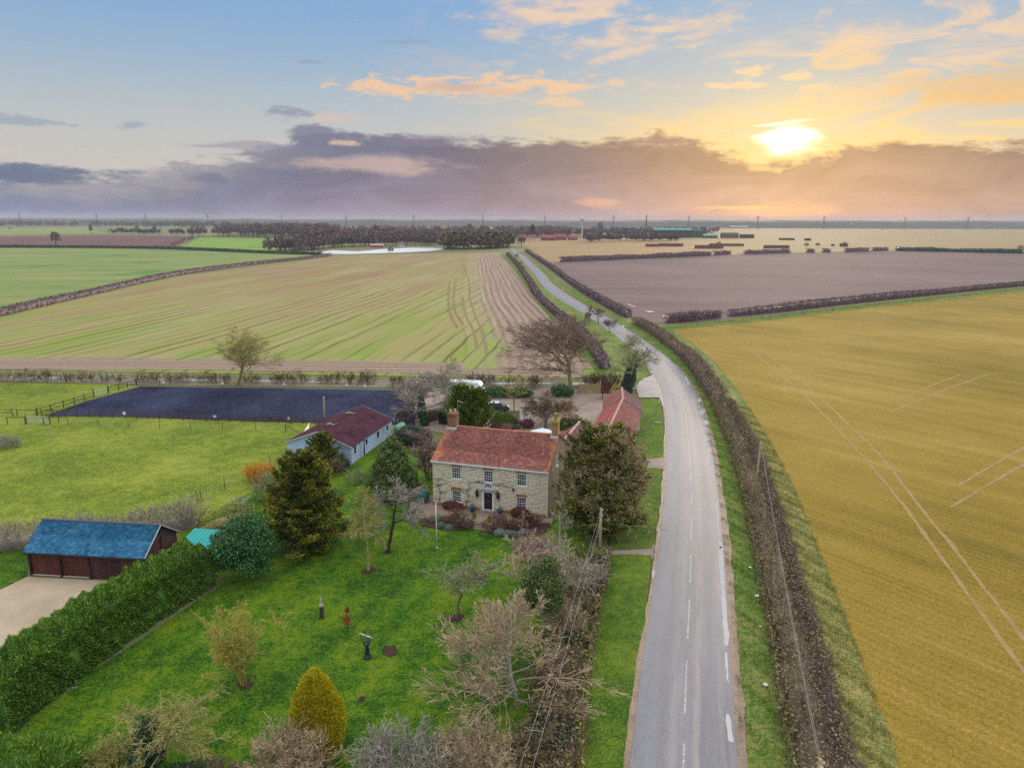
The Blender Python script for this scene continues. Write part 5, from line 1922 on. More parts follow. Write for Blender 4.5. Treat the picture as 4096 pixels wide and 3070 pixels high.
def tree(name, base, H, spread, twig, bark, label, seed=1, cat='tree', group=None, kids=(9, 6, 6, 4), r0=None, trunk=0.3, up=(0.0, 0.05, 0.05, 0.03, 0.0),
         gn=0.16, lean=(0, 0), stems=1, twr=0.011, ang=(0.75, 0.6, 0.6, 0.6), ivy=None, keys=None, fall=0.45):
    """bare tree: trunk with limbs, and a crown of branches and twigs. H height, spread crown radius"""
    r = np.random.default_rng(seed)
    e = empty(name, (base[0], base[1], 0.0), 0.0, label, cat, group)
    r0 = r0 or H * 0.020 + 0.03
    if stems == 1:
        st = np.zeros((1, 3))
        dr = np.array([[lean[0], lean[1], 1.0]])
    else:
        a = r.uniform(0, 6.28, stems)
        st = np.column_stack([np.cos(a), np.sin(a), np.zeros(stems)]) * r0 * 1.2 * (0.6 if stems < 4 else 1.6)
        k = spread / H * 0.9
        rr_ = r.uniform(0.2, 1.0, stems)
        dr = np.column_stack([np.cos(a) * k * rr_ + lean[0], np.sin(a) * k * rr_ + lean[1], np.ones(stems)])
    dr = dr / np.linalg.norm(dr, axis=1, keepdims=True)
    tl = H * (0.62 if stems == 1 else 0.72)
    ln0 = np.full(len(st), tl) * (r.uniform(0.8, 1.1, len(st)) if stems > 1 else 1.0)
    limb = max(spread, H * 0.3) / tl * 0.80
    lv = [dict(K=7, kids=kids[0], ang=ang[0], ratio=limb, rr=0.52, up=up[0], gnarl=gn * 0.5, t0=trunk, tip=0.35, fall=fall),
          dict(K=6, kids=kids[1], ang=ang[1], ratio=0.50, rr=0.55, up=up[1], gnarl=gn, t0=0.2, tip=0.35),
          dict(K=4, kids=kids[2], ang=ang[2], ratio=0.55, rr=0.6, up=up[2], gnarl=gn, t0=0.2, tip=0.4),
          dict(K=3, kids=kids[3], ang=ang[3], ratio=0.62, rr=0.7, up=up[3], gnarl=gn, t0=0.15, tip=0.5),
          dict(K=2, kids=0, ang=0.6, ratio=0.6, rr=0.7, up=up[4], gnarl=gn, tip=0.5)]
    parts = grow(r, st, dr, ln0, np.full(len(st), r0 / math.sqrt(max(1, stems * 0.5))), lv)
    parts = [(P, np.maximum(Rd, twr if i > 1 else twr * 1.3)) for i, (P, Rd) in enumerate(parts)]
    # settle the finished height on the measured one
    top = max(p[0][..., 2].max() for p in parts)
    kz = H / top
    tipxy = parts[-1][0][:, -1, :2]
    mid_ = np.array([parts[0][0][..., 0].mean(), parts[0][0][..., 1].mean()]) * 0.5
    kx = float(np.clip(spread / (np.percentile(np.linalg.norm(tipxy - mid_, axis=1), 82) + 1e-6), 0.7, 2.4))
    parts = [(np.maximum(P * np.array([kx, kx, kz]), np.array([-99, -99, 0.0 if i == 0 else 0.15])), Rd) for i, (P, Rd) in enumerate(parts)]
    V, F, rn = join_tubes(parts[:2], (7, 5))
    bulk('trunk', V, [F], bark, e, True, rn)
    V, F, rn = join_tubes(parts[2:], (3, 2, 2))
    bulk('crown', V, [F], LM[twig], e, False, rn)
    if keys:
        tips = parts[-1][0][:, -1]
        tips = tips[r.random(len(tips)) < keys[1]]
        C = np.repeat(tips, 3, 0) + r.normal(size=(len(tips) * 3, 3)) * 0.10
        V, F = leaf_quads(C, sphere_dirs(len(C)), r.uniform(0.05, 0.12, len(C)), 0.5)
        bulk('seed_clusters', V, [F], LM[keys[0]], e, False, rng.random(len(F)))['kind'] = 'stuff'
    if ivy:
        zt, rad, dens = ivy
        P0 = parts[0][0][0]
        z = r.uniform(0, zt, dens)
        x = np.interp(z, P0[:, 2], P0[:, 0])
        y = np.interp(z, P0[:, 2], P0[:, 1])
        a = r.uniform(0, 6.28, dens)
        rr_ = rad * r.uniform(0.4, 1.0, dens) * np.clip(1.15 - (z / zt) ** 2 * 0.7, 0.2, 1)
        N = np.column_stack([np.cos(a), np.sin(a), np.full(dens, 0.3)])
        C = np.column_stack([x + np.cos(a) * rr_, y + np.sin(a) * rr_, z])
        V, F = leaf_quads(C, N, r.uniform(0.07, 0.15, dens), 0.7)
        bulk('ivy', V, [F], LM['ivy'], e, False, rng.random(len(F)))
    return e


def evergreen(name, base, lobes, n, size, mat, label, kind='leaf', cat='tree', group=None, trunk=None, bark=None, inner=0.72, droop=-0.2, aspect=0.5, core=True, part='crown', rag=0.18, clump=0):
    """dense crown from overlapping lobes ((cx,cy,cz),(rx,ry,rz)) in metres around the base"""
    e = empty(name, (base[0], base[1], 0.0), 0.0, label, cat, group)
    whole = lobes
    if clump:
        sub_ = []
        for (c, rad) in lobes:
            k = max(4, int(clump * (rad[0] * rad[1] * rad[2]) ** (1 / 3) * 2.2))
            d = sphere_dirs(k, -0.7)
            for q in d:
                f = rng.uniform(0.26, 0.46)
                m_ = (rad[0] * rad[1] * rad[2]) ** (1 / 3) * f
                p_ = np.array(c) + q * np.array(rad) * rng.uniform(0.62, 0.92)
                sub_.append((tuple(p_), (m_ * 1.15, m_ * 1.15, m_ * 0.85)))
        lobes = sub_
    area = np.array([(l[1][0] * l[1][1] + l[1][0] * l[1][2] + l[1][1] * l[1][2]) for l in lobes])
    cnt = np.maximum(20, (n * area / area.sum())).astype(int)
    Cs, Ns = [], []
    for (c, rad), k in zip(lobes, cnt):
        d = sphere_dirs(k, -0.85)
        bump = 1 + rag * np.sin(d @ rng.normal(size=3) * 7 + rng.uniform(0, 6)) * np.sin(d @ rng.normal(size=3) * 9)
        C = np.array(c) + d * np.array(rad) * (rng.uniform(inner, 1.03, k) * bump)[:, None]
        Cs.append(C)
        Ns.append(d / np.array(rad))
    C, N = np.vstack(Cs), np.vstack(Ns)
    N /= np.linalg.norm(N, axis=1, keepdims=True)
    keep = C[:, 2] > 0.08
    # drop leaves that lie deep inside another lobe
    for (c, rad) in whole:
        q = np.linalg.norm((C - np.array(c)) / np.array(rad), axis=1)
        keep &= q > inner * 0.80
    C, N = C[keep], N[keep]
    s_ = rng.uniform(0.6, 1.35, len(C)) * size
    if kind == 'leaf':
        V, F = leaf_quads(C, N, s_, aspect)
    else:
        D = N + rng.normal(size=N.shape) * 0.35
        D[:, 2] += droop
        V, F = spray_quads(C, D, s_ * 2.0, 0.26)
    bulk(part, V, [F], LM[mat], e, False, rng.random(len(F)))
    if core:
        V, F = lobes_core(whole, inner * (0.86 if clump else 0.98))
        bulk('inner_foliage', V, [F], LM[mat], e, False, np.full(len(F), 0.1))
    if trunk:
        h, rad = trunk
        MB().tube([(0, 0, 0), (rng.normal() * 0.05, 0.02, h * 0.5), (0.02, 0, h)], [rad * 1.25, rad, rad * 0.75], 7).build('trunk', bark or BARK, e, True)
    return e


def fan_conifer(name, base, H, Rm, mat, label, nb=150, per=240, seed=1, group=None, power=0.6, lift=0.15, z0=0.04, size=0.20, tr=0.2, fanw=0.5, dome=False):
    """conifer of overlapping branch fans, ragged at the outline"""
    r = np.random.default_rng(seed)
    e = empty(name, (base[0], base[1], 0.0), 0.0, label, 'tree', group)
    Cs, Ds, Rn, Vb, Fb, off = [], [], [], [], [], 0
    for i in range(nb):
        t = (i + r.uniform(0, 1)) / nb
        t = t ** 0.85
        z = H * (z0 + (0.96 - z0) * t)
        a = i * 2.39996 + r.normal() * 0.25
        pf = (1 - t ** 2.6) ** 0.5 if dome else (1 - t) ** power
        L_ = Rm * (pf + 0.05) * r.uniform(0.72, 1.16)
        if t < 0.12:
            L_ *= 0.65 + 2.9 * t
        up = lift + 0.55 * t ** 2 + r.normal() * 0.12
        d = np.array([math.cos(a), math.sin(a), up])
        side = np.array([-math.sin(a), math.cos(a), 0.0])
        s_ = r.uniform(0.12, 1.0, per) ** 0.6
        lat = r.normal(size=per) * fanw * L_ * 0.42 * (1.05 - s_ * 0.75)
        sag = -0.18 * L_ * s_ * (1 - s_) * 2
        C = d[None] * (s_ * L_)[:, None] + side[None] * lat[:, None]
        C[:, 2] += z + sag + r.normal(size=per) * 0.05 * L_ - np.abs(lat) * 0.12
        D = d[None] * 0.8 + side[None] * (np.sign(lat) * 0.6)[:, None] + r.normal(size=(per, 3)) * 0.38
        Cs.append(C)
        Ds.append(D)
        Rn.append(np.clip(r.uniform(0, 1) * 0.45 + s_ * 0.35 + r.random(per) * 0.35, 0, 1))
    C, D = np.vstack(Cs), np.vstack(Ds)
    C[:, 2] = np.maximum(C[:, 2], 0.1)
    V, F = spray_quads(C, D, rng.uniform(0.6, 1.4, len(C)) * size, 0.34)
    bulk('crown', V, [F], LM[mat], e, False, np.concatenate(Rn))
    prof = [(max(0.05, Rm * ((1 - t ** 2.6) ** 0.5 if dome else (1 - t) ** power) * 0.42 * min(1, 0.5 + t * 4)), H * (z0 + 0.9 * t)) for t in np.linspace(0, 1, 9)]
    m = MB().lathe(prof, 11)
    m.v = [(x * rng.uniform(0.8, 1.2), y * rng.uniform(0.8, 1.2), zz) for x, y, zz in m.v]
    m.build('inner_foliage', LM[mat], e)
    MB().tube([(0, 0, 0), (0, 0, H * 0.5)], [tr * 1.2, tr * 0.6], 7).build('trunk', BARK_D, e, True)
    return e


def cone_lobes(H, rad, n=26, z0=0.08, seed=1, power=0.9, rz=1.0):
    """lobes filling a conical or rounded crown"""
    r = np.random.default_rng(seed)
    L = []
    for i in range(n):
        t = (i + 0.5) / n
        z = H * (z0 + (0.97 - z0) * t)
        R_ = rad * (1 - t) ** power
        a = i * 2.4 + r.normal() * 0.3
        q = R_ * r.uniform(0.45, 0.75)
        s_ = max(0.28 * rad * (1 - t) ** 0.6 + 0.10 * rad, 0.1)
        L.append(((q * math.cos(a), q * math.sin(a), z), (s_ * 1.25, s_ * 1.25, s_ * rz)))
    L.append(((0, 0, H * 0.42), (rad * 0.62, rad * 0.62, H * 0.40)))
    return L


def twig_bush(name, base, H, rx, ry, twig, label, n=60, seed=1, cat='shrub', group=None, kids=(5, 4, 3), up=0.06, twr=0.010, rz=0.0, bark=None, arch=0.0, r0=0.02, stuff=None):
    """many-stemmed bare bush filling an oval plan rx by ry"""
    r = np.random.default_rng(seed)
    e = empty(name, (base[0], base[1], 0.0), rz, label, cat, group)
    a = r.uniform(0, 6.28, n)
    q = np.sqrt(r.uniform(0, 1, n))
    st = np.column_stack([np.cos(a) * q * rx * 0.55, np.sin(a) * q * ry * 0.55, np.zeros(n)])
    dr = np.column_stack([np.cos(a) * q * rx / H * 0.75, np.sin(a) * q * ry / H * 0.75, np.ones(n)]) + r.normal(size=(n, 3)) * 0.12
    dr /= np.linalg.norm(dr, axis=1, keepdims=True)
    ln = H * 0.72 * r.uniform(0.7, 1.1, n) * (1.05 - 0.25 * q)
    lv = [dict(K=5, kids=kids[0], ang=0.5, ratio=0.45, rr=0.6, up=-arch, gnarl=0.13, t0=0.25, tip=0.4),
          dict(K=3, kids=kids[1], ang=0.6, ratio=0.55, rr=0.7, up=up, gnarl=0.2, t0=0.2, tip=0.5),
          dict(K=2, kids=kids[2], ang=0.6, ratio=0.6, rr=0.7, up=up, gnarl=0.22, t0=0.1, tip=0.6),
          dict(K=2, kids=0, ang=0.6, ratio=0.5, rr=0.7, up=up, gnarl=0.22, tip=0.6)]
    parts = grow(r, st, dr, ln, np.full(n, r0), lv)
    parts = [(np.maximum(P, np.array([-99, -99, 0.0])), np.maximum(Rd, twr)) for P, Rd in parts]
    V, F, rn = join_tubes(parts[:1], (5,))
    bulk('stems', V, [F], bark or LM[twig], e, False, rn)
    V, F, rn = join_tubes(parts[1:], (3, 2, 2))
    bulk('twigs', V, [F], LM[twig], e, False, rn)['kind'] = 'stuff'
    return e


def add_leaves(e, lobes, n, size, mat, name='leaves', kind='leaf', inner=0.3, aspect=0.6, droop=0.0):
    Cs, Ns = [], []
    for (c, rad) in lobes:
        d = sphere_dirs(n // len(lobes), -0.9)
        Cs.append(np.array(c) + d * np.array(rad) * rng.uniform(inner, 1.0, len(d))[:, None])
        Ns.append(d)
    C, N = np.vstack(Cs), np.vstack(Ns)
    C[:, 2] = np.maximum(C[:, 2], 0.05)
    s_ = rng.uniform(0.6, 1.3, len(C)) * size
    if kind == 'leaf':
        V, F = leaf_quads(C, N, s_, aspect)
    else:
        D = N + rng.normal(size=N.shape) * 0.4
        D[:, 2] += droop
        V, F = spray_quads(C, D, s_ * 2, 0.26)
    return bulk(name, V, [F], LM[mat], e, False, rng.random(len(F)))


def strip_points(P, n, w0, w1):
    """random points along a path: position, side offset"""
    T, N, s_ = path_frame(P)
    q = rng.uniform(0, s_[-1], n)
    x = np.interp(q, s_, P[:, 0])
    y = np.interp(q, s_, P[:, 1])
    nx = np.interp(q, s_, N[:, 0])
    ny = np.interp(q, s_, N[:, 1])
    o = rng.uniform(w0, w1, n)
    return x + nx * o, y + ny * o, o, np.column_stack([nx, ny]), q


def hedge_core(P, wd, h, k=0.8, z0=0.0):
    """bumpy solid inside a hedge"""
    T, N, s_ = path_frame(P)
    prof = [(-0.5, 0.0), (-0.55, 0.35), (-0.48, 0.8), (-0.25, 0.98), (0.25, 0.98), (0.48, 0.8), (0.55, 0.35), (0.5, 0.0)]
    Vs = []
    h = np.broadcast_to(np.asarray(h, float), (len(P),))
    ph = rng.uniform(0, 6, 4)
    dist_ = np.minimum(s_, s_[-1] - s_)
    tap = 0.25 + 0.75 * np.clip(dist_ / max(0.6 * wd, 1e-3), 0, 1) ** 0.6
    h = h * tap
    for j, (a, b) in enumerate(prof):
        wob = 1 + 0.12 * np.sin(s_ * 1.7 + ph[j % 4]) + 0.10 * np.sin(s_ * 0.63 + j) + rng.normal(size=len(P)) * 0.05
        o = a * wd * k * wob * tap
        Vs.append(np.column_stack([P + N * o[:, None], z0 + b * h * k * (1 + 0.10 * np.sin(s_ * 0.9 + j * 0.2) + rng.normal(size=len(P)) * 0.04)]))
    V = np.stack(Vs, 1).reshape(-1, 3)
    m = len(prof)
    i = np.arange(len(P) - 1)[:, None] * m
    j = np.arange(m - 1)[None]
    F = np.stack([i + j, i + j + 1, i + j + 1 + m, i + j + m], -1).reshape(-1, 4)
    ends = np.array([list(range(m)), [(len(P) - 1) * m + q for q in range(m - 1, -1, -1)]])
    return V, F, ends


def twig_hedge(name, path, wd, h, twig, label, dens=10, card=0.22, twr=0.012, core=0.72, leaf=None, nleaf=0, group=None, seed=0, step=1.2, cards=14, stems=True, cat='hedge'):
    """bare field hedge: shaded core, stems with twigs, small twig clusters at the surface"""
    P = smooth_path(path, step)
    T, N, s_ = path_frame(P)
    L = s_[-1]
    e = empty(name, (float(P[0, 0]), float(P[0, 1]), 0.0), 0.0, label, cat, group)
    o3 = np.array([P[0, 0], P[0, 1], 0.0])
    P = P - P[0]
    hh = np.interp(np.linspace(0, 1, len(P)), np.linspace(0, 1, 12), rng.uniform(0.80, 1.16, 12)) * h
    if core:
        V, F, en = hedge_core(P, wd, hh, core)
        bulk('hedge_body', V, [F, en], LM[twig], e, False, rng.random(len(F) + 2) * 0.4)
    if stems:
        n = int(L * dens)
        x, y, o, nn_, q = strip_points(P, n, -wd * 0.42, wd * 0.42)
        st_ = np.column_stack([x, y, np.zeros(n)])
        dr = np.column_stack([nn_ * (o / wd * 0.9)[:, None] + rng.normal(size=(n, 2)) * 0.15, np.ones(n)])
        dr /= np.linalg.norm(dr, axis=1, keepdims=True)
        hz = np.interp(q, np.linspace(0, L, len(P)), hh)
        lv = [dict(K=3, kids=4, ang=0.5, ratio=0.45, rr=0.6, up=0.0, gnarl=0.12, t0=0.3, tip=0.5),
              dict(K=2, kids=3, ang=0.6, ratio=0.6, rr=0.7, up=0.05, gnarl=0.2, t0=0.2, tip=0.6),
              dict(K=1, kids=0, ang=0.6, ratio=0.5, rr=0.7, up=0.05, gnarl=0.2, tip=0.6)]
        parts = grow(rng, st_, dr, hz * 0.85 * rng.uniform(0.8, 1.1, n), np.full(n, twr * 1.6), lv)
        parts = [(np.maximum(Pp, np.array([-9e3, -9e3, 0.0])), np.maximum(Rd, twr)) for Pp, Rd in parts]
        V, F, rn = join_tubes(parts, (3, 2, 2))
        bulk('twigs', V, [F], LM[twig], e, False, rn)['kind'] = 'stuff'
    if cards:
        n = int(L * cards)
        x, y, o, nn_, q = strip_points(P, n, -wd * 0.5, wd * 0.5)
        hz = np.interp(q, np.linspace(0, L, len(P)), hh)
        zt = rng.random(n)
        edge = rng.random(n) < 0.55
        o2 = np.where(edge, np.sign(o) * wd * rng.uniform(0.40, 0.52, n), o)
        x, y = x + nn_[:, 0] * (o2 - o), y + nn_[:, 1] * (o2 - o)
        z = np.where(edge, zt * hz * 0.95, hz * rng.uniform(0.85, 1.06, n))
        C = np.column_stack([x, y, np.maximum(z, 0.1)])
        Nn = np.column_stack([nn_ * np.sign(o2)[:, None] * np.where(edge, 1.0, 0.2)[:, None], np.where(edge, 0.3, 1.0)])
        V, F = leaf_tris(C, Nn, rng.uniform(0.5, 1.3, n) * card, 0.7)
        bulk('sprigs', V, [F], LM[leaf or twig], e, False, rng.random(len(F)))['kind'] = 'stuff'
    return e


def clipped_hedge(name, path, wd, h, mat, label, dens=420, size=0.16, kind='spray', step=0.8, cat='hedge', zvar=0.06, core=0.84):
    P = smooth_path(path, step)
    T, N, s_ = path_frame(P)
    L = s_[-1]
    e = empty(name, (float(P[0, 0]), float(P[0, 1]), 0.0), 0.0, label, cat)
    P = P - P[0]
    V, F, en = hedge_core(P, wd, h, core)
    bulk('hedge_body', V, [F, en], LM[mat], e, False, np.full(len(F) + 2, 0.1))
    per = wd + 2 * h
    n = int(L * dens * per / 6)
    x, y, o, nn_, q = strip_points(P, n, -wd / 2, wd / 2)
    bump = np.sin(q * 1.9) * np.sin(q * 0.7 + o) * zvar + np.sin(q * 5.3 + o * 4) * 0.05
    side = rng.random(n) < 2 * h / per
    sg = np.where(rng.random(n) < 0.5, -1, 1)
    z = np.where(side, rng.random(n) ** 0.85 * h, h * (1 + bump) * rng.uniform(0.96, 1.02, n))
    bulge = 1 + 0.05 * np.sin(q * 2.3 + z * 2) + 0.04 * np.sin(q * 6.1 + z * 5)
    o2 = np.where(side, sg * wd / 2 * bulge * rng.uniform(0.86, 1.03, n) * (1 - 0.06 * (z / h) ** 6), o)
    x, y = x + nn_[:, 0] * (o2 - o), y + nn_[:, 1] * (o2 - o)
    C = np.column_stack([x, y, z])
    Nn = np.column_stack([nn_ * np.where(side, np.sign(o2), o2 / wd * 0.8)[:, None], np.where(side, 0.25, 1.0)])
    s2 = rng.uniform(0.6, 1.4, n) * size
    if kind == 'spray':
        D = Nn + rng.normal(size=Nn.shape) * 0.5
        D[:, 2] += 0.25
        V, F = spray_quads(C, D, s2 * 2, 0.30)
    else:
        V, F = leaf_quads(C, Nn, s2, 0.55)
    bulk('foliage', V, [F], LM[mat], e, False, rng.random(len(F)))['kind'] = 'stuff'
    return e


def blades(name, path, w0, w1, dens, h, mat, lean=0.4, wd=0.03, z=0.05, label=None):
    """rough grass along a strip: one uncountable mass"""
    P = smooth_path(path, 1.5)
    T, N, s_ = path_frame(P)
    n = int(s_[-1] * abs(np.mean(np.asarray(w1) - np.asarray(w0))) * dens)
    t = np.linspace(0, 1, len(P))
    x, y, o, nn_, q = strip_points(P, n, 0.0, 1.0)
    a = np.interp(q, s_, np.broadcast_to(w0, (len(P),)))
    b = np.interp(q, s_, np.broadcast_to(w1, (len(P),)))
    oo = a + (b - a) * o
    x, y = x + nn_[:, 0] * (oo - o), y + nn_[:, 1] * (oo - o)
    C = np.column_stack([x, y, np.full(n, z)])
    clump = 0.6 + 0.5 * np.sin(q * 0.9 + oo) * np.sin(q * 2.3 + oo * 3)
    D = np.column_stack([rng.normal(size=(n, 2)) * lean, np.ones(n)])
    V, F = spray_quads(C, D, h * rng.uniform(0.5, 1.3, n) * np.clip(clump, 0.35, 1.2), wd / h)
    ob = bulk(name, V, [F], LM[mat], None, False, rng.random(len(F)))
    return props(ob, label, 'grass', kind='stuff')

# ------------------------------------------------------------------ garden trees
def at(x, y):
    return G(x, y)


tree('lichen_tree', at(1474, 2282), HT(1474, 2282, 1965), 2.3, 'lichen', BARK_L, 'small yellow lichened tree in a bare soil ring on the lawn', 11, kids=(16, 10, 8, 5), trunk=0.45, up=(0, -0.02, -0.10, -0.16, -0.12), gn=0.26, r0=0.15, ang=(0.95, 0.7, 0.6, 0.6), twr=0.010)
tree('silver_tree', at(1552, 2210), HT(1552, 2210, 1915), 2.9, 'silver', BARK_D, 'silvery twigged tree with dark leaning trunk near the flagpole', 12, kids=(14, 9, 8, 4), trunk=0.45, up=(0, 0.0, -0.03, -0.02, 0), gn=0.24, r0=0.20, lean=(0.10, 0), ang=(0.95, 0.7, 0.6, 0.6))
tree('orchard_tree', at(1826, 2472), HT(1826, 2472, 2205), 2.1, 'greengrey', BARK, 'low round crowned fruit tree alone on the right of the lawn', 113, kids=(16, 10, 8, 5), trunk=0.40, up=(0, 0.06, 0.02, 0.04, 0.04), gn=0.22, r0=0.13, ang=(0.8, 0.6, 0.6, 0.6), twr=0.009)
tree('hazel_bush', at(982, 2738), HT(982, 2738, 2395), 1.75, 'yellow', LM['yellow'], 'upright many stemmed yellow green shrub in the middle of the lawn', 14, cat='shrub', kids=(6, 5, 5, 4), stems=16, trunk=0.2, up=(0.0, 0.05, 0.05, 0.05, 0.03), gn=0.10, r0=0.09, ang=(0.4, 0.5, 0.5, 0.5), twr=0.008)
tree('spreading_tree', at(2070, 2835), HT(2070, 2835, 2395), 4.0, 'tan', BARK_P, 'large pale bare tree spreading over the right edge of the lawn', 15, kids=(34, 9, 7, 4), trunk=0.10, up=(0, 0.05, 0.10, 0.06, 0.03), gn=0.13, r0=0.15, ang=(1.05, 0.55, 0.5, 0.5), twr=0.0115, fall=0.75)
tree('white_stemmed_tree', at(2232, 2270), HT(2232, 2270, 2015), 1.6, 'pale', BARK_P, 'slender pale bare tree at the corner below the farmhouse', 16, kids=(10, 6, 5, 3), trunk=0.2, up=(0, 0.1, 0.08, 0.05, 0.02), r0=0.09, ang=(0.6, 0.5, 0.5, 0.5), twr=0.009)
tree('bare_tree', at(2300, 2420), HT(2300, 2420, 2130), 2.6, 'pale', BARK_L, 'bare yellowish tree in the roadside hedge beside the telegraph pole', 17, kids=(13, 7, 5, 4), trunk=0.2, up=(0, 0.05, 0.05, 0.03, 0), gn=0.2, r0=0.13, twr=0.010)
tree('bare_tree', at(2120, 2420), HT(2120, 2420, 2120), 2.4, 'tan', BARK_P, 'bare tan tree left of the leafy holly at the lawn edge', 18, kids=(12, 7, 5, 4), trunk=0.2, up=(0, 0.08, 0.05, 0.03, 0), gn=0.18, r0=0.12, twr=0.010)
b = at(2168, 2576)
Hh = HT(2168, 2576, 2215)
evergreen('holly_tree', b, [((0, 0, Hh * 0.58), (1.45, 1.45, Hh * 0.26)), ((0.3, 0.1, Hh * 0.75), (1.1, 1.1, Hh * 0.22)), ((-0.5, 0, Hh * 0.5), (1.0, 1.0, Hh * 0.2)), ((0.6, 0.2, Hh * 0.47), (0.9, 1.0, Hh * 0.18))],
          11000, 0.085, 'oak', 'oval leafy evergreen among bare trees on the right of the lawn', trunk=(Hh * 0.5, 0.10), bark=BARK_P, inner=0.62, clump=10)
twig_bush('dogwood', at(2135, 2235), 2.5, 2.0, 1.6, 'pink', 'purplish pink bare shrub below the right corner of the farmhouse', 90, 19, up=0.08, twr=0.009)
# conifers and evergreens around the stable
fan_conifer('conifer_tree', at(1225, 2190), HT(1225, 2190, 1812), 4.3, 'yewgold', 'big dark conifer with golden tips left of the farmhouse', 170, 250, 3, None, 0.55, 0.22, 0.05, 0.26, 0.3)
fan_conifer('conifer_tree', at(1292, 1878), HT(1292, 1878, 1733), 2.7, 'yewgold', 'small ragged conifer against the end of the stable', 60, 130, 5, None, 0.7, 0.30, 0.15, 0.26, 0.15)
evergreen('clipped_bush', at(1372, 1880), [((0, 0, 0.75), (0.85, 0.85, 0.95))], 3500, 0.06, 'ivy', 'small dark egg shaped bush by the stable corner', cat='shrub', inner=0.85)
b = at(1572, 1985)
Hh = HT(1572, 1985, 1742)
evergreen('evergreen_oak', b, cone_lobes(Hh, 2.95, 30, 0.12, 7, 0.55, 0.9), 36000, 0.11, 'oak', 'rounded grey green evergreen tree between conifer and farmhouse', trunk=(1.5, 0.22), bark=BARK_D, rag=0.25, clump=9)
# golden dome
b = at(1275, 3010)
Hh = HT(1275, 3010, 2678)
L = [((0, 0, Hh * 0.36), (1.55, 1.55, Hh * 0.40)), ((0, 0, Hh * 0.56), (1.27, 1.27, Hh * 0.30)), ((0, 0, Hh * 0.72), (0.90, 0.90, Hh * 0.22)), ((0, 0, Hh * 0.86), (0.48, 0.48, Hh * 0.145))]
evergreen('golden_conifer', b, L, 30000, 0.075, 'gold', 'bright golden pointed dome conifer at the front of the lawn', 'spray', droop=0.9, inner=0.86, rag=0.06)
# laurel at the end of the clipped hedge
b = at(975, 2318)
Hh = HT(975, 2318, 2075)
evergreen('laurel_bush', b, [((0, 0, Hh * 0.5), (2.2, 1.9, Hh * 0.5)), ((0.9, 0.4, Hh * 0.55), (1.5, 1.5, Hh * 0.44)), ((-0.9, 0.2, Hh * 0.45), (1.5, 1.5, Hh * 0.42)), ((0.1, 0.8, Hh * 0.62), (1.4, 1.4, Hh * 0.38)), ((1.4, -0.3, Hh * 0.36), (1.0, 1.0, Hh * 0.34))],
          26000, 0.10, 'laurel', 'big glossy laurel bush at the far end of the conifer hedge', cat='shrub', inner=0.72, rag=0.2, clump=10)
# the tall clipped hedge between drive and lawn
HB = smooth_path([G(*p) for p in ((40, 2945), (209, 2806), (378, 2674), (547, 2548), (686, 2456), (870, 2340))], 1.0)
_, hN, _ = path_frame(HB)
clipped_hedge('conifer_hedge', [tuple(p) for p in (HB - hN * 1.65)], 3.2, 3.5, 'hedge', 'tall clipped green conifer hedge between gravel drive and lawn', 3600, 0.085)
b = G(90, 3200)
evergreen('conifer_bush', b, [((0, 0, 1.4), (2.2, 2.0, 1.7)), ((1.6, 0.5, 1.3), (1.6, 1.6, 1.5)), ((-1.8, 0.4, 1.5), (1.8, 1.7, 1.7)), ((0.6, 1.2, 1.3), (1.5, 1.4, 1.5)), ((2.2, -0.2, 1.0), (1.2, 1.2, 1.2))],
          26000, 0.10, 'hedge', 'loose green conifer clump in the lower left corner', 'spray', cat='shrub', droop=0.2, inner=0.8, rag=0.15)

# yew mass beside the house, half swallowed by old twiggy growth
b = at(2398, 2135)
Hh = HT(2398, 2135, 1730)
yew = fan_conifer('yew_tree', b, Hh, 4.1, 'yew', 'huge old yew beside the farmhouse smothered in pale twigs', 210, 230, 9, None, 0.36, 0.25, 0.03, 0.25, 0.5, 0.55, True)
r_ = np.random.default_rng(44)
n = 210
a = r_.uniform(-2.9, 1.9, n)
ph = r_.uniform(0.05, 1.25, n)
d_ = np.column_stack([np.cos(a) * np.cos(ph), np.sin(a) * np.cos(ph), np.sin(ph)])
stt = np.column_stack([d_[:, 0] * 3.2 + 0.5, d_[:, 1] * 2.9, Hh * (0.36 + 0.56 * d_[:, 2])])
parts = grow(r_, stt, d_ + r_.normal(size=d_.shape) * 0.3, r_.uniform(0.8, 1.8, n), np.full(n, 0.035),
             [dict(K=5, kids=6, ang=0.7, ratio=0.60, rr=0.6, up=0.0, gnarl=0.3, t0=0.1, tip=0.4), dict(K=3, kids=5, ang=0.7, ratio=0.6, rr=0.7, up=0.0, gnarl=0.32, t0=0.1, tip=0.5),
              dict(K=2, kids=2, ang=0.7, ratio=0.6, rr=0.7, up=-0.05, gnarl=0.3, tip=0.6), dict(K=2, kids=0, ang=0.7, ratio=0.6, rr=0.7, up=-0.05, gnarl=0.3, tip=0.6)])
parts = [(np.maximum(P, np.array([-99, -99, 0.2])), np.maximum(Rd, 0.011)) for P, Rd in parts]
V, F, rn = join_tubes(parts, (4, 3, 2, 2))
bulk('twig_tangle', V, [F], LM['yewtwig'], yew, False, rn)['kind'] = 'stuff'
tree('lichen_tree', at(2468, 2160), HT(2468, 2160, 1850), 3.2, 'lichen', BARK_L, 'twisted yellow lichened tree on the road side of the old yew', 46, kids=(12, 8, 6, 4), trunk=0.3, up=(0, 0.0, -0.05, -0.1, -0.1), gn=0.28, r0=0.18, ang=(0.9, 0.7, 0.6, 0.6))

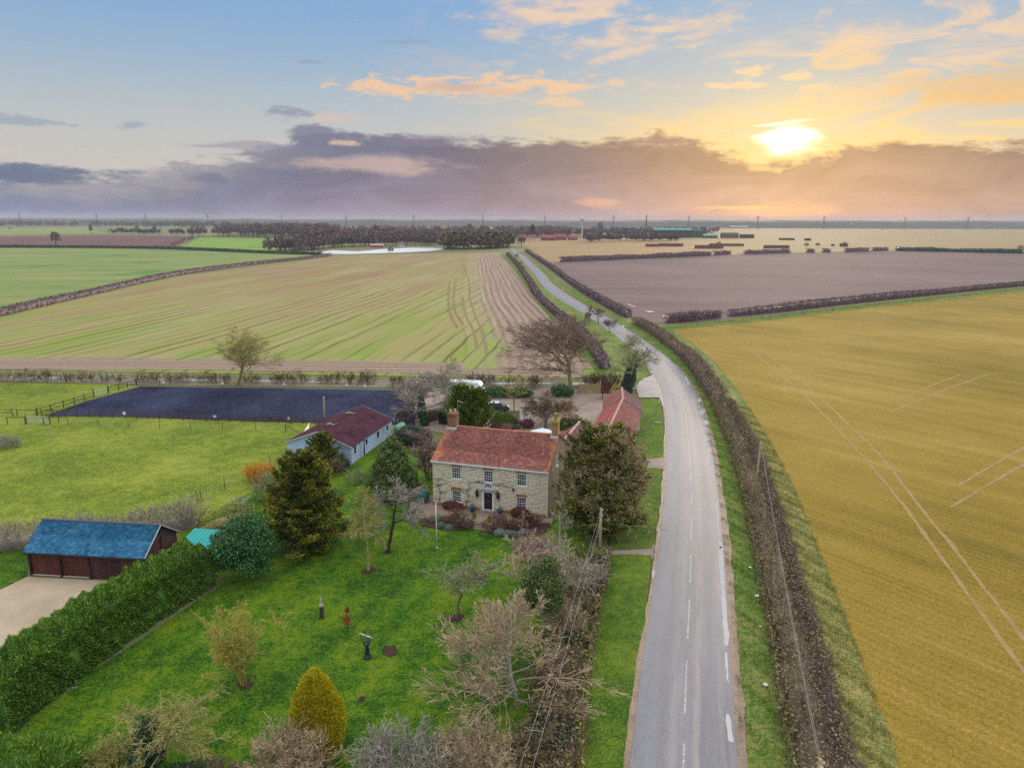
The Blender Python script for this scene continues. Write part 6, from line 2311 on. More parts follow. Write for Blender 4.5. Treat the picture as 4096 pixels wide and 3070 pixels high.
# ------------------------------------------------------------------ trees and shrubs behind the house
tree('pink_twigged_tree', at(1722, 1915), HT(1722, 1915, 1690), 2.0, 'pink', BARK, 'upright pinkish bare tree against the left gable of the farmhouse', 21, kids=(11, 7, 6, 4), stems=5, trunk=0.15, up=(0, 0.12, 0.1, 0.08, 0.05), r0=0.14, ang=(0.45, 0.45, 0.45, 0.45), gn=0.1)
for (x, y, ty, sp, lab, sd_) in ((1850, 1732, 1546, 3.0, 'taller left one of the twin green cypresses behind the farmhouse roof', 3), (1902, 1738, 1562, 3.1, 'broader right one of the twin green cypresses behind the farmhouse roof', 4)):
    fan_conifer('cypress_tree', at(x, y), HT(x, y, ty), sp, 'cypress', lab, 110, 150, sd_, 'twin cypresses', 0.6, 0.75, 0.03, 0.26, 0.2)
tree('ivy_clad_tree', at(1697, 1702), HT(1697, 1702, 1490), 4.2, 'silver', BARK, 'grey bare tree with ivy clad trunk behind the pink tree', 23, kids=(18, 10, 8, 4), trunk=0.4, gn=0.2, r0=0.24, twr=0.014, ivy=(4.2, 0.75, 2600), ang=(0.9, 0.6, 0.6, 0.6))
tree('ivy_clad_tree', at(1776, 1660), HT(1776, 1660, 1430), 3.4, 'silver', BARK, 'tall bare tree with ivy trunk in front of the white horsebox', 24, kids=(16, 9, 7, 4), trunk=0.4, gn=0.18, r0=0.22, twr=0.014, ivy=(3.8, 0.6, 1800), ang=(0.75, 0.6, 0.6, 0.6))
tree('bare_tree', at(1640, 1650), HT(1640, 1650, 1515), 3.2, 'purple', BARK, 'low purplish bare tree at the end of the riding arena', 25, kids=(18, 10, 8, 4), twr=0.014, trunk=0.2, gn=0.2, r0=0.16)
tree('slender_tree', at(2060, 1650), HT(2060, 1650, 1500), 2.2, 'yellow', BARK_L, 'slender yellowish upright tree in the gravel yard', 26, kids=(10, 7, 5, 3), trunk=0.25, up=(0, 0.10, 0.08, 0.05, 0.03), r0=0.14, ang=(0.5, 0.5, 0.5, 0.5))
tree('round_bare_tree', at(2180, 1712), HT(2180, 1712, 1562), 3.3, 'brown', BARK, 'round crowned brown bare tree in the back garden', 27, kids=(20, 10, 8, 5), twr=0.013, trunk=0.25, gn=0.2, r0=0.2)
tree('bare_tree', at(2270, 1705), HT(2270, 1705, 1585), 2.8, 'tan', BARK, 'tan bare tree at the right end of the back garden', 28, kids=(18, 10, 8, 4), twr=0.013, trunk=0.2, gn=0.2, r0=0.15, keys=('maroon', 0.05))
tree('ash_tree', at(2282, 1556), HT(2282, 1556, 1240), 8.6, 'brown', BARK_L, 'large spreading brown bare tree beyond the yard fence', 29, kids=(20, 11, 9, 4), trunk=0.28, gn=0.2, r0=0.42, ang=(0.85, 0.65, 0.6, 0.6), twr=0.018, keys=('ashkeys', 0.06))
tree('ivy_clad_tree', at(2500, 1572), HT(2500, 1572, 1335), 4.0, 'greengrey', BARK_L, 'ivy smothered tree beside the road junction', 30, kids=(18, 10, 8, 4), trunk=0.35, gn=0.18, r0=0.30, ivy=(5.5, 1.25, 7000), twr=0.014, lean=(0.08, 0))
tree('field_tree', at(945, 1538), HT(945, 1538, 1288), 7.2, 'lichen', BARK_L, 'lone bare twin trunked tree at the edge of the drilled field', 31, kids=(13, 9, 8, 4), stems=2, trunk=0.30, gn=0.15, r0=0.32, ang=(0.75, 0.6, 0.6, 0.6), up=(0, 0.06, 0.06, 0.04, 0.02), twr=0.013)
tree('thin_tree', at(1770, 1530), HT(1770, 1530, 1410), 2.2, 'tan', BARK, 'thin pale sapling on the field edge left of the horsebox', 32, kids=(10, 6, 5, 3), trunk=0.2, up=(0, .1, .08, .05, .02), r0=0.1, ang=(0.5, 0.5, 0.5, 0.5), twr=0.013)
for i, (x, y, ty, sp, tw, lab) in enumerate(((2395, 1295, 1228, 2.8, 'brown', 'small leafless tree left of the road before the bend'), (2340, 1300, 1210, 3.2, 'brown', 'bare tree in the left roadside hedge above the ash'),
                                             (2440, 1330, 1270, 2.6, 'purple', 'dark twigged tree overhanging the left verge of the road'), (2060, 1050, 1010, 2.6, 'brown', 'small tree where the left road hedge meets the field end'),
                                             (2085, 1085, 1045, 2.4, 'brown', 'thin bare tree on the verge of the distant road'))):
    tree('roadside_tree', at(x, y), HT(x, y, ty), sp, tw, BARK, lab, 60 + i, kids=(11, 6, 5, 3), trunk=0.2, gn=0.2, twr=0.025)

evergreen('dark_shrub', at(1652, 1778), [((0, 0, 1.3), (1.9, 1.6, 1.5)), ((1.2, 0.3, 1.0), (1.3, 1.3, 1.2)), ((-1.2, 0.2, 1.1), (1.2, 1.2, 1.2))], 9000, 0.11, 'darkshrub', 'big dark evergreen shrub at the far end of the stable', cat='shrub')
clipped_hedge('clipped_hedge', [G(1960, 1690), G(2078, 1694)], 1.6, 1.8, 'box', 'clipped green hedge right of the twin cypresses', 600, 0.09, 'leaf')
clipped_hedge('clipped_hedge', [G(2235, 1722), G(2318, 1700)], 1.5, 1.4, 'box', 'clipped bright hedge behind the right chimney', 600, 0.09, 'leaf')
clipped_hedge('brown_hedge', [G(1690, 1690), G(1765, 1672), G(1800, 1668)], 1.4, 1.5, 'bramble', 'clipped brown hedge between the two ivy clad trees', 600, 0.09, 'leaf')
for (x, y, sx, hh_, lab) in ((1990, 1590, 2.6, 2.2, 'laurel at the back of the yard left of the slender tree'), (2080, 1590, 2.4, 2.0, 'laurel at the back of the yard right of the slender tree'), (2248, 1588, 2.2, 2.4, 'rounded laurel beside the yard fence'), (2300, 1712, 1.6, 1.6, 'leafy shrub at the yard end of the back garden')):
    evergreen('laurel_shrub', at(x, y), [((0, 0, hh_ * 0.5), (sx * 0.7, 1.2, hh_ * 0.5)), ((sx * 0.5, 0.1, hh_ * 0.42), (sx * 0.5, 1.0, hh_ * 0.42)), ((-sx * 0.5, 0.1, hh_ * 0.42), (sx * 0.5, 1.0, hh_ * 0.42))], 4500, 0.12, 'laurel', lab, cat='shrub')
for (x, y, sx, hh_, mt_, lab) in ((1985, 1722, 1.2, 1.1, 'maroon', 'maroon mound shrub in the back garden border'), (2025, 1725, 1.3, 1.2, 'russet', 'russet mound shrub in the back garden border'), (2060, 1722, 1.0, 0.9, 'darkshrub', 'dark green mound shrub in the back garden border'),
                                  (2110, 1712, 1.3, 1.4, 'maroon', 'maroon shrub beside the purple ornament'), (2100, 1735, 2.4, 0.6, 'lichen', 'low yellowish planting along the back garden border')):
    evergreen('border_shrub', at(x, y), [((0, 0, hh_ * 0.5), (sx * 0.8, 0.8, hh_ * 0.55))], 1600, 0.09, mt_, lab, cat='shrub')
twig_bush('willow_shrub', at(1040, 1925), 2.6, 1.7, 1.5, 'orange', 'orange stemmed willow shrub by the paddock fence', 90, 33, up=0.06)
twig_bush('bare_shrub', at(1100, 1990), 3.6, 2.0, 1.8, 'greengrey', 'grey bare shrub between the orange willow and the big conifer', 60, 34)
twig_bush('bare_shrub', at(1425, 1935), 2.2, 1.3, 1.3, 'greengrey', 'thin greenish shrub on the grass beside the stable', 26, 35)
twig_bush('bare_shrub', at(1340, 1895), 2.2, 1.6, 1.2, 'brown', 'brown bare shrub under the small conifer', 40, 36)

# ------------------------------------------------------------------ front garden
hm = house.matrix_basis


def hl(u, v):
    p = hm @ Vector((u, v, 0))
    return (p.x, p.y, p.z)


for (u, v, rx, ry, h, mt_, lab) in ((2.5, -0.65, 1.2, 0.55, 0.95, 'maroon', 'dark maroon shrub under the left ground floor window'), (9.9, -0.65, 1.0, 0.55, 1.15, 'maroon', 'dark maroon shrub under the right ground floor window')):
    e = evergreen('window_shrub', hl(u, v), [((0, 0, h * 0.5), (rx, ry, h * 0.55))], 5000, 0.06, mt_, lab, cat='shrub', inner=0.7)
    e.rotation_euler = (0, 0, R(HA))
for (px, py, rx, h, tw, lab, sd_) in ((1825, 2092, 1.3, 1.7, 'russet', 'tall russet shrub in the left flower bed', 71), (1858, 2112, 1.1, 1.2, 'brown', 'brown mounded shrub beside the garden steps', 72), (1965, 2122, 1.35, 1.3, 'russet', 'russet mound at the left of the right flower bed', 73),
                                      (2020, 2110, 1.2, 1.3, 'bramble', 'tan mounded shrub in the middle of the right flower bed', 74), (2075, 2115, 1.0, 1.1, 'russet', 'small russet shrub right of the tan mound', 75), (1990, 2080, 1.0, 0.8, 'pink', 'low pinkish shrub against the terrace edge', 76),
                                      (1745, 2085, 1.0, 0.9, 'greengrey', 'low grey green plant in the left flower bed', 77), (2130, 2095, 1.2, 1.0, 'maroon', 'low maroon shrub at the right end of the terrace', 78)):
    twig_bush('bed_shrub', at(px, py), h, rx, rx * 0.8, tw, lab, 60, sd_, kids=(4, 4, 2), up=0.04, twr=0.010)
for i, (px, py, s_) in enumerate(((1795, 2118, 0.42), (1762, 2108, 0.36), (1998, 2140, 0.52), (2032, 2144, 0.46), (2055, 2146, 0.40), (2080, 2146, 0.36), (2098, 2138, 0.48), (1885, 2108, 0.34))):
    evergreen('lavender_clump', at(px, py), [((0, 0, s_ * 0.55), (s_, s_, s_ * 0.7))], 900, 0.055, 'lavender',
              ('grey green lavender clump, %s' % ('right one of two in the left flower bed', 'left one of two in the left flower bed', 'leftmost and largest along the right bed front', 'second from the left along the right bed front',
                                                 'third from the left along the right bed front', 'fourth from the left along the right bed front', 'rightmost along the right bed front', 'beside the garden steps')[i]),
              'spray', 'plant', 'lavender clumps in the flower beds', droop=0.6, inner=0.5)
tree('sapling', at(2092, 2125), 2.1, 0.7, 'tan', BARK_P, 'small pale sapling in the right flower bed', 79, kids=(7, 4, 3, 2), r0=0.04, twr=0.008)
# russet sapling on the lawn
e = tree('oak_sapling', at(1388, 2522), HT(1388, 2522, 2415), 0.55, 'rust', BARK_D, 'small sapling with rust coloured leaves on the lawn', 80, kids=(7, 4, 3, 2), r0=0.035, twr=0.008)
add_leaves(e, [((0.0, 0, 0.85), (0.42, 0.42, 0.5)), ((0.12, 0, 1.75), (0.16, 0.16, 0.28))], 700, 0.055, 'rust')

# ------------------------------------------------------------------ scrub along the bottom of the picture
twig_bush('tangled_bush', at(1160, 3120), 3.6, 2.6, 2.0, 'tan', 'beige tangle of bare twigs in front of the golden conifer', 88, 81, kids=(6, 5, 3), up=0.03, twr=0.0085, r0=0.028)
twig_bush('tangled_bush', at(1620, 3140), 3.6, 2.7, 2.0, 'silver', 'grey tangle of bare twigs at the bottom of the lawn', 88, 82, kids=(6, 5, 3), up=0.03, twr=0.0085, r0=0.028)
twig_bush('tangled_bush', at(1900, 3110), 3.5, 2.2, 1.8, 'tan', 'pinkish beige tangle right of the grey one', 80, 83, kids=(6, 5, 3), up=0.03, twr=0.0085, r0=0.028)
twig_bush('tangled_bush', at(380, 3160), 2.7, 2.4, 1.8, 'lichen', 'greenish bare tangle beside the lower left conifers', 90, 84, kids=(6, 5, 3), up=0.02, twr=0.0085)
twig_bush('tangled_bush', at(850, 3190), 2.0, 2.2, 1.4, 'brown', 'low dark scrub between the ivy tree and the beige tangle', 80, 85, kids=(5, 5, 3), up=0.02, twr=0.0085)
evergreen('ivy_scrub', at(740, 3170), [((0, 0, 0.7), (1.6, 1.1, 0.8)), ((1.4, 0, 0.5), (1.0, 0.9, 0.7))], 4500, 0.08, 'ivy', 'dark ivy scrub on the bottom edge', cat='shrub')
twig_bush('forked_shrub', at(820, 3060), 2.6, 1.2, 0.9, 'yellow', 'small forked yellow shrub standing clear of the scrub', 7, 86, kids=(4, 3, 2), up=0.1, twr=0.011, r0=0.035)
e = tree('ivy_clad_tree', at(610, 3115), HT(610, 3115, 2745), 2.9, 'lichen', BARK_L, 'twisted lichened tree with dark ivy heart at the lower left', 87, kids=(16, 9, 7, 4), trunk=0.2, up=(0, -0.03, -0.08, -0.08, -0.05), gn=0.30, r0=0.18, ang=(0.9, 0.7, 0.6, 0.6), twr=0.009)
add_leaves(e, [((0.1, 0, 2.4), (0.85, 0.8, 1.9)), ((-0.3, -0.2, 1.3), (0.8, 0.8, 1.2))], 6500, 0.085, 'ivy', 'ivy')

# mixed hedge between lawn and verge
vh = [G(*p) for p in ((2200, 3250), (2225, 2950), (2262, 2700), (2312, 2460), (2345, 2330), (2375, 2245))]
twig_hedge('mixed_hedge', vh, 3.4, 1.5, 'bramble', 'wild mixed hedge between lawn and mown verge', 16, 0.12, 0.009, 0.58, 'bramblegreen', 0, cards=260)
twig_bush('tall_shrub', at(2250, 2560), 3.4, 1.7, 1.6, 'tan', 'tall tan bare shrub under the cables in the verge hedge', 55, 91, kids=(5, 4, 3), up=0.06, twr=0.009)
twig_bush('tall_shrub', at(2330, 2370), 3.2, 1.6, 1.5, 'silver', 'grey bare shrub in the verge hedge near the telegraph pole', 55, 92, kids=(5, 4, 3), up=0.06, twr=0.009)
twig_bush('tall_shrub', at(2205, 2760), 3.0, 1.8, 1.6, 'brown', 'brown bare shrub behind the large pale tree', 60, 93, kids=(5, 4, 3), up=0.05, twr=0.009)
twig_bush('tall_shrub', at(2190, 2330), 3.2, 1.7, 1.6, 'pink', 'pinkish bare shrub between dogwood and holly tree', 55, 94, kids=(5, 4, 3), up=0.06, twr=0.009)
twig_bush('tall_shrub', at(2130, 3060), 2.6, 1.8, 1.6, 'bramble', 'brown tangled shrub at the bottom end of the verge hedge', 60, 95, kids=(5, 4, 3), up=0.03, twr=0.009)
for i, (x, y, mt_, sx, h, lab) in enumerate(((2185, 2995, 'darkshrub', 1.7, 1.5, 'dark ivy mound at the bottom of the verge hedge'), (2330, 2475, 'oak', 0.95, 1.3, 'pale leaved bush in the verge hedge'), (2290, 2600, 'darkshrub', 1.2, 1.5, 'grey leaved bush halfway along the verge hedge'),
                                             (2385, 2275, 'ivy', 0.8, 1.3, 'dark ivy at the foot of the telegraph pole'), (2270, 2720, 'box', 0.7, 1.0, 'light green sprig bush on the hedge edge'), (2215, 2480, 'oak', 0.8, 1.4, 'bushy evergreen under the holly tree'))):
    evergreen('hedge_bush', at(x, y), [((0, 0, h * 0.5), (sx, sx * 0.9, h * 0.55)), ((sx * 0.4, sx * 0.5, h * 0.4), (sx * 0.7, sx * 0.8, h * 0.45))], 3200, 0.075, mt_, lab, cat='shrub', inner=0.6)

# ------------------------------------------------------------------ hedges
rh = [G(*p) for p in ((3345, 3250), (3262, 3050), (3195, 2700), (3130, 2420), (3070, 2170), (3005, 1920), (2945, 1760), (2880, 1620))]
twig_hedge('roadside_hedge', rh, 3.4, 1.45, 'bramble', 'bramble and thorn hedge between road and yellow stubble', 15, 0.10, 0.010, 0.60, 'bramblegreen', 0, cards=260)
off = np.array([1.5, 0.25])
twig_hedge('thorn_strip', [np.array(p[:2]) + off for p in rh], 1.3, 1.15, 'purple', 'purplish thorn growth along the field side of the roadside hedge', 14, 0.08, 0.009, 0.6, None, 0, cards=150)
rh2 = [G(*p) for p in ((2872, 1608), (2820, 1530), (2770, 1460), (2700, 1395), (2620, 1338), (2545, 1292))]
twig_hedge('roadside_hedge', rh2, 3.2, 1.9, 'brown', 'dark hedge on the outside of the road bend', 9, 0.15, 0.014, 0.60, None, 0, cards=150)
rh3 = [G(*p) for p in ((2512, 1270), (2430, 1225), (2330, 1165), (2260, 1115), (2200, 1070), (2140, 1030), (2105, 1005))]
twig_hedge('roadside_hedge', rh3, 2.6, 2.2, 'purple', 'purple brown hedge between the far road and ploughed field', 1, 0.35, 0.03, 0.66, cards=52)
lh = [G(*p) for p in ((2420, 1480), (2370, 1400), (2300, 1320), (2220, 1255), (2150, 1185), (2110, 1120), (2070, 1062), (2030, 1020))]
twig_hedge('roadside_hedge', lh, 2.4, 2.2, 'purple', 'dark hedge between the drilled field and the far road', 1.2, 0.30, 0.025, 0.66, cards=56)
fh = [G(*p) for p in ((2664, 1292), (2760, 1284), (2880, 1270))]
twig_hedge('field_hedge', fh, 2.2, 2.6, 'purple', 'short hedge left of the gap between plough and stubble', 9, 0.25, 0.025, 0.75, cards=40)
fh = [G(*p) for p in ((2915, 1266), (3100, 1248), (3400, 1214), (3700, 1182), (4096, 1142), (4600, 1095))]
twig_hedge('field_hedge', fh, 2.2, 2.6, 'purple', 'long dark hedge between plough and stubble fields', 1.5, 0.28, 0.025, 0.66, cards=50)
fh = [G(*p) for p in ((-500, 1375), (0, 1262), (350, 1180), (700, 1102), (1000, 1060), (1240, 1034), (1325, 1024))]
twig_hedge('field_hedge', fh, 2.6, 2.4, 'purple', 'long clipped hedge crossing the left fields diagonally', 3, 0.4, 0.03, 0.88, cards=22, stems=False)
fh = [G(*p) for p in ((-700, 985), (0, 990), (420, 992), (720, 998), (1000, 1011), (1290, 1020))]
twig_hedge('field_hedge', fh, 3.0, 3.0, 'ivy', 'dark hedge behind the pale green field', 3, 0.6, 0.03, 0.9, cards=16, stems=False, step=3.0)
fh = [G(*p) for p in ((690, 990), (730, 970), (770, 952))]
twig_hedge('field_hedge', fh, 4.0, 3.5, 'purple', 'hedge between red earth and bright green fields', 3, 0.6, 0.03, 0.9, cards=14, stems=False, step=3.0)
for i, (x0, y0, x1, y1, lab) in enumerate(((2240, 1048, 2845, 1022, 'long low hedge behind the ploughed field'), (2855, 1021, 2922, 1017, 'short hedge length right of the long low hedge'), (2978, 1016, 3160, 1011, 'hedge length behind the plough left of centre'),
                                           (3225, 1010, 3258, 1009, 'left one of two isolated hedge stubs behind the plough'), (3290, 1009, 3322, 1008, 'right one of two isolated hedge stubs behind the plough'), (3378, 1008, 3475, 1005, 'hedge length behind the plough right of the stubs'),
                                           (3486, 1004, 3552, 1002, 'hedge length just before the long right boundary'), (3580, 1003, 4096, 1014, 'dark right end boundary hedge behind the plough'))):
    pts = [G(x0, y0), G((x0 + x1) / 2, (y0 + y1) / 2), G(x1, y1)]
    twig_hedge('far_hedge', pts, 3.0, 3.6 if i < 7 else 4.0, 'purple' if i < 7 else 'ivy', lab, 3, 0.7, 0.03, 0.92, cards=12, stems=False, step=3.0, group='hedges behind the ploughed field')

# separate thorn bushes along the track behind the arena
bx = 8
k = 0
words = ('first', 'second', 'third', 'fourth', 'fifth', 'sixth', 'seventh', 'eighth', 'ninth', 'tenth', 'eleventh', 'twelfth', 'thirteenth', 'fourteenth', 'fifteenth', 'sixteenth', 'seventeenth', 'eighteenth', 'nineteenth', 'twentieth', 'twenty-first',
         'twenty-second', 'twenty-third', 'twenty-fourth', 'twenty-fifth', 'twenty-sixth', 'twenty-seventh', 'twenty-eighth', 'twenty-ninth', 'thirtieth')
for (x, wpx) in ((20, 100), (110, 100), (200, 100), (275, 70), (345, 80), (420, 60), (475, 60), (575, 60), (618, 50), (690, 70), (745, 60), (820, 70), (862, 50), (905, 40), (1010, 90), (1100, 50), (1135, 40), (1190, 90), (1300, 70), (1340, 50), (1395, 50), (1440, 40), (1480, 70), (1590, 70), (1960, 80), (2040, 60), (2360, 70)):
    y = 1526 + x * 0.008
    dpt = 128.0
    rx = wpx / 2 * dpt / FPX * 1.15
    twig_bush('thorn_bush', at(x, y), 2.6 + rng.normal() * 0.3, rx, 1.1, 'bramble' if k % 3 else 'brown', words[k] + ' thorn bush from the left along the track', 30 if wpx > 60 else 20, 200 + k, kids=(4, 3, 2), group='thorn bushes along the farm track', twr=0.018)
    k += 1
for i, (x, y, h, tw, lab) in enumerate(((1900, 1552, 3.2, 'purple', 'purplish bare shrub behind the white horsebox'), (2125, 1556, 3.0, 'brown', 'brown bare shrub between the yard laurels'), (2385, 1552, 3.2, 'bramble', 'bare shrub behind the pale panel fence'), (2445, 1556, 3.4, 'brown', 'bare shrub between barn end and ivy tree'),
                                         (1700, 1560, 3.4, 'purple', 'purplish bare shrub at the far corner of the arena'), (1620, 1690, 3.0, 'purple', 'bare shrub on the right edge of the arena'))):
    twig_bush('yard_shrub', at(x, y), h, 2.4, 1.4, tw, lab, 44, 300 + i, kids=(4, 4, 2), twr=0.018)
# the bare hedge behind the garage
gh = [G(*p) for p in ((-200, 2215), (60, 2190), (300, 2170), (520, 2150), (700, 2120), (800, 2090))]
twig_hedge('bare_hedge', gh, 2.4, 2.5, 'silver', 'tall bare grey hedge behind the slate roofed garage', 26, 0.10, 0.009, 0.55, 'brown', 0, cards=110)
gh = [G(*p) for p in ((800, 2120), (900, 2095), (1010, 2060))]
twig_hedge('bare_hedge', gh, 3.0, 1.5, 'lichen', 'low yellowish scrub below the washing line', 14, 0.10, 0.009, 0.5, None, 0, cards=90)
twig_bush('bare_shrub', at(30, 1790), 1.9, 2.2, 1.5, 'silver', 'hazy grey bare bush on the left edge of the paddock', 60, 37)

# ------------------------------------------------------------------ rough grass
M_STRAW = grassy('straw_margin', (0.10, 0.13, 0.03), (0.22, 0.22, 0.06), (0.40, 0.34, 0.12), 0.3, 1.5, 6.0)
ribbon('field_margin', smooth_path(rh, 1.0), 1.6, 4.3, 0.098, M_STRAW, jitter=0.2)
ribbon('field_margin', smooth_path(rh2, 1.5), 1.4, 3.4, 0.099, M_STRAW, jitter=0.2)
blades('rough_grass', rh, -4.1, -1.4, 110, 0.30, 'grass', label='rough green grass on the right verge')
blades('rough_grass', rh, 1.9, 4.6, 170, 0.42, 'straw', 0.6, 0.035, label='straw coloured grass along the stubble edge')
blades('rough_grass', rh2, -3.6, -1.4, 14, 0.40, 'grass', wd=0.05, label='rough grass inside the road bend')
blades('rough_grass', rh2, 1.4, 3.2, 18, 0.45, 'straw', wd=0.05, label='straw grass outside the bend hedge')
blades('rough_grass', vh, 1.5, 2.6, 60, 0.28, 'grass', label='long grass at the foot of the verge hedge')
fg = [G(*p) for p in ((2700, 1300), (3000, 1276), (3500, 1218), (4096, 1155))]
blades('rough_grass', fg, -1.0, 2.6, 6, 0.7, 'straw', wd=0.12, label='pale grass strip below the long dark hedge')
gl_ = [tuple(p) for p in HB]
blades('leaf_litter', gl_, -0.2, 0.45, 50, 0.14, 'lavender', 1.2, 0.05, label='pale litter and weeds along the foot of the conifer hedge')

# ------------------------------------------------------------------ fences, gates, poles
M_POST = plain('weathered_post', (0.13, 0.095, 0.075), 0.9, 0.35, 3.0)
M_REDPOST = plain('red_brown_post', (0.105, 0.052, 0.045), 0.9, 0.3, 3.0)
M_STAKE = plain('pale_stake', (0.42, 0.35, 0.20), 0.9, 0.2, 3.0)
M_STEEL = plain('galvanised_gate', (0.50, 0.55, 0.57), 0.45, 0.12, 3.0, 0.5, 0.3)
M_WIRE = plain('fence_wire', (0.24, 0.25, 0.23), 0.6, 0.1, 3.0)
M_POLE = plain('weathered_pole', (0.33, 0.275, 0.14), 0.9, 0.3, 2.0)
M_CABLE = plain('pale_cable', (0.55, 0.52, 0.46), 0.6, 0.05, 1.0)


def rail_fence(label, px, h=1.15, spacing=1.85, rails=(0.45, 0.95), pm=None, rm=None, pw=0.11, world=None, jitter=0.02):
    """posts and rails along a line of ground points"""
    P = np.array(world if world is not None else [G(*p)[:2] for p in px])
    T, N, s_ = path_frame(P) if len(P) > 2 else (None, None, np.array([0, np.linalg.norm(P[1] - P[0])]))
    L = s_[-1]
    n = max(1, int(round(L / spacing)))
    q = np.linspace(0, L, n + 1)
    X = np.column_stack([np.interp(q, s_, P[:, 0]), np.interp(q, s_, P[:, 1])])
    e = empty('rail_fence', (*X[0], 0.03), 0.0, label, 'fence')
    X = X - X[0]
    pm, rm = pm or M_REDPOST, rm or M_REDPOST
    proto = MB().box(-pw / 2, pw / 2, -pw / 2, pw / 2, 0, h).mesh('post', pm)
    for x, y in X:
        o = link(bpy.data.objects.new('post', proto), e, (x, y, 0), (rng.normal() * 0.02, rng.normal() * 0.02, rng.uniform(0, 0.3)))
        o.scale = (1, 1, rng.uniform(0.95, 1.05))
    for i in range(n):
        d = (X[i + 1] - X[i])
        nrm = np.array([d[1], -d[0]]) / (np.linalg.norm(d) + 1e-9) * (pw / 2 + 0.015)
        for z in rails:
            a, b = X[i] + nrm, X[i + 1] + nrm
            MB().bar((a[0], a[1], z + rng.normal() * jitter), (b[0], b[1], z + rng.normal() * jitter), 0.035, 0.09).build('rail', rm, e)
    return e


def wire_fence(label, px, h=1.1, wires=(0.3, 0.6, 0.9, 1.05), pm=None, mesh=False, pw=0.09):
    P = [G(*p)[:2] for p in px]
    e = empty('wire_fence', (*P[0], 0.03), 0.0, label, 'fence')
    o0 = np.array(P[0])
    proto = MB().tube([(0, 0, 0), (0, 0, h)], [pw / 2, pw / 2 * 0.9], 6).mesh('post', pm or M_POST)
    Q = [np.array(p) - o0 for p in P]
    for q in Q:
        link(bpy.data.objects.new('post', proto), e, (q[0], q[1], 0), (rng.normal() * 0.03, rng.normal() * 0.03, 0))
    for z in wires:
        MB().tube([(q[0], q[1], z) for q in Q], 0.006, 3).build('wire', M_WIRE, e)
    if mesh:
        mb = MB()
        for a, b in zip(Q[:-1], Q[1:]):
            L = np.linalg.norm(b - a)
            for k in range(int(L / 0.22)):
                p = a + (b - a) * (k * 0.22 / L)
                mb.bar((p[0], p[1], 0.05), (p[0], p[1], h - 0.08), 0.007)
        mb.build('netting', M_WIRE, e)['kind'] = 'stuff'
    return e


def field_gate(label, a, b, bars=6, h=1.15, mat=None, z=0.05):
    a, b = np.array(a[:2]), np.array(b[:2])
    L = np.linalg.norm(b - a)
    e = empty('field_gate', (*a, z), math.atan2(b[1] - a[1], b[0] - a[0]), label, 'gate')
    m = mat or M_STEEL
    MB().tube([(0.06, 0, 0.15), (0.06, 0, h), (L - 0.06, 0, h), (L - 0.06, 0, 0.15), (0.06, 0, 0.15)], 0.028, 6).build('frame', m, e)
    for k in range(1, bars):
        zz = 0.15 + (h - 0.15) * k / bars
        MB().tube([(0.06, 0, zz), (L - 0.06, 0, zz)], 0.02, 5).build('bar', m, e)
    MB().bar((L / 2, 0.02, 0.16), (L / 2, 0.02, h - 0.02), 0.03).build('upright', m, e)
    for x in (0, L):
        MB().tube([(x, 0.05, 0), (x, 0.05, h + 0.2)], 0.09, 6).build('post', M_POST, e)
    return e


rail_fence('dark post and rail fence along the near side of the arena', [(168, 1666), (500, 1672), (900, 1686), (1310, 1698)], 1.2, 1.9, (0.3, 0.62, 0.98))
rail_fence('red brown rails climbing the left side of the arena', [(150, 1662), (230, 1640), (310, 1614), (376, 1590)], 1.25, 2.2, (0.5, 1.05))
rail_fence('post and rail corner beyond the arena side gate', [(436, 1573), (490, 1558), (545, 1541)], 1.25, 2.4, (0.5, 1.05))
rail_fence('weathered rails at the far left corner of the arena', [(548, 1540), (640, 1542)], 1.2, 3.0, (0.55, 1.0), M_POST, M_POST)
field_gate('pale green gate in the left side of the arena', G(378, 1590), G(434, 1573))
field_gate('galvanised gate in the paddock near the water trough', G(106, 1694), G(200, 1697))
field_gate('open galvanised gate swung up beside the stable', G(1212, 1768), G(1240, 1722))
field_gate('low galvanised gate across the gap beside the stable', G(1216, 1770), G(1278, 1752), 5, 0.95)
rail_fence('single rail left of the paddock gate', [(30, 1697), (102, 1696)], 1.15, 3.0, (1.05,), M_POST, M_POST)
rail_fence('slanting rail right of the paddock gate', [(176, 1700), (236, 1690)], 1.15, 3.0, (1.05,), M_POST, M_POST)
rail_fence('rails at the left edge beyond the paddock gate', [(-40, 1663), (52, 1664)], 1.15, 3.0, (0.5, 1.05), M_POST, M_POST)
rail_fence('low fence between side rails and left paddock', [(70, 1663), (146, 1664)], 1.1, 3.2, (1.0,), M_POST, M_POST)
rail_fence('weathered rail fence left of the stable gates', [(1143, 1727), (1210, 1766)], 1.2, 4.0, (1.1,), M_POST, M_POST)
wire_fence('stock wire fence across the top of the paddock', [(272, 1698), (394, 1704), (515, 1709), (639, 1711), (763, 1714), (890, 1718), (1024, 1723), (1143, 1729)])
wire_fence('netting fence between paddock and garden', [(790, 2012), (806, 2005), (901, 1957), (996, 1909), (1082, 1864), (1145, 1832)], 1.35, (0.1, 0.5, 0.9, 1.25), mesh=True)
stk = MB().tube([(0, 0, 0), (0, 0, 1.25)], [0.05, 0.045], 6).mesh('stake', M_STAKE)
nm = ('first', 'second', 'third', 'fourth', 'fifth', 'sixth')
for i, (x, y) in enumerate(((45, 1538), (118, 1543), (200, 1544), (278, 1542), (318, 1553), (359, 1546))):
    o = link(bpy.data.objects.new('fence_stake', stk), None, (*G(x, y)[:2], 0.03), (rng.normal() * 0.04, rng.normal() * 0.04, 0))
    props(o, nm[i] + ' pale stake from the left in front of the thorn bushes', 'stake', 'pale stakes in the left paddock')
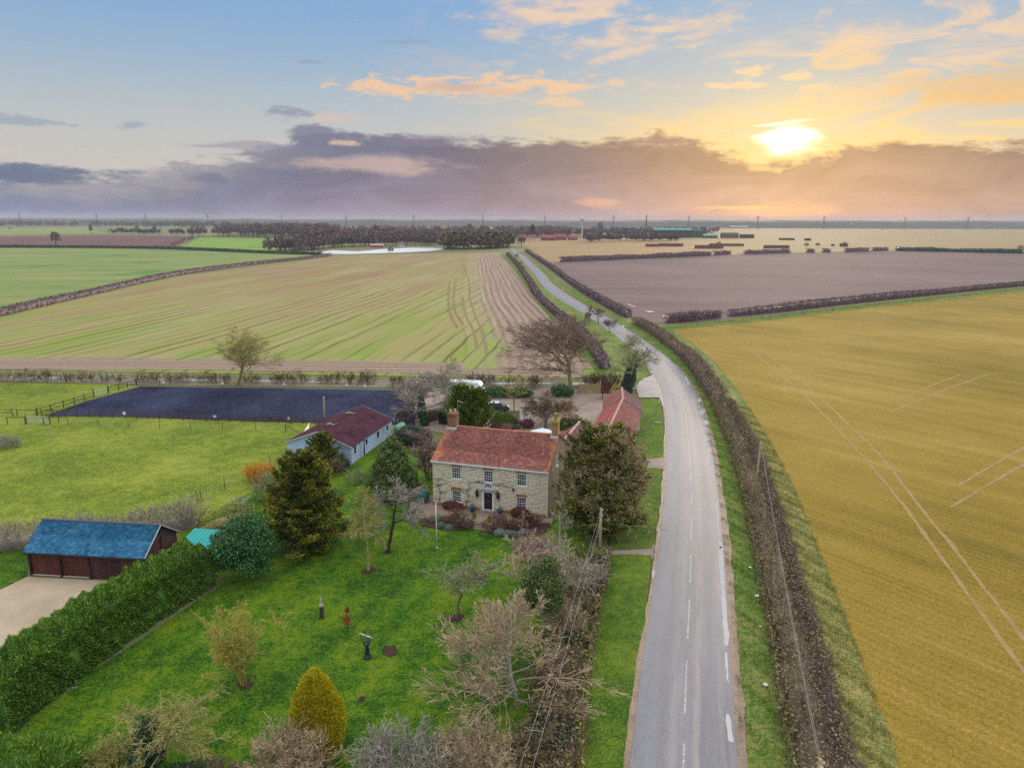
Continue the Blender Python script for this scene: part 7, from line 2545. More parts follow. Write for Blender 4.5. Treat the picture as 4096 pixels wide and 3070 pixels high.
for i, (x, y, lab) in enumerate(((142, 1610, 'lone pale stake in the middle of the far left paddock'), (61, 1637, 'pale stake near the left end of the rails'), (196, 1740, 'pale stake below the paddock gate'), (293, 1722, 'pale stake right of the paddock gate'))):
    o = link(bpy.data.objects.new('fence_stake', stk), None, (*G(x, y)[:2], 0.03), (rng.normal() * 0.04, 0.03, 0))
    props(o, lab, 'stake', 'pale stakes in the left paddock')
# white letter boards around the arena
mk_names = ('far side of the arena near the left corner', 'far side of the arena below the lone tree', 'far side of the arena at the middle', 'far side of the arena right of the middle', 'far right end of the arena', 'near rail left of the middle', 'near rail right of the middle', 'near rail close to the stable')
for i, (x, y) in enumerate(((655, 1546), (891, 1550), (1138, 1554), (1388, 1557), (1461, 1560), (501, 1672), (862, 1684), (1158, 1692))):
    e = empty('arena_marker', (*G(x, y)[:2], 0.05), 0.0, 'white marker board on the ' + mk_names[i], 'marker', 'white arena markers')
    e.location.y -= 0.12 if i > 4 else 0.0
    MB().box(-0.035, 0.035, 0.0, 0.05, 0, 0.75).build('post', M_POST, e)
    MB().box(-0.22, 0.22, -0.03, -0.002, 0.55, 1.02).build('board', M_WHITE, e)
# yard fences behind the barn
e = empty('panel_fence', (*G(2316, 1573)[:2], 0.05), 0.0, 'pale wooden panel fence at the back of the yard', 'fence')
pa, pb = np.array(G(2316, 1573)[:2]), np.array(G(2402, 1574)[:2])
L = np.linalg.norm(pb - pa)
e.rotation_euler = (0, 0, math.atan2(pb[1] - pa[1], pb[0] - pa[0]))
M_PANEL = plain('golden_fence_board', (0.40, 0.29, 0.135), 0.85, 0.2, 2.0)
for k in range(3):
    MB().box(k * L / 2 - 0.06, k * L / 2 + 0.06, -0.07, 0.05, 0, 1.85).build('post', M_PANEL, e)
k = 0.07
while k < L - 0.1:
    if abs(k - L / 2) > 0.12:
        MB().box(k, k + 0.135, -0.02, 0.02 + 0.01 * (int(k * 7) % 2), 0.06, 1.72).build('board', M_PANEL, e)
    k += 0.15
for z in (0.4, 0.95, 1.5):
    MB().box(0.06, L - 0.06, -0.055, -0.022, z, z + 0.08).build('rail', M_PANEL, e)
rail_fence('dark rails left of the pale panel fence', [(2268, 1574), (2312, 1573)], 1.5, 2.0, (0.3, 0.7, 1.1, 1.4), M_REDPOST, M_REDPOST)
M_OXBLOOD = plain('oxblood_boards', (0.105, 0.028, 0.026), 0.8, 0.2, 2.0)
e = empty('board_gate', (*G(2404, 1575)[:2], 0.05), 0.0, 'oxblood boarded gate between the panel fence and barn', 'gate')
for k in range(14):
    MB().box(k * 0.135, k * 0.135 + 0.125, -0.02, 0.02, 0.05, 2.0).build('board', M_OXBLOOD, e)
for z in (0.3, 1.6):
    MB().box(0, 1.88, 0.021, 0.06, z, z + 0.1).build('rail', M_OXBLOOD, e)
e = empty('board_gate', (*G(2408, 1600)[:2], 0.05), R(78), 'oxblood boarded gate standing open near the barn end', 'gate')
for k in range(12):
    MB().box(k * 0.135, k * 0.135 + 0.125, -0.02, 0.02, 0.05, 2.2).build('board', M_OXBLOOD, e)
for z in (0.3, 1.7):
    MB().box(0, 1.6, -0.06, -0.021, z, z + 0.1).build('rail', M_OXBLOOD, e)
e = empty('trellis_posts', (*G(2438, 1592)[:2], 0.05), R(60), 'orange stained timber steps and posts at the barn end', 'fence')
M_ORANGEWOOD = plain('orange_stained_wood', (0.50, 0.26, 0.045), 0.7, 0.2, 3.0)
for k in range(4):
    MB().box(k * 0.9 - 0.07, k * 0.9 + 0.07, -0.07, 0.07, 0, 1.3 + 0.35 * k).build('post', M_ORANGEWOOD, e)
for k in range(3):
    MB().bar((k * 0.9, 0, 1.2 + 0.35 * k), ((k + 1) * 0.9, 0, 1.35 + 0.35 * k), 0.07, 0.12).build('rail', M_ORANGEWOOD, e)

# telegraph poles and their wires


def pole(label, x, y, h, cross=False, lean=(0, 0), base=None):
    p = base or G(x, y)
    e = empty('telegraph_pole', (p[0], p[1], 0.0), 0.0, label, 'pole')
    MB().tube([(0, 0, 0), (lean[0] * 0.5, lean[1] * 0.5, h * 0.5), (lean[0], lean[1], h)], [0.15, 0.13, 0.11], 8).build('shaft', M_POLE, e, True)
    for k, z in enumerate((h - 0.25, h - 0.75)):
        MB().lathe([(0.03, 0), (0.05, 0.04), (0.045, 0.12), (0.02, 0.14)], 6, (lean[0] + 0.16, lean[1], z)).build('insulator', M_WHITE, e)
        MB().bar((lean[0], lean[1], z + 0.02), (lean[0] + 0.17, lean[1], z + 0.02), 0.03).build('bracket', M_IRON, e)
    return e, np.array([p[0] + lean[0], p[1] + lean[1], h])


def cable(label, a, b, sag, rad=0.006):
    a, b = np.array(a, float), np.array(b, float)
    pts = [a + (b - a) * t + np.array([0, 0, -4 * sag * t * (1 - t)]) - a for t in np.linspace(0, 1, 15)]
    o = MB().tube(pts, rad, 4).build('overhead_cable', M_CABLE, None, loc=tuple(a))
    return props(o, label, 'cable')


h1 = HT(2397, 2252, 2030)
e1, t1 = pole('telegraph pole in the hedge beside the old yew', 2397, 2252, h1)
MB().box(-0.10, 0.10, -0.17, -0.155, 1.0, 1.25).build('notice', plain('yellow_notice', (0.75, 0.55, 0.05), 0.5, 0.05), e1)
far1 = np.array(G(2040, 3260, 6.6))
cable('left one of the two cables running down over the verge hedge', t1 + np.array([0.0, 0, -0.12]), far1 + np.array([-0.25, 0, 0]), 0.35)
cable('right one of the two cables running down over the verge hedge', t1 + np.array([0.17, 0, -0.6]), far1 + np.array([0.35, 0, 0.0]), 0.35)
mb = MB()
mb.bar((0.0, -0.1, h1 - 0.9), (-1.2, -1.6, 0.5), 0.018)
mb.build('stay_wire', M_CABLE, e1)
h2 = HT(3012, 2032, 1766)
e2, t2 = pole('tall leaning telegraph pole in the right roadside hedge', 3012, 2032, h2, lean=(0.25, 0))
b3 = G(3283, 3036, 6.2)
e3, t3 = pole('pole with a white notice at the bottom right', 0, 0, 6.2, base=(b3[0], b3[1]))
MB().box(-0.09, 0.09, -0.15, -0.13, 5.72, 5.95).build('notice', M_WHITE, e3)
cable('left one of the two cables along the right roadside hedge', t2 + np.array([0, 0, -0.1]), t3 + np.array([-0.05, 0, -0.1]), 0.55)
cable('right one of the two cables along the right roadside hedge', t2 + np.array([0.17, 0, -0.6]), t3 + np.array([0.17, 0, -0.6]), 0.55)
pole('dark pole on the near rail of the riding arena', 1300, 1692, HT(1300, 1692, 1585))

# ------------------------------------------------------------------ garden things
fp = empty('flagpole', (*G(1748, 2192)[:2], 0.05), 0.0, 'white flagpole on the lawn in front of the farmhouse', 'flagpole')
MB().tube([(0, 0, 0), (-0.03, 0, 4.4)], [0.055, 0.04], 8).build('pole', M_WHITE, fp, True)
MB().lathe([(0.02, 0), (0.06, 0.04), (0.06, 0.09), (0.02, 0.12)], 8, (-0.03, 0, 4.4)).build('finial', M_WHITE, fp, True)
MB().lathe([(0.16, 0), (0.16, 0.06), (0.08, 0.10)], 10, (0, 0, 0)).build('base', M_LEAD, fp)
# armillary sundial
sdial = empty('sundial', (*G(1470, 2632)[:2], 0.05), 0.0, 'black pedestal sundial with ring sphere on the lawn', 'sundial')
M_BLUEBLACK = plain('blue_black_iron', (0.018, 0.024, 0.045), 0.4, 0.2, 4.0, 0.5)
MB().lathe([(0.30, 0), (0.30, 0.10), (0.24, 0.16), (0.20, 0.24), (0.13, 0.34), (0.18, 0.50), (0.15, 0.62), (0.11, 0.95), (0.13, 1.05), (0.26, 1.12), (0.28, 1.18), (0.10, 1.20), (0.08, 1.32)], 14).build('pedestal', M_BLUEBLACK, sdial, True)
for k, (ax, ang_) in enumerate((('X', 90), ('X', 0), ('Y', 62))):
    ring = MB().tube([(0.42 * math.cos(t), 0.42 * math.sin(t), 0) for t in np.linspace(0, 2 * math.pi, 25)], 0.016, 5, False).build('ring', M_BLUEBLACK, sdial, True, (0, 0, 1.74))
    ring.rotation_euler = (R(ang_) if ax == 'X' else 0, R(ang_) if ax == 'Y' else 0, 0.4)
MB().bar((-0.46, 0, 1.92), (0.40, 0, 1.56), 0.07, 0.05).build('gnomon', M_WHITE, sdial)
stump = empty('carved_stump', (*G(1288, 2472)[:2], 0.05), 0.0, 'dark wooden stump with a pale stone figure on the lawn', 'ornament')
MB().lathe([(0.22, 0), (0.18, 0.1), (0.16, 0.6), (0.17, 0.95), (0.14, 1.0)], 9).build('stump', BARK_D, stump, True)
MB().lathe([(0.19, 1.0), (0.21, 1.06), (0.13, 1.14), (0.11, 1.34), (0.08, 1.42), (0.10, 1.52), (0.05, 1.60), (0.03, 1.85), (0.01, 1.95)], 9).build('figure', plain('pale_carved_stone', (0.42, 0.38, 0.30), 0.9, 0.25, 5.0), stump, True)
# rotary washing line
wl = empty('washing_line', (*G(955, 2062)[:2], 0.05), R(12), 'rotary washing line with pale cords by the paddock fence', 'washing line')
MB().tube([(0, 0, 0), (0, 0, 1.75)], 0.03, 6).build('pole', M_STEEL, wl)
for k in range(4):
    a = math.pi / 2 * k + 0.6
    MB().tube([(0, 0, 1.3), (1.5 * math.cos(a), 1.5 * math.sin(a), 1.75)], 0.02, 5).build('arm', M_STEEL, wl)
for j in range(5):
    q = 0.6 + 0.22 * j
    MB().tube([(q * math.cos(math.pi / 2 * k + 0.6), q * math.sin(math.pi / 2 * k + 0.6), 1.3 + 0.45 * q / 1.5 + 0.02) for k in range(5)], 0.009, 4).build('cord', M_CABLE, wl)
# terrace pots, topiary, steps, barbecue
M_BLUEPOT = plain('blue_glazed_pot', (0.028, 0.045, 0.115), 0.3, 0.2, 4.0, 0.5)
M_URN = plain('stone_urn', (0.45, 0.44, 0.40), 0.9, 0.2, 5.0)
for (u, v, lab, pl_) in ((4.75, -0.75, 'blue glazed pot with grey plant left of the front door', True), (7.75, -0.70, 'blue glazed pot right of the front door', True)):
    e = empty('plant_pot', hl(u, v), 0.0, lab, 'pot')
    e.location.z = 0.11
    MB().lathe([(0.20, 0), (0.27, 0.30), (0.32, 0.52), (0.34, 0.56), (0.29, 0.56), (0.27, 0.48)], 12).build('pot', M_BLUEPOT, e, True)
    add_leaves(e, [((0, 0, 0.72), (0.28, 0.28, 0.28))], 260, 0.06, 'lavender', 'plant', 'spray', droop=0.5)
for (px, py, lab) in ((1896, 2098, 'lime topiary in a stone urn left of the garden steps'), (1958, 2112, 'lime topiary in a stone urn right of the garden steps')):
    e = empty('urn_topiary', (*G(px, py)[:2], 0.10), 0.0, lab, 'urn')
    MB().lathe([(0.22, 0), (0.22, 0.06), (0.10, 0.12), (0.12, 0.22), (0.30, 0.42), (0.33, 0.50), (0.26, 0.50)], 12).build('urn', M_URN, e, True)
    add_leaves(e, [((0, 0, 0.78), (0.26, 0.26, 0.36)), ((0, 0, 0.95), (0.16, 0.16, 0.30))], 1100, 0.045, 'topiary', 'topiary', 'spray', inner=0.75, droop=0.6)
for k in range(2):
    c_ = G(1926, 2112 + k * 7)
    o = MB().box(-1.0, 1.0, -0.22, 0.22, 0, 0.12 - 0.04 * k).build('garden_step', M_TERRACE, None, loc=(c_[0], c_[1], 0.08), rot=(0, 0, R(HA)))
    o['kind'] = 'structure'
bq = empty('covered_barbecue', (*G(1692, 2010)[:2], 0.10), 0.3, 'round barbecue under a dark green cover beside the farmhouse', 'barbecue')
MB().lathe([(0.62, 0.35), (0.72, 0.5), (0.75, 0.95), (0.62, 1.25), (0.35, 1.45), (0.10, 1.50)], 14).build('cover', plain('green_cover', (0.022, 0.11, 0.105), 0.5, 0.25, 2.0, 0.4), bq, True)
for k in range(4):
    a = k * math.pi / 2 + 0.4
    MB().bar((0.45 * math.cos(a), 0.45 * math.sin(a), 0), (0.40 * math.cos(a), 0.40 * math.sin(a), 0.45), 0.06).build('leg', M_IRON, bq)
gz = empty('white_parasol', (*G(2168, 1795)[:2], 0.05), 0.2, 'white parasol top showing above the farmhouse ridge', 'parasol')
zt_ = 2.9
MB().tube([(0, 0, 0), (0, 0, zt_)], 0.035, 6).build('pole', M_WHITE, gz)
n = 8
for k in range(n):
    a, b_ = 2 * math.pi * k / n, 2 * math.pi * (k + 1) / n
    MB().add([(1.8 * math.cos(a), 1.8 * math.sin(a), zt_ - 0.65), (1.8 * math.cos(b_), 1.8 * math.sin(b_), zt_ - 0.65), (0, 0, zt_), (1.8 * math.cos(a), 1.8 * math.sin(a), zt_ - 0.75), (1.8 * math.cos(b_), 1.8 * math.sin(b_), zt_ - 0.75), (0, 0, zt_ - 0.03)],
             [(0, 1, 2), (5, 4, 3), (3, 4, 1, 0)]).build('canopy_panel', plain('white_canvas', (0.74, 0.77, 0.80), 0.8, 0.06), gz)
MB().lathe([(0.06, 0), (0.03, 0.12), (0.01, 0.22)], 6, (0, 0, zt_)).build('finial', M_WHITE, gz)
or_ = empty('closed_parasol', (*G(2088, 1712)[:2], 0.05), 0.0, 'closed purple and white garden parasol behind the ridge', 'parasol')
MB().lathe([(0.36, 0.35), (0.40, 0.5), (0.33, 1.1), (0.24, 1.25)], 10).build('lower_cover', plain('purple_cloth', (0.16, 0.015, 0.11), 0.7, 0.2, 3.0), or_, True)
MB().lathe([(0.33, 1.1), (0.27, 1.5), (0.16, 1.9), (0.05, 2.15)], 10).build('upper_cover', plain('lilac_cloth', (0.62, 0.38, 0.62), 0.7, 0.15, 3.0, c2=(0.78, 0.72, 0.78)), or_, True)
MB().tube([(0, 0, 0), (0, 0, 2.3)], 0.03, 6).build('pole', M_WHITE, or_)
# black summerhouse behind the left chimney
sh = empty('black_shed', (*G(1752, 1696)[:2], 0.05), R(-20), 'small black shed with grey felt roof behind the left chimney', 'shed')
MB().box(0.1, 1.7, 0.1, 2.0, 0, 1.55).prism([(0.1, 0.1, 1.55), (1.7, 0.1, 1.55), (0.9, 0.1, 2.1)], (0, 1.9, 0)).build('wall', plain('black_boards', (0.012, 0.011, 0.018), 0.7, 0.2, 2.0), sh)
for s_ in (0, 1):
    a, b_ = ((0.0, 2.15, 1.5), (0.0, -0.05, 1.5)) if s_ == 0 else ((1.8, -0.05, 1.5), (1.8, 2.15, 1.5))
    slope_deck(sh, 'roof', a, b_, (0.9, b_[1], 2.14), (0.9, a[1], 2.14), plain('grey_green_felt', (0.13, 0.16, 0.14), 0.9, 0.2), 0.04)
lt_ = empty('oil_tank', (*G(1590, 1742)[:2], 0.05), R(-13), 'pale green capped oil tank at the far end of the stable', 'tank')
MB().tube([(0, 0, 0.95), (0.02, 1.9, 0.95)], 0.55, 14).build('tank', plain('pale_green_plastic', (0.22, 0.42, 0.30), 0.5, 0.12), lt_, True)
for yy in (0.3, 1.6):
    MB().box(-0.5, 0.5, yy - 0.1, yy + 0.1, 0, 0.55).build('support', M_BRICK, lt_)
for i, (x, y) in enumerate(((1577, 1680), (1591, 1682))):
    o = MB().tube([(0, 0, 0), (0, 0, 2.0)], 0.05, 6).lathe([(0.06, 0), (0.06, 0.06), (0.02, 0.10)], 6, (0, 0, 2.0)).build('white_post', M_WHITE, None, loc=(*G(x, y + 8)[:2], 0.05))
    props(o, ('left' if i == 0 else 'right') + ' one of two white posts at the arena end behind the stable', 'post', 'white posts behind the stable')

# ------------------------------------------------------------------ vehicles in the yard


def wheel(parent, x, y, r_, side):
    o = MB().lathe([(r_ * 0.55, -0.10), (r_, -0.09), (r_, 0.09), (r_ * 0.55, 0.10)], 16).build('wheel', plain('tyre', (0.015, 0.015, 0.016), 0.8, 0.2), parent, True, (x, y, r_))
    o.rotation_euler = (R(90), 0, 0)
    MB().lathe([(r_ * 0.55, 0.0), (r_ * 0.5, 0.025), (r_ * 0.2, 0.03)], 12, (0, 0, 0.095 if side < 0 else -0.125)).build('rim', M_STEEL, o, True)


hb = empty('horsebox', (*G(1793, 1600)[:2], 0.05), R(-4), 'white horsebox lorry parked by the field hedge', 'lorry')
M_BODY = plain('white_bodywork', (0.72, 0.74, 0.77), 0.35, 0.05, 1.0, 0.5)
m = MB()
m.prism([(0, 0, 0.75), (4.6, 0, 0.75), (4.6, 0, 2.05), (5.7, 0, 2.15), (5.75, 0, 2.6), (5.2, 0, 3.05), (0.15, 0, 3.15), (0, 0, 2.95)], (0, 2.3, 0))
m.build('body', M_BODY, hb)
m = MB()
m.prism([(4.63, 0.1, 0.55), (6.0, 0.1, 0.55), (6.0, 0.1, 1.2), (5.75, 0.1, 1.95), (4.63, 0.1, 2.03)], (0, 2.1, 0))
cab = m.build('cab', M_BODY, hb)
MB().hexa([(5.80, 0.2, 1.25), (6.01, 0.2, 1.22), (6.01, 2.1, 1.22), (5.80, 2.1, 1.25), (5.72, 0.2, 1.88), (5.79, 0.2, 1.90), (5.79, 2.1, 1.90), (5.72, 2.1, 1.88)]).build('windscreen', M_GLASS, cab)
MB().box(4.9, 5.6, 0.08, 0.099, 1.25, 1.85).build('side_window', M_GLASS, cab)
for x in (0.7, 1.9, 3.1):
    MB().box(x, x + 0.6, -0.02, -0.001, 2.1, 2.55).build('side_window', M_GLASS, hb)
MB().box(0.3, 4.3, -0.02, -0.001, 1.25, 1.45).build('stripe', plain('grey_blue_stripe', (0.20, 0.26, 0.36), 0.5, 0.1), hb)
for x in (0.9, 5.3):
    wheel(hb, x, 0.15, 0.42, 1)
    wheel(hb, x, 2.15, 0.42, -1)
for x in (0.3, 1.2):
    MB().box(5.98 - 0.02, 6.03, 0.25 + x, 0.55 + x, 0.75, 0.95).build('headlight', M_WHITE, cab)
tr_ = empty('box_trailer', (*G(1912, 1618)[:2], 0.05), R(8), 'dark box trailer with white roof behind the cypresses', 'trailer')
MB().box(0, 1.35, 0, 3.0, 0.45, 2.1).build('body', plain('navy_panel', (0.030, 0.030, 0.055), 0.4, 0.15, 1.0, 0.5), tr_)
MB().box(-0.04, 1.39, -0.04, 3.04, 2.1, 2.2).build('roof', M_BODY, tr_)
for x, s_ in ((0.05, 1), (1.30, -1)):
    o = MB().lathe([(0.15, -0.09), (0.3, -0.08), (0.3, 0.08), (0.15, 0.09)], 14).build('wheel', plain('tyre', (0, 0, 0)), tr_, True, (x, 1.5, 0.3))
    o.rotation_euler = (0, R(90), 0)
MB().bar((0.67, 0, 0.5), (0.67, -1.2, 0.45), 0.09).build('drawbar', M_IRON, tr_)
cr = empty('parked_car', (*G(1940, 1652)[:2], 0.05), R(6), 'white roofed car parked behind the clipped hedge', 'car')
m = MB()
m.prism([(0, 0, 0.35), (3.9, 0, 0.35), (3.95, 0, 0.75), (3.7, 0, 0.95), (2.95, 0, 1.02), (2.75, 0, 1.03), (0.35, 0, 1.03), (0.02, 0, 0.92)], (0, 1.7, 0))
m.build('body', plain('dark_car_paint', (0.03, 0.035, 0.045), 0.25, 0.1, 1.0, 0.6), cr)
m = MB()
m.hexa([(0.3, 0.06, 1.03), (2.85, 0.06, 1.03), (2.85, 1.64, 1.03), (0.3, 1.64, 1.03), (0.55, 0.2, 1.52), (2.25, 0.2, 1.52), (2.25, 1.5, 1.52), (0.55, 1.5, 1.52)])
m.build('glasshouse', M_GLASS, cr)
m = MB()
m.hexa([(0.5, 0.16, 1.522), (2.3, 0.16, 1.522), (2.3, 1.54, 1.522), (0.5, 1.54, 1.522), (0.6, 0.24, 1.58), (2.2, 0.24, 1.58), (2.2, 1.46, 1.58), (0.6, 1.46, 1.58)])
m.build('roof', M_BODY, cr)
for x in (0.75, 3.1):
    wheel(cr, x, 0.08, 0.32, 1)
    wheel(cr, x, 1.62, 0.32, -1)
for y in (0.2, 1.2):
    MB().box(3.90, 3.97, y, y + 0.3, 0.68, 0.82).build('headlight', M_WHITE, cr)

# ------------------------------------------------------------------ roadside bits
wp = MB().box(-0.06, 0.06, -0.06, 0.06, 0, 0.85).mesh('marker', M_WHITE)
for i, (x, y, lab) in enumerate(((2569, 1594, 'left one of two white marker posts at the end of the mown verge'), (2602, 1594, 'right one of two white marker posts at the end of the mown verge'), (2637, 1613, 'leaning white marker post at the verge corner by the road'),
                                 (2549, 1556, 'white marker post beside the ivy smothered tree'), (2224, 1127, 'far white marker post beside the distant road'), (2250, 1163, 'nearer white marker post beside the distant road'))):
    o = link(bpy.data.objects.new('marker_post', wp), None, (*G(x, y)[:2], 0.1), (0, 0.1 if i == 2 else 0, 0.2))
    if i > 3:
        o.scale = (2.2, 2.2, 1.6)
    props(o, lab, 'post')
for i, (x, y, s_, lab) in enumerate(((3000, 2275, 0.30, 'white litter on the right verge near the road pole'), (3030, 2390, 0.42, 'largest white litter scrap on the right verge'), (3040, 2512, 0.2, 'small white litter scrap below the largest one'), (3060, 2745, 0.35, 'white litter low on the right verge'),
                                     (3115, 2838, 0.2, 'white litter scrap nearest the bottom right'), (2404, 2398, 0.28, 'white bag on the mown verge below the telegraph pole'), (2962, 1720, 0.3, 'pale scrap in the grass by the bend hedge'))):
    m = MB().lathe([(0.02, 0), (s_ * 0.5, 0.02), (s_ * 0.4, s_ * 0.2), (s_ * 0.12, s_ * 0.36), (0.01, s_ * 0.38)], 7)
    m.v = [(a * rng.uniform(0.6, 1.3), b_ * rng.uniform(0.6, 1.3), c_) for a, b_, c_ in m.v]
    props(m.build('litter', M_WHITE, None, loc=(*G(x, y)[:2], 0.16)), lab, 'litter', 'litter on the verges')
c_ = G(2632, 1692)
mh = MB().box(-0.5, 0.5, -0.3, 0.3, 0, 0.03).build('manhole_cover', M_PATHMUD, None, loc=(c_[0], c_[1], 0.145))
props(mh, 'rectangular concrete manhole cover in the mown verge', 'manhole')

# ------------------------------------------------------------------ distance: woods, village, pylons, hills
FARW = {
    'wood': leafmat('far_wood', (0.055, 0.038, 0.040), (0.150, 0.098, 0.092), scale=0.03, K=1.0),
    'woodred': leafmat('far_wood_red', (0.095, 0.05, 0.048), (0.19, 0.105, 0.085), scale=0.03, K=1.0),
    'wooddark': leafmat('far_evergreen', (0.018, 0.026, 0.022), (0.050, 0.060, 0.042), scale=0.03, K=1.0),
    'woodgreen': leafmat('far_olive', (0.075, 0.065, 0.035), (0.16, 0.13, 0.065), scale=0.03, K=1.0),
}
LM.update(FARW)


def crown_cards(H, rx, n, size):
    d = sphere_dirs(n, -0.6)
    rr = rng.uniform(0.35, 1.0, n) ** 0.6
    C = d * rr[:, None] * np.array([rx, rx, H * 0.42])
    C[:, 2] += H * 0.56
    C += np.sin(C * 0.9 + rng.uniform(0, 6, 3)) * 0.08 * rx
    return leaf_tris(C, d, rng.uniform(0.5, 1.4, n) * size, 0.8)


def wood(name, line, depth, n, H, mat, label, cards=75, size=1.9, hv=0.25):
    """a belt of trees that reads as one mass"""
    P = np.array([G(*p)[:2] for p in line])
    s_ = np.concatenate([[0], np.cumsum(np.linalg.norm(np.diff(P, axis=0), axis=1))])
    Vs, Fs, off = [], [], 0
    for i in range(n):
        q = rng.uniform(0, s_[-1])
        x, y = np.interp(q, s_, P[:, 0]), np.interp(q, s_, P[:, 1])
        y += rng.uniform(0, depth)
        h = H * rng.uniform(1 - hv, 1 + hv)
        V, F = crown_cards(h, h * rng.uniform(0.30, 0.48), cards, size)
        V = V + np.array([x, y, 0])
        Vs.append(V)
        Fs.append(F + off)
        off += len(V)
        t = MB().tube([(x, y, 0), (x, y, h * 0.5)], [h * 0.02, h * 0.012], 4)
        Vs.append(np.array(t.v))
        Fs.append(np.array([g for f in t.f if len(f) == 4 for g in ((f[0], f[1], f[2]), (f[0], f[2], f[3]))][:8]) + off)
        off += len(t.v)
    F = np.vstack(Fs)
    o = bulk(name, np.vstack(Vs), [F], LM[mat], None, False, rng.random(len(F)))
    return props(o, label, 'wood', kind='stuff')


wood('woodland', [(780, 948), (1000, 950), (1230, 956)], 260, 258, 22.4, 'wood', 'leafless wood behind the bright green field')
wood('woodland', [(1050, 1008), (1150, 1006), (1235, 1000)], 50, 81, 11.8, 'wood', 'scrubby bare trees left of the lake', 80, 1.2)
wood('woodland', [(1180, 985), (1300, 975), (1560, 972), (1800, 975)], 160, 204, 15.3, 'wood', 'bare trees behind the lake')
wood('woodland', [(1250, 955), (1600, 950), (2000, 952), (2300, 946)], 330, 312, 17.7, 'woodred', 'reddish bare trees among the village houses')
wood('woodland', [(1760, 1000), (1900, 998), (2040, 992)], 70, 122, 16.5, 'woodgreen', 'olive bare copse at the end of the drilled field', 60, 2.6)
wood('woodland', [(1900, 958), (2200, 952), (2600, 948), (2880, 945)], 300, 204, 15.3, 'wood', 'bare trees right of the village')
wood('woodland', [(2350, 968), (2550, 966), (2720, 964)], 80, 68, 10.6, 'wood', 'low bare trees in front of the green roofed works')
wood('woodland', [(-500, 912), (0, 908), (350, 908), (560, 910), (800, 914)], 380, 258, 23.6, 'wooddark', 'dark tree belt along the far left', 60, 2.4)
wood('woodland', [(420, 935), (600, 938), (760, 940)], 60, 62, 10.6, 'wooddark', 'dark bushy belt behind the red earth field', 70, 1.4)
wood('woodland', [(2700, 906), (3000, 900), (3300, 897), (3400, 897)], 250, 163, 18.9, 'wood', 'low wood on the horizon right of the works', 50, 2.6)
wood('woodland', [(3650, 906), (3900, 905), (4300, 906), (4700, 908)], 350, 231, 26.0, 'wooddark', 'dark conifer belt on the right horizon', 60, 2.6)
wood('woodland', [(700, 898), (1500, 897), (2300, 896)], 700, 299, 21.2, 'wood', 'bare woods on the plain beyond the village', 40, 3.2)
wood('woodland', [(1600, 893), (2700, 892), (4200, 892)], 900, 353, 18.9, 'wood', 'scattered distant woods below the horizon', 34, 3.6)
wood('woodland', [(-400, 893), (700, 892), (1600, 892)], 900, 272, 18.9, 'wood', 'scattered distant woods below the left horizon', 34, 3.6)
wood('woodland', [(1180, 1012), (1260, 1000), (1330, 991), (1500, 985), (1650, 982), (1800, 986)], 60, 130, 13, 'wood', 'bare bushes lining the far shore of the lake', 80, 1.3)
wood('woodland', [(1300, 975), (1600, 970), (1900, 970)], 150, 130, 15, 'woodred', 'reddish bare trees around the white houses', 75, 1.6)
wood('woodland', [(2050, 940), (2400, 934), (2900, 930)], 200, 110, 14, 'wood', 'bare trees behind the red roofed houses', 60, 2.0)
# trees one can pick out
for i, (x, y, ty, sp, mt_, lab) in enumerate(((225, 985, 920, 5, 'wood', 'bare tree in the hedge of the red earth field'), (365, 935, 895, 3.5, 'wood', 'small bare tree at the far edge of the red earth field'), (770, 955, 905, 4, 'woodgreen', 'round tree at the corner of the bright green field'),
                                              (620, 932, 895, 5, 'wood', 'open bare tree above the dark belt'), (550, 932, 898, 5, 'wood', 'bare tree left of the open one above the dark belt'), (2085, 990, 940, 5, 'wood', 'bare tree on the right of the road end'),
                                              (2130, 955, 892, 4, 'wooddark', 'dark pine in the village left of the red roofs'), (2400, 935, 886, 8, 'wooddark', 'broad dark pine behind the water tower'), (1505, 955, 895, 5, 'wooddark', 'dark evergreen above the white village houses'),
                                              (1880, 940, 890, 5, 'wooddark', 'dark pine top left of the road end'), (2565, 955, 925, 4, 'wooddark', 'dark evergreen left of the green roofed works'), (1563, 1012, 988, 3, 'wood', 'tiny bare tree on the lake shore'),
                                              (2875, 985, 965, 4, 'wood', 'bare bush behind the right brick hut'), (3225, 990, 970, 4, 'wood', 'left bare bush on the pasture beside the fence'), (3270, 990, 970, 3, 'wood', 'middle bare bush on the pasture beside the fence'),
                                              (3378, 988, 966, 5, 'wood', 'bare tree beside the far pasture hut'), (4080, 1008, 980, 5, 'wood', 'bare tree at the right end of the boundary hedge'), (40, 920, 908, 4, 'wooddark', 'dark round bush at the far left'),
                                              (3330, 990, 974, 3, 'wood', 'right bare bush on the pasture beside the fence'), (3530, 922, 915, 5, 'wooddark', 'small dark clump alone on the far pasture'))):
    p = G(x, y)
    H = HT(x, y, ty)
    e = empty('far_tree', (p[0], p[1], 0.0), 0.0, lab, 'tree')
    V, F = crown_cards(H, min(sp, H * 0.5), 420, max(0.35, H * 0.045))
    bulk('crown', V, [F], LM[mt_], e, False, rng.random(len(F)))
    MB().tube([(0, 0, 0), (0.1, 0, H * 0.3), (0, 0, H * 0.62)], [H * 0.03, H * 0.022, H * 0.012], 6).build('trunk', BARK_D, e)

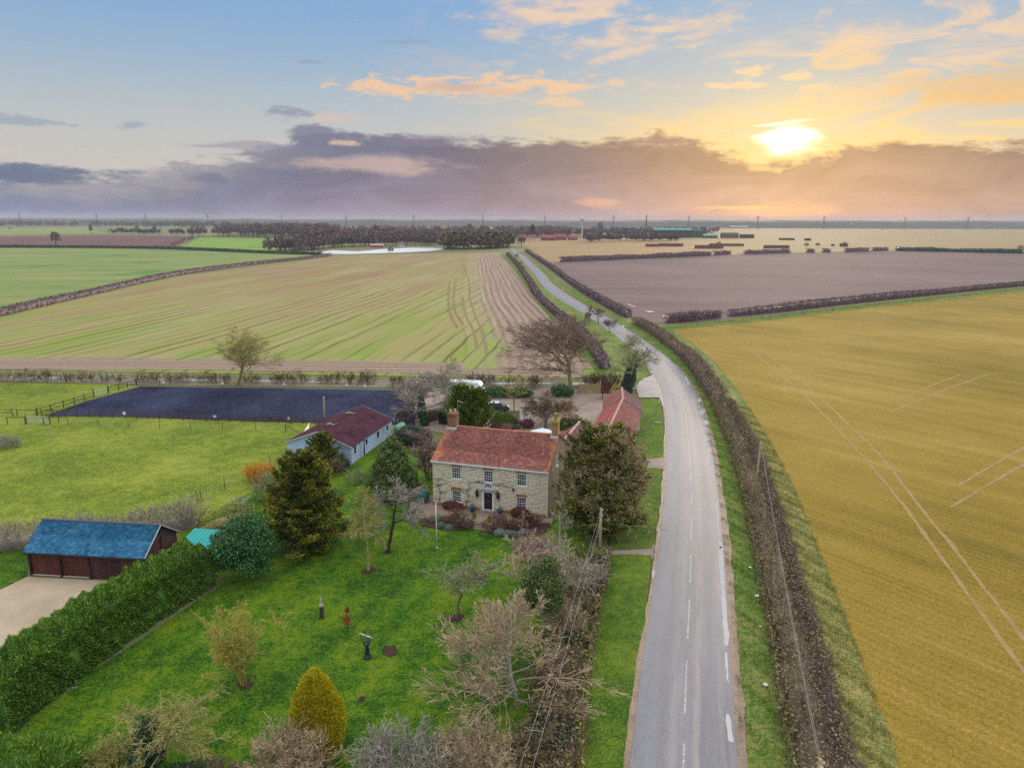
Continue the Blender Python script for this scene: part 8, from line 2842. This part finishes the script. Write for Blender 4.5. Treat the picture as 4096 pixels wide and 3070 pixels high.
M_FARWHITE = plain('far_white_wall', (0.66, 0.66, 0.66), 0.8, 0.06)
M_FARRED = plain('far_red_roof', (0.33, 0.085, 0.065), 0.8, 0.2, 0.3)
M_FARGREY = plain('far_grey_roof', (0.16, 0.15, 0.17), 0.8, 0.2, 0.3)
M_FARBRICK = plain('far_brick_wall', (0.19, 0.085, 0.065), 0.9, 0.2, 0.3)
M_FARGREEN = plain('far_green_sheet', (0.02, 0.10, 0.03), 0.6, 0.15, 0.3)
M_FARTEAL = plain('far_teal_sheet', (0.06, 0.30, 0.22), 0.6, 0.1, 0.3)
M_FARDARK = plain('far_dark_wall', (0.055, 0.045, 0.04), 0.9, 0.2, 0.3)


def far_house(label, x, y, wd, dp, he, hr, wall, roof, rz=0.0, chim=True, cols=4, rows=2, name='village_house', cat='house'):
    p = G(x, y)
    e = empty(name, (p[0], p[1], 0.0), rz, label, cat)
    m = MB().box(0, wd, 0, dp, 0, he)
    for xx in (0.0, wd - 0.3):
        m.prism([(xx, 0, he), (xx, dp, he), (xx, dp / 2, hr - 0.1)], (0.3, 0, 0))
    m.build('wall', wall, e)
    for s_ in (0, 1):
        if s_ == 0:
            a, b = (-0.3, -0.35, he - 0.15), (wd + 0.3, -0.35, he - 0.15)
        else:
            a, b = (wd + 0.3, dp + 0.35, he - 0.15), (-0.3, dp + 0.35, he - 0.15)
        rf = slope_deck(e, 'roof', a, b, (b[0], dp / 2, hr), (a[0], dp / 2, hr), roof, 0.15)
    if chim:
        MB().box(0.4, 1.3, dp / 2 - 0.5, dp / 2 + 0.5, hr - 0.6, hr + 1.3).build('chimney', M_FARBRICK, e)
    for c in range(cols):
        for r in range(rows):
            xx = wd * (c + 0.5) / cols
            w_ = MB().box(xx - 0.55, xx + 0.55, -0.06, -0.003, 0.9 + r * 2.6, 2.1 + r * 2.6).build('window', M_GLASS, e)
    return e


far_house('white gabled house among trees behind the lake', 1345, 972, 13, 9, 6.0, 10.5, M_FARWHITE, M_FARGREY, 0.1)
far_house('white house wing right of the white gabled house', 1372, 972, 11, 8, 4.5, 7.5, M_FARWHITE, M_FARGREY, 0.0, False, 3, 1)
far_house('long white house with grey roof in the village', 1655, 962, 24, 9, 5.0, 9.0, M_FARWHITE, M_FARGREY, 0.0, True, 6)
far_house('white house right of the long white one', 1735, 962, 16, 9, 5.0, 9.0, M_FARWHITE, M_FARGREY, 0.1, True, 4)
far_house('small white house left of the long white one', 1545, 962, 10, 8, 4.5, 8.0, M_FARWHITE, M_FARGREY, -0.1, True, 3)
far_house('small white boathouse on the lake shore', 1593, 989, 6, 6, 3.5, 6.0, M_FARWHITE, M_FARGREY, 0.0, False, 2, 1, 'boathouse', 'boathouse')
far_house('leftmost red roofed house at the road end', 2078, 962, 11, 9, 4.5, 9.0, M_FARBRICK, M_FARRED, 0.15)
far_house('red roofed house with white gable second from the left', 2118, 962, 11, 9, 4.5, 9.0, M_FARWHITE, M_FARRED, 0.2)
far_house('long red roofed row in the middle of the village', 2165, 962, 22, 10, 4.5, 9.0, M_FARBRICK, M_FARRED, 0.0, True, 6)
far_house('red roofed house right of the long row', 2225, 960, 16, 10, 5.0, 9.5, M_FARBRICK, M_FARRED, 0.05)
far_house('low red roofed house right of the village row', 2272, 960, 15, 9, 3.5, 7.5, M_FARBRICK, M_FARRED, 0.0, True, 4, 1)
far_house('red roofed house below the water tower', 2340, 955, 18, 9, 4.5, 8.5, M_FARBRICK, M_FARRED, 0.0)
far_house('red roofed house with pale gable right of the water tower', 2425, 955, 22, 10, 4.0, 8.5, M_FARBRICK, M_FARRED, -0.2, False, 5, 1)
far_house('pink striped boathouse across the lake', 1482, 991, 14, 6, 3.0, 4.2, plain('far_pink_wall', (0.55, 0.16, 0.20), 0.7, 0.1), plain('far_pink_roof', (0.62, 0.36, 0.38), 0.7, 0.1), 0.0, False, 6, 1, 'boathouse', 'boathouse')
far_house('long works building with teal roof band', 2615, 950, 72, 26, 14, 17.5, M_FARDARK, M_FARTEAL, 0.0, False, 8, 1, 'works_building', 'works')
far_house('dark green end block of the works', 2755, 950, 26, 22, 13, 15.5, M_FARGREEN, M_FARGREEN, 0.0, False, 2, 1, 'works_building', 'works')
far_house('low teal roofed farm shed', 2815, 952, 26, 14, 4.0, 7.0, M_FARDARK, M_FARTEAL, 0.0, False, 3, 1, 'farm_shed', 'shed')
far_house('tall dark brown farm barn right of the teal shed', 2890, 952, 30, 16, 7.0, 10.0, M_FARBRICK, M_FARGREEN, 0.0, False, 3, 1, 'farm_shed', 'shed')
far_house('dark flat farm shed at the right of the farm', 2965, 952, 24, 12, 6.0, 7.2, M_FARDARK, M_FARGREEN, 0.0, False, 3, 1, 'farm_shed', 'shed')
far_house('white roofed depot on the far plain', 2920, 912, 90, 40, 6, 9, M_FARDARK, M_FARWHITE, 0.0, False, 6, 1, 'depot', 'depot')
for i, (x, y, wd, lab) in enumerate(((2585, 986, 17, 'left half of the ruined brick hut pair on the pasture'), (2638, 985, 29, 'long ruined brick hut left of the middle pasture'), (2783, 994, 31, 'nearest ruined brick hut on the pasture'), (2840, 984, 42, 'long ruined brick hut behind the nearest one'),
                                     (3060, 993, 28, 'ruined brick hut right of the pasture track'), (3365, 986, 8, 'small brick hut beside the far pasture trees'), (3120, 960, 24, 'dark low sheds on the far pasture'), (3222, 962, 9, 'dark block beside a white silo on the pasture'))):
    p = G(x, y)
    e = empty('brick_hut', (p[0], p[1], 0.0), 0.0, lab, 'hut')
    h = 3.3 + 0.4 * (i % 3)
    n = max(2, int(wd / 4))
    m_ = M_FARBRICK if i < 6 else M_FARDARK
    for k in range(n + 1):
        MB().box(wd * k / n - 0.25, wd * k / n + 0.25, -0.1, 0.3, 0, h * rng.uniform(0.95, 1.1)).build('pier', m_, e)
    for k in range(n):
        MB().box(wd * k / n + 0.25, wd * (k + 1) / n - 0.25, 0, 0.25, 0, h * rng.uniform(0.72, 0.95)).build('wall', m_, e)
    MB().box(0, wd, 5.0, 5.3, 0, h * 0.92).build('rear_wall', m_, e)
    MB().box(0.26, wd - 0.26, 0.26, 4.99, h * 0.62, h * 0.66).build('floor_slab', M_FARDARK, e)
# water tower with white top
wt = empty('water_tower', (*G(2328, 952)[:2], 0.0), 0.0, 'slim pale tower rising above the village trees', 'tower')
MB().lathe([(1.6, 0), (1.4, 26), (1.4, 30)], 10).build('shaft', plain('pale_concrete', (0.55, 0.52, 0.45), 0.9, 0.1), wt)
MB().lathe([(1.5, 30), (4.2, 32), (4.2, 35.5), (0.4, 37)], 12).build('tank', M_FARWHITE, wt)
ms = empty('lattice_mast', (*G(2582, 960)[:2], 0.0), 0.0, 'dark lattice mast left of the works', 'mast')
for sx in (-1.4, 1.4):
    for sy in (-1.4, 1.4):
        MB().bar((sx, sy, 0), (sx * 0.35, sy * 0.35, 40), 0.35).build('leg', M_FARDARK, ms)
for k in range(8):
    z = k * 5.0
    q0, q1 = 1.4 * (1 - 0.65 * z / 40), 1.4 * (1 - 0.65 * (z + 5) / 40)
    for s_ in (-1, 1):
        MB().bar((-q0, s_ * q0, z), (q1, s_ * q1, z + 5), 0.2).build('brace', M_FARDARK, ms)

# power line
M_PYLON = plain('pylon_steel', (0.09, 0.09, 0.11), 0.7, 0.1, 0.2)


def pylon_parts(H):
    legs, arms = [], []
    b, t = H * 0.085, H * 0.012
    for sx in (-1, 1):
        for sy in (-1, 1):
            legs.append(MB().bar((sx * b, sy * b, 0), (sx * b * 0.35, sy * b * 0.35, H * 0.6), H * 0.008).bar((sx * b * 0.35, sy * b * 0.35, H * 0.6), (sx * t, sy * t, H), H * 0.006).mesh('leg', M_PYLON))
    br = MB()
    for k in range(9):
        z0, z1 = H * 0.1 * k, H * 0.1 * (k + 1)
        w0 = b * (1 - 0.65 * min(1, z0 / (H * 0.6))) if z0 < H * 0.6 else b * 0.35
        w1 = b * (1 - 0.65 * min(1, z1 / (H * 0.6))) if z1 < H * 0.6 else b * 0.3
        for s_ in (-1, 1):
            br.bar((-w0, s_ * w0, z0), (w1, s_ * w1, z1), H * 0.005)
            br.bar((w0, s_ * w0, z0), (-w1, s_ * w1, z1), H * 0.005)
    for z, a in ((0.66, 0.13), (0.78, 0.16), (0.90, 0.12)):
        arms.append(MB().bar((-H * a, 0, H * z), (H * a, 0, H * z), H * 0.012).bar((-H * a, 0, H * z), (0, 0, H * (z + 0.05)), H * 0.006).bar((H * a, 0, H * z), (0, 0, H * (z + 0.05)), H * 0.006).mesh('cross_arm', M_PYLON))
    return legs, br.mesh('lattice', M_PYLON), arms


PYH = 54.0
lg, brc, arms = pylon_parts(PYH)
pyl = []
pw_ = ('first', 'second', 'third', 'fourth', 'fifth', 'sixth', 'seventh', 'eighth', 'ninth', 'tenth', 'eleventh', 'twelfth', 'thirteenth', 'fourteenth', 'fifteenth')
for i, x in enumerate((175, 447, 660, 905, 1164, 1409, 1676, 1936, 2171, 2434, 2709, 2978, 3248, 3538, 3756)):
    d = AX_F + AX_R * (x - IMW / 2) / FPX
    k = 2900.0 / d[1]
    X, Y = d[0] * k, 2900.0 + 40 * math.sin(i * 1.7)
    e = empty('electricity_pylon', (X, Y, 0.0), 0.3, pw_[i] + ' pylon from the left on the horizon', 'pylon', 'pylons along the horizon')
    for me in lg:
        link(bpy.data.objects.new('leg', me), e)
    link(bpy.data.objects.new('lattice', brc), e)
    for me in arms:
        link(bpy.data.objects.new('cross_arm', me), e)
    pyl.append((X, Y))
for j, (a, z) in enumerate(((0.16, 0.77), (-0.16, 0.77), (0.0, 1.0))):
    pts = []
    for (p, q) in zip(pyl[:-1], pyl[1:]):
        for t in np.linspace(0, 1, 9)[:-1]:
            pts.append((p[0] + (q[0] - p[0]) * t, p[1] + (q[1] - p[1]) * t + a * PYH, z * PYH - 4 * 7 * t * (1 - t)))
    pts.append((pyl[-1][0], pyl[-1][1] + a * PYH, z * PYH))
    o = MB().tube(pts, 0.09, 4).build('power_line', M_PYLON)
    props(o, ('lower far conductor strung along the pylons', 'lower near conductor strung along the pylons', 'top earth wire strung along the pylons')[j], 'power line')

# low hills with woods along the skyline
M_HILL = soil('hill_woods', (0.055, 0.060, 0.045), (0.11, 0.105, 0.06), 0.004, 0.03)


def hill_range(name, dist, h0, amp, seed, x0=-6800, x1=6800):
    r = np.random.default_rng(seed)
    X = np.linspace(x0, x1, 420)
    prof = np.zeros_like(X)
    for k in range(9):
        prof += np.sin(X / (5200 / (1.7 ** k)) + r.uniform(0, 6.28)) * 0.6 ** k
    prof = (prof - prof.min()) / (prof.max() - prof.min())
    trees = np.convolve(r.normal(size=len(X) + 6), np.ones(3) / 2, 'same')[3:-3] * 2.2
    Z = h0 + amp * prof + trees
    V, m = [], 6
    for j, (dy, kz) in enumerate(((0, 0.0), (60, 0.55), (160, 0.85), (300, 1.0), (700, 0.95), (1100, 0.0))):
        V.append(np.column_stack([X, np.full_like(X, dist + dy) + 60 * np.sin(X / 700.0), Z * kz]))
    V = np.vstack(V)
    n = len(X)
    i = np.arange(n - 1)
    F = np.vstack([np.column_stack([j * n + i, j * n + i + 1, (j + 1) * n + i + 1, (j + 1) * n + i]) for j in range(m - 1)])
    o = bulk(name, V, [F], M_HILL, None)
    o['kind'] = 'structure'


hill_range('hills', 3400, 20, 22, 3)
hill_range('hills', 5200, 30, 34, 5)

# evening haze over the plain
hz_ = MB().box(-9050, 9050, -230, 9050, -1.0, 75.0)
mm = bpy.data.materials.new('evening_haze')
mm.use_nodes = True
nt_ = mm.node_tree
nt_.nodes.clear()
pv = nt_.nodes.new('ShaderNodeVolumePrincipled')
pv.inputs['Color'].default_value = (0.80, 0.82, 0.95, 1)
pv.inputs['Density'].default_value = 0.0001
pv.inputs['Anisotropy'].default_value = 0.0
oo = nt_.nodes.new('ShaderNodeOutputMaterial')
nt_.links.new(pv.outputs[0], oo.inputs['Volume'])
hz_ob = hz_.build('haze', mm)
props(hz_ob, 'thin bluish evening haze over the whole plain', 'haze', kind='stuff')
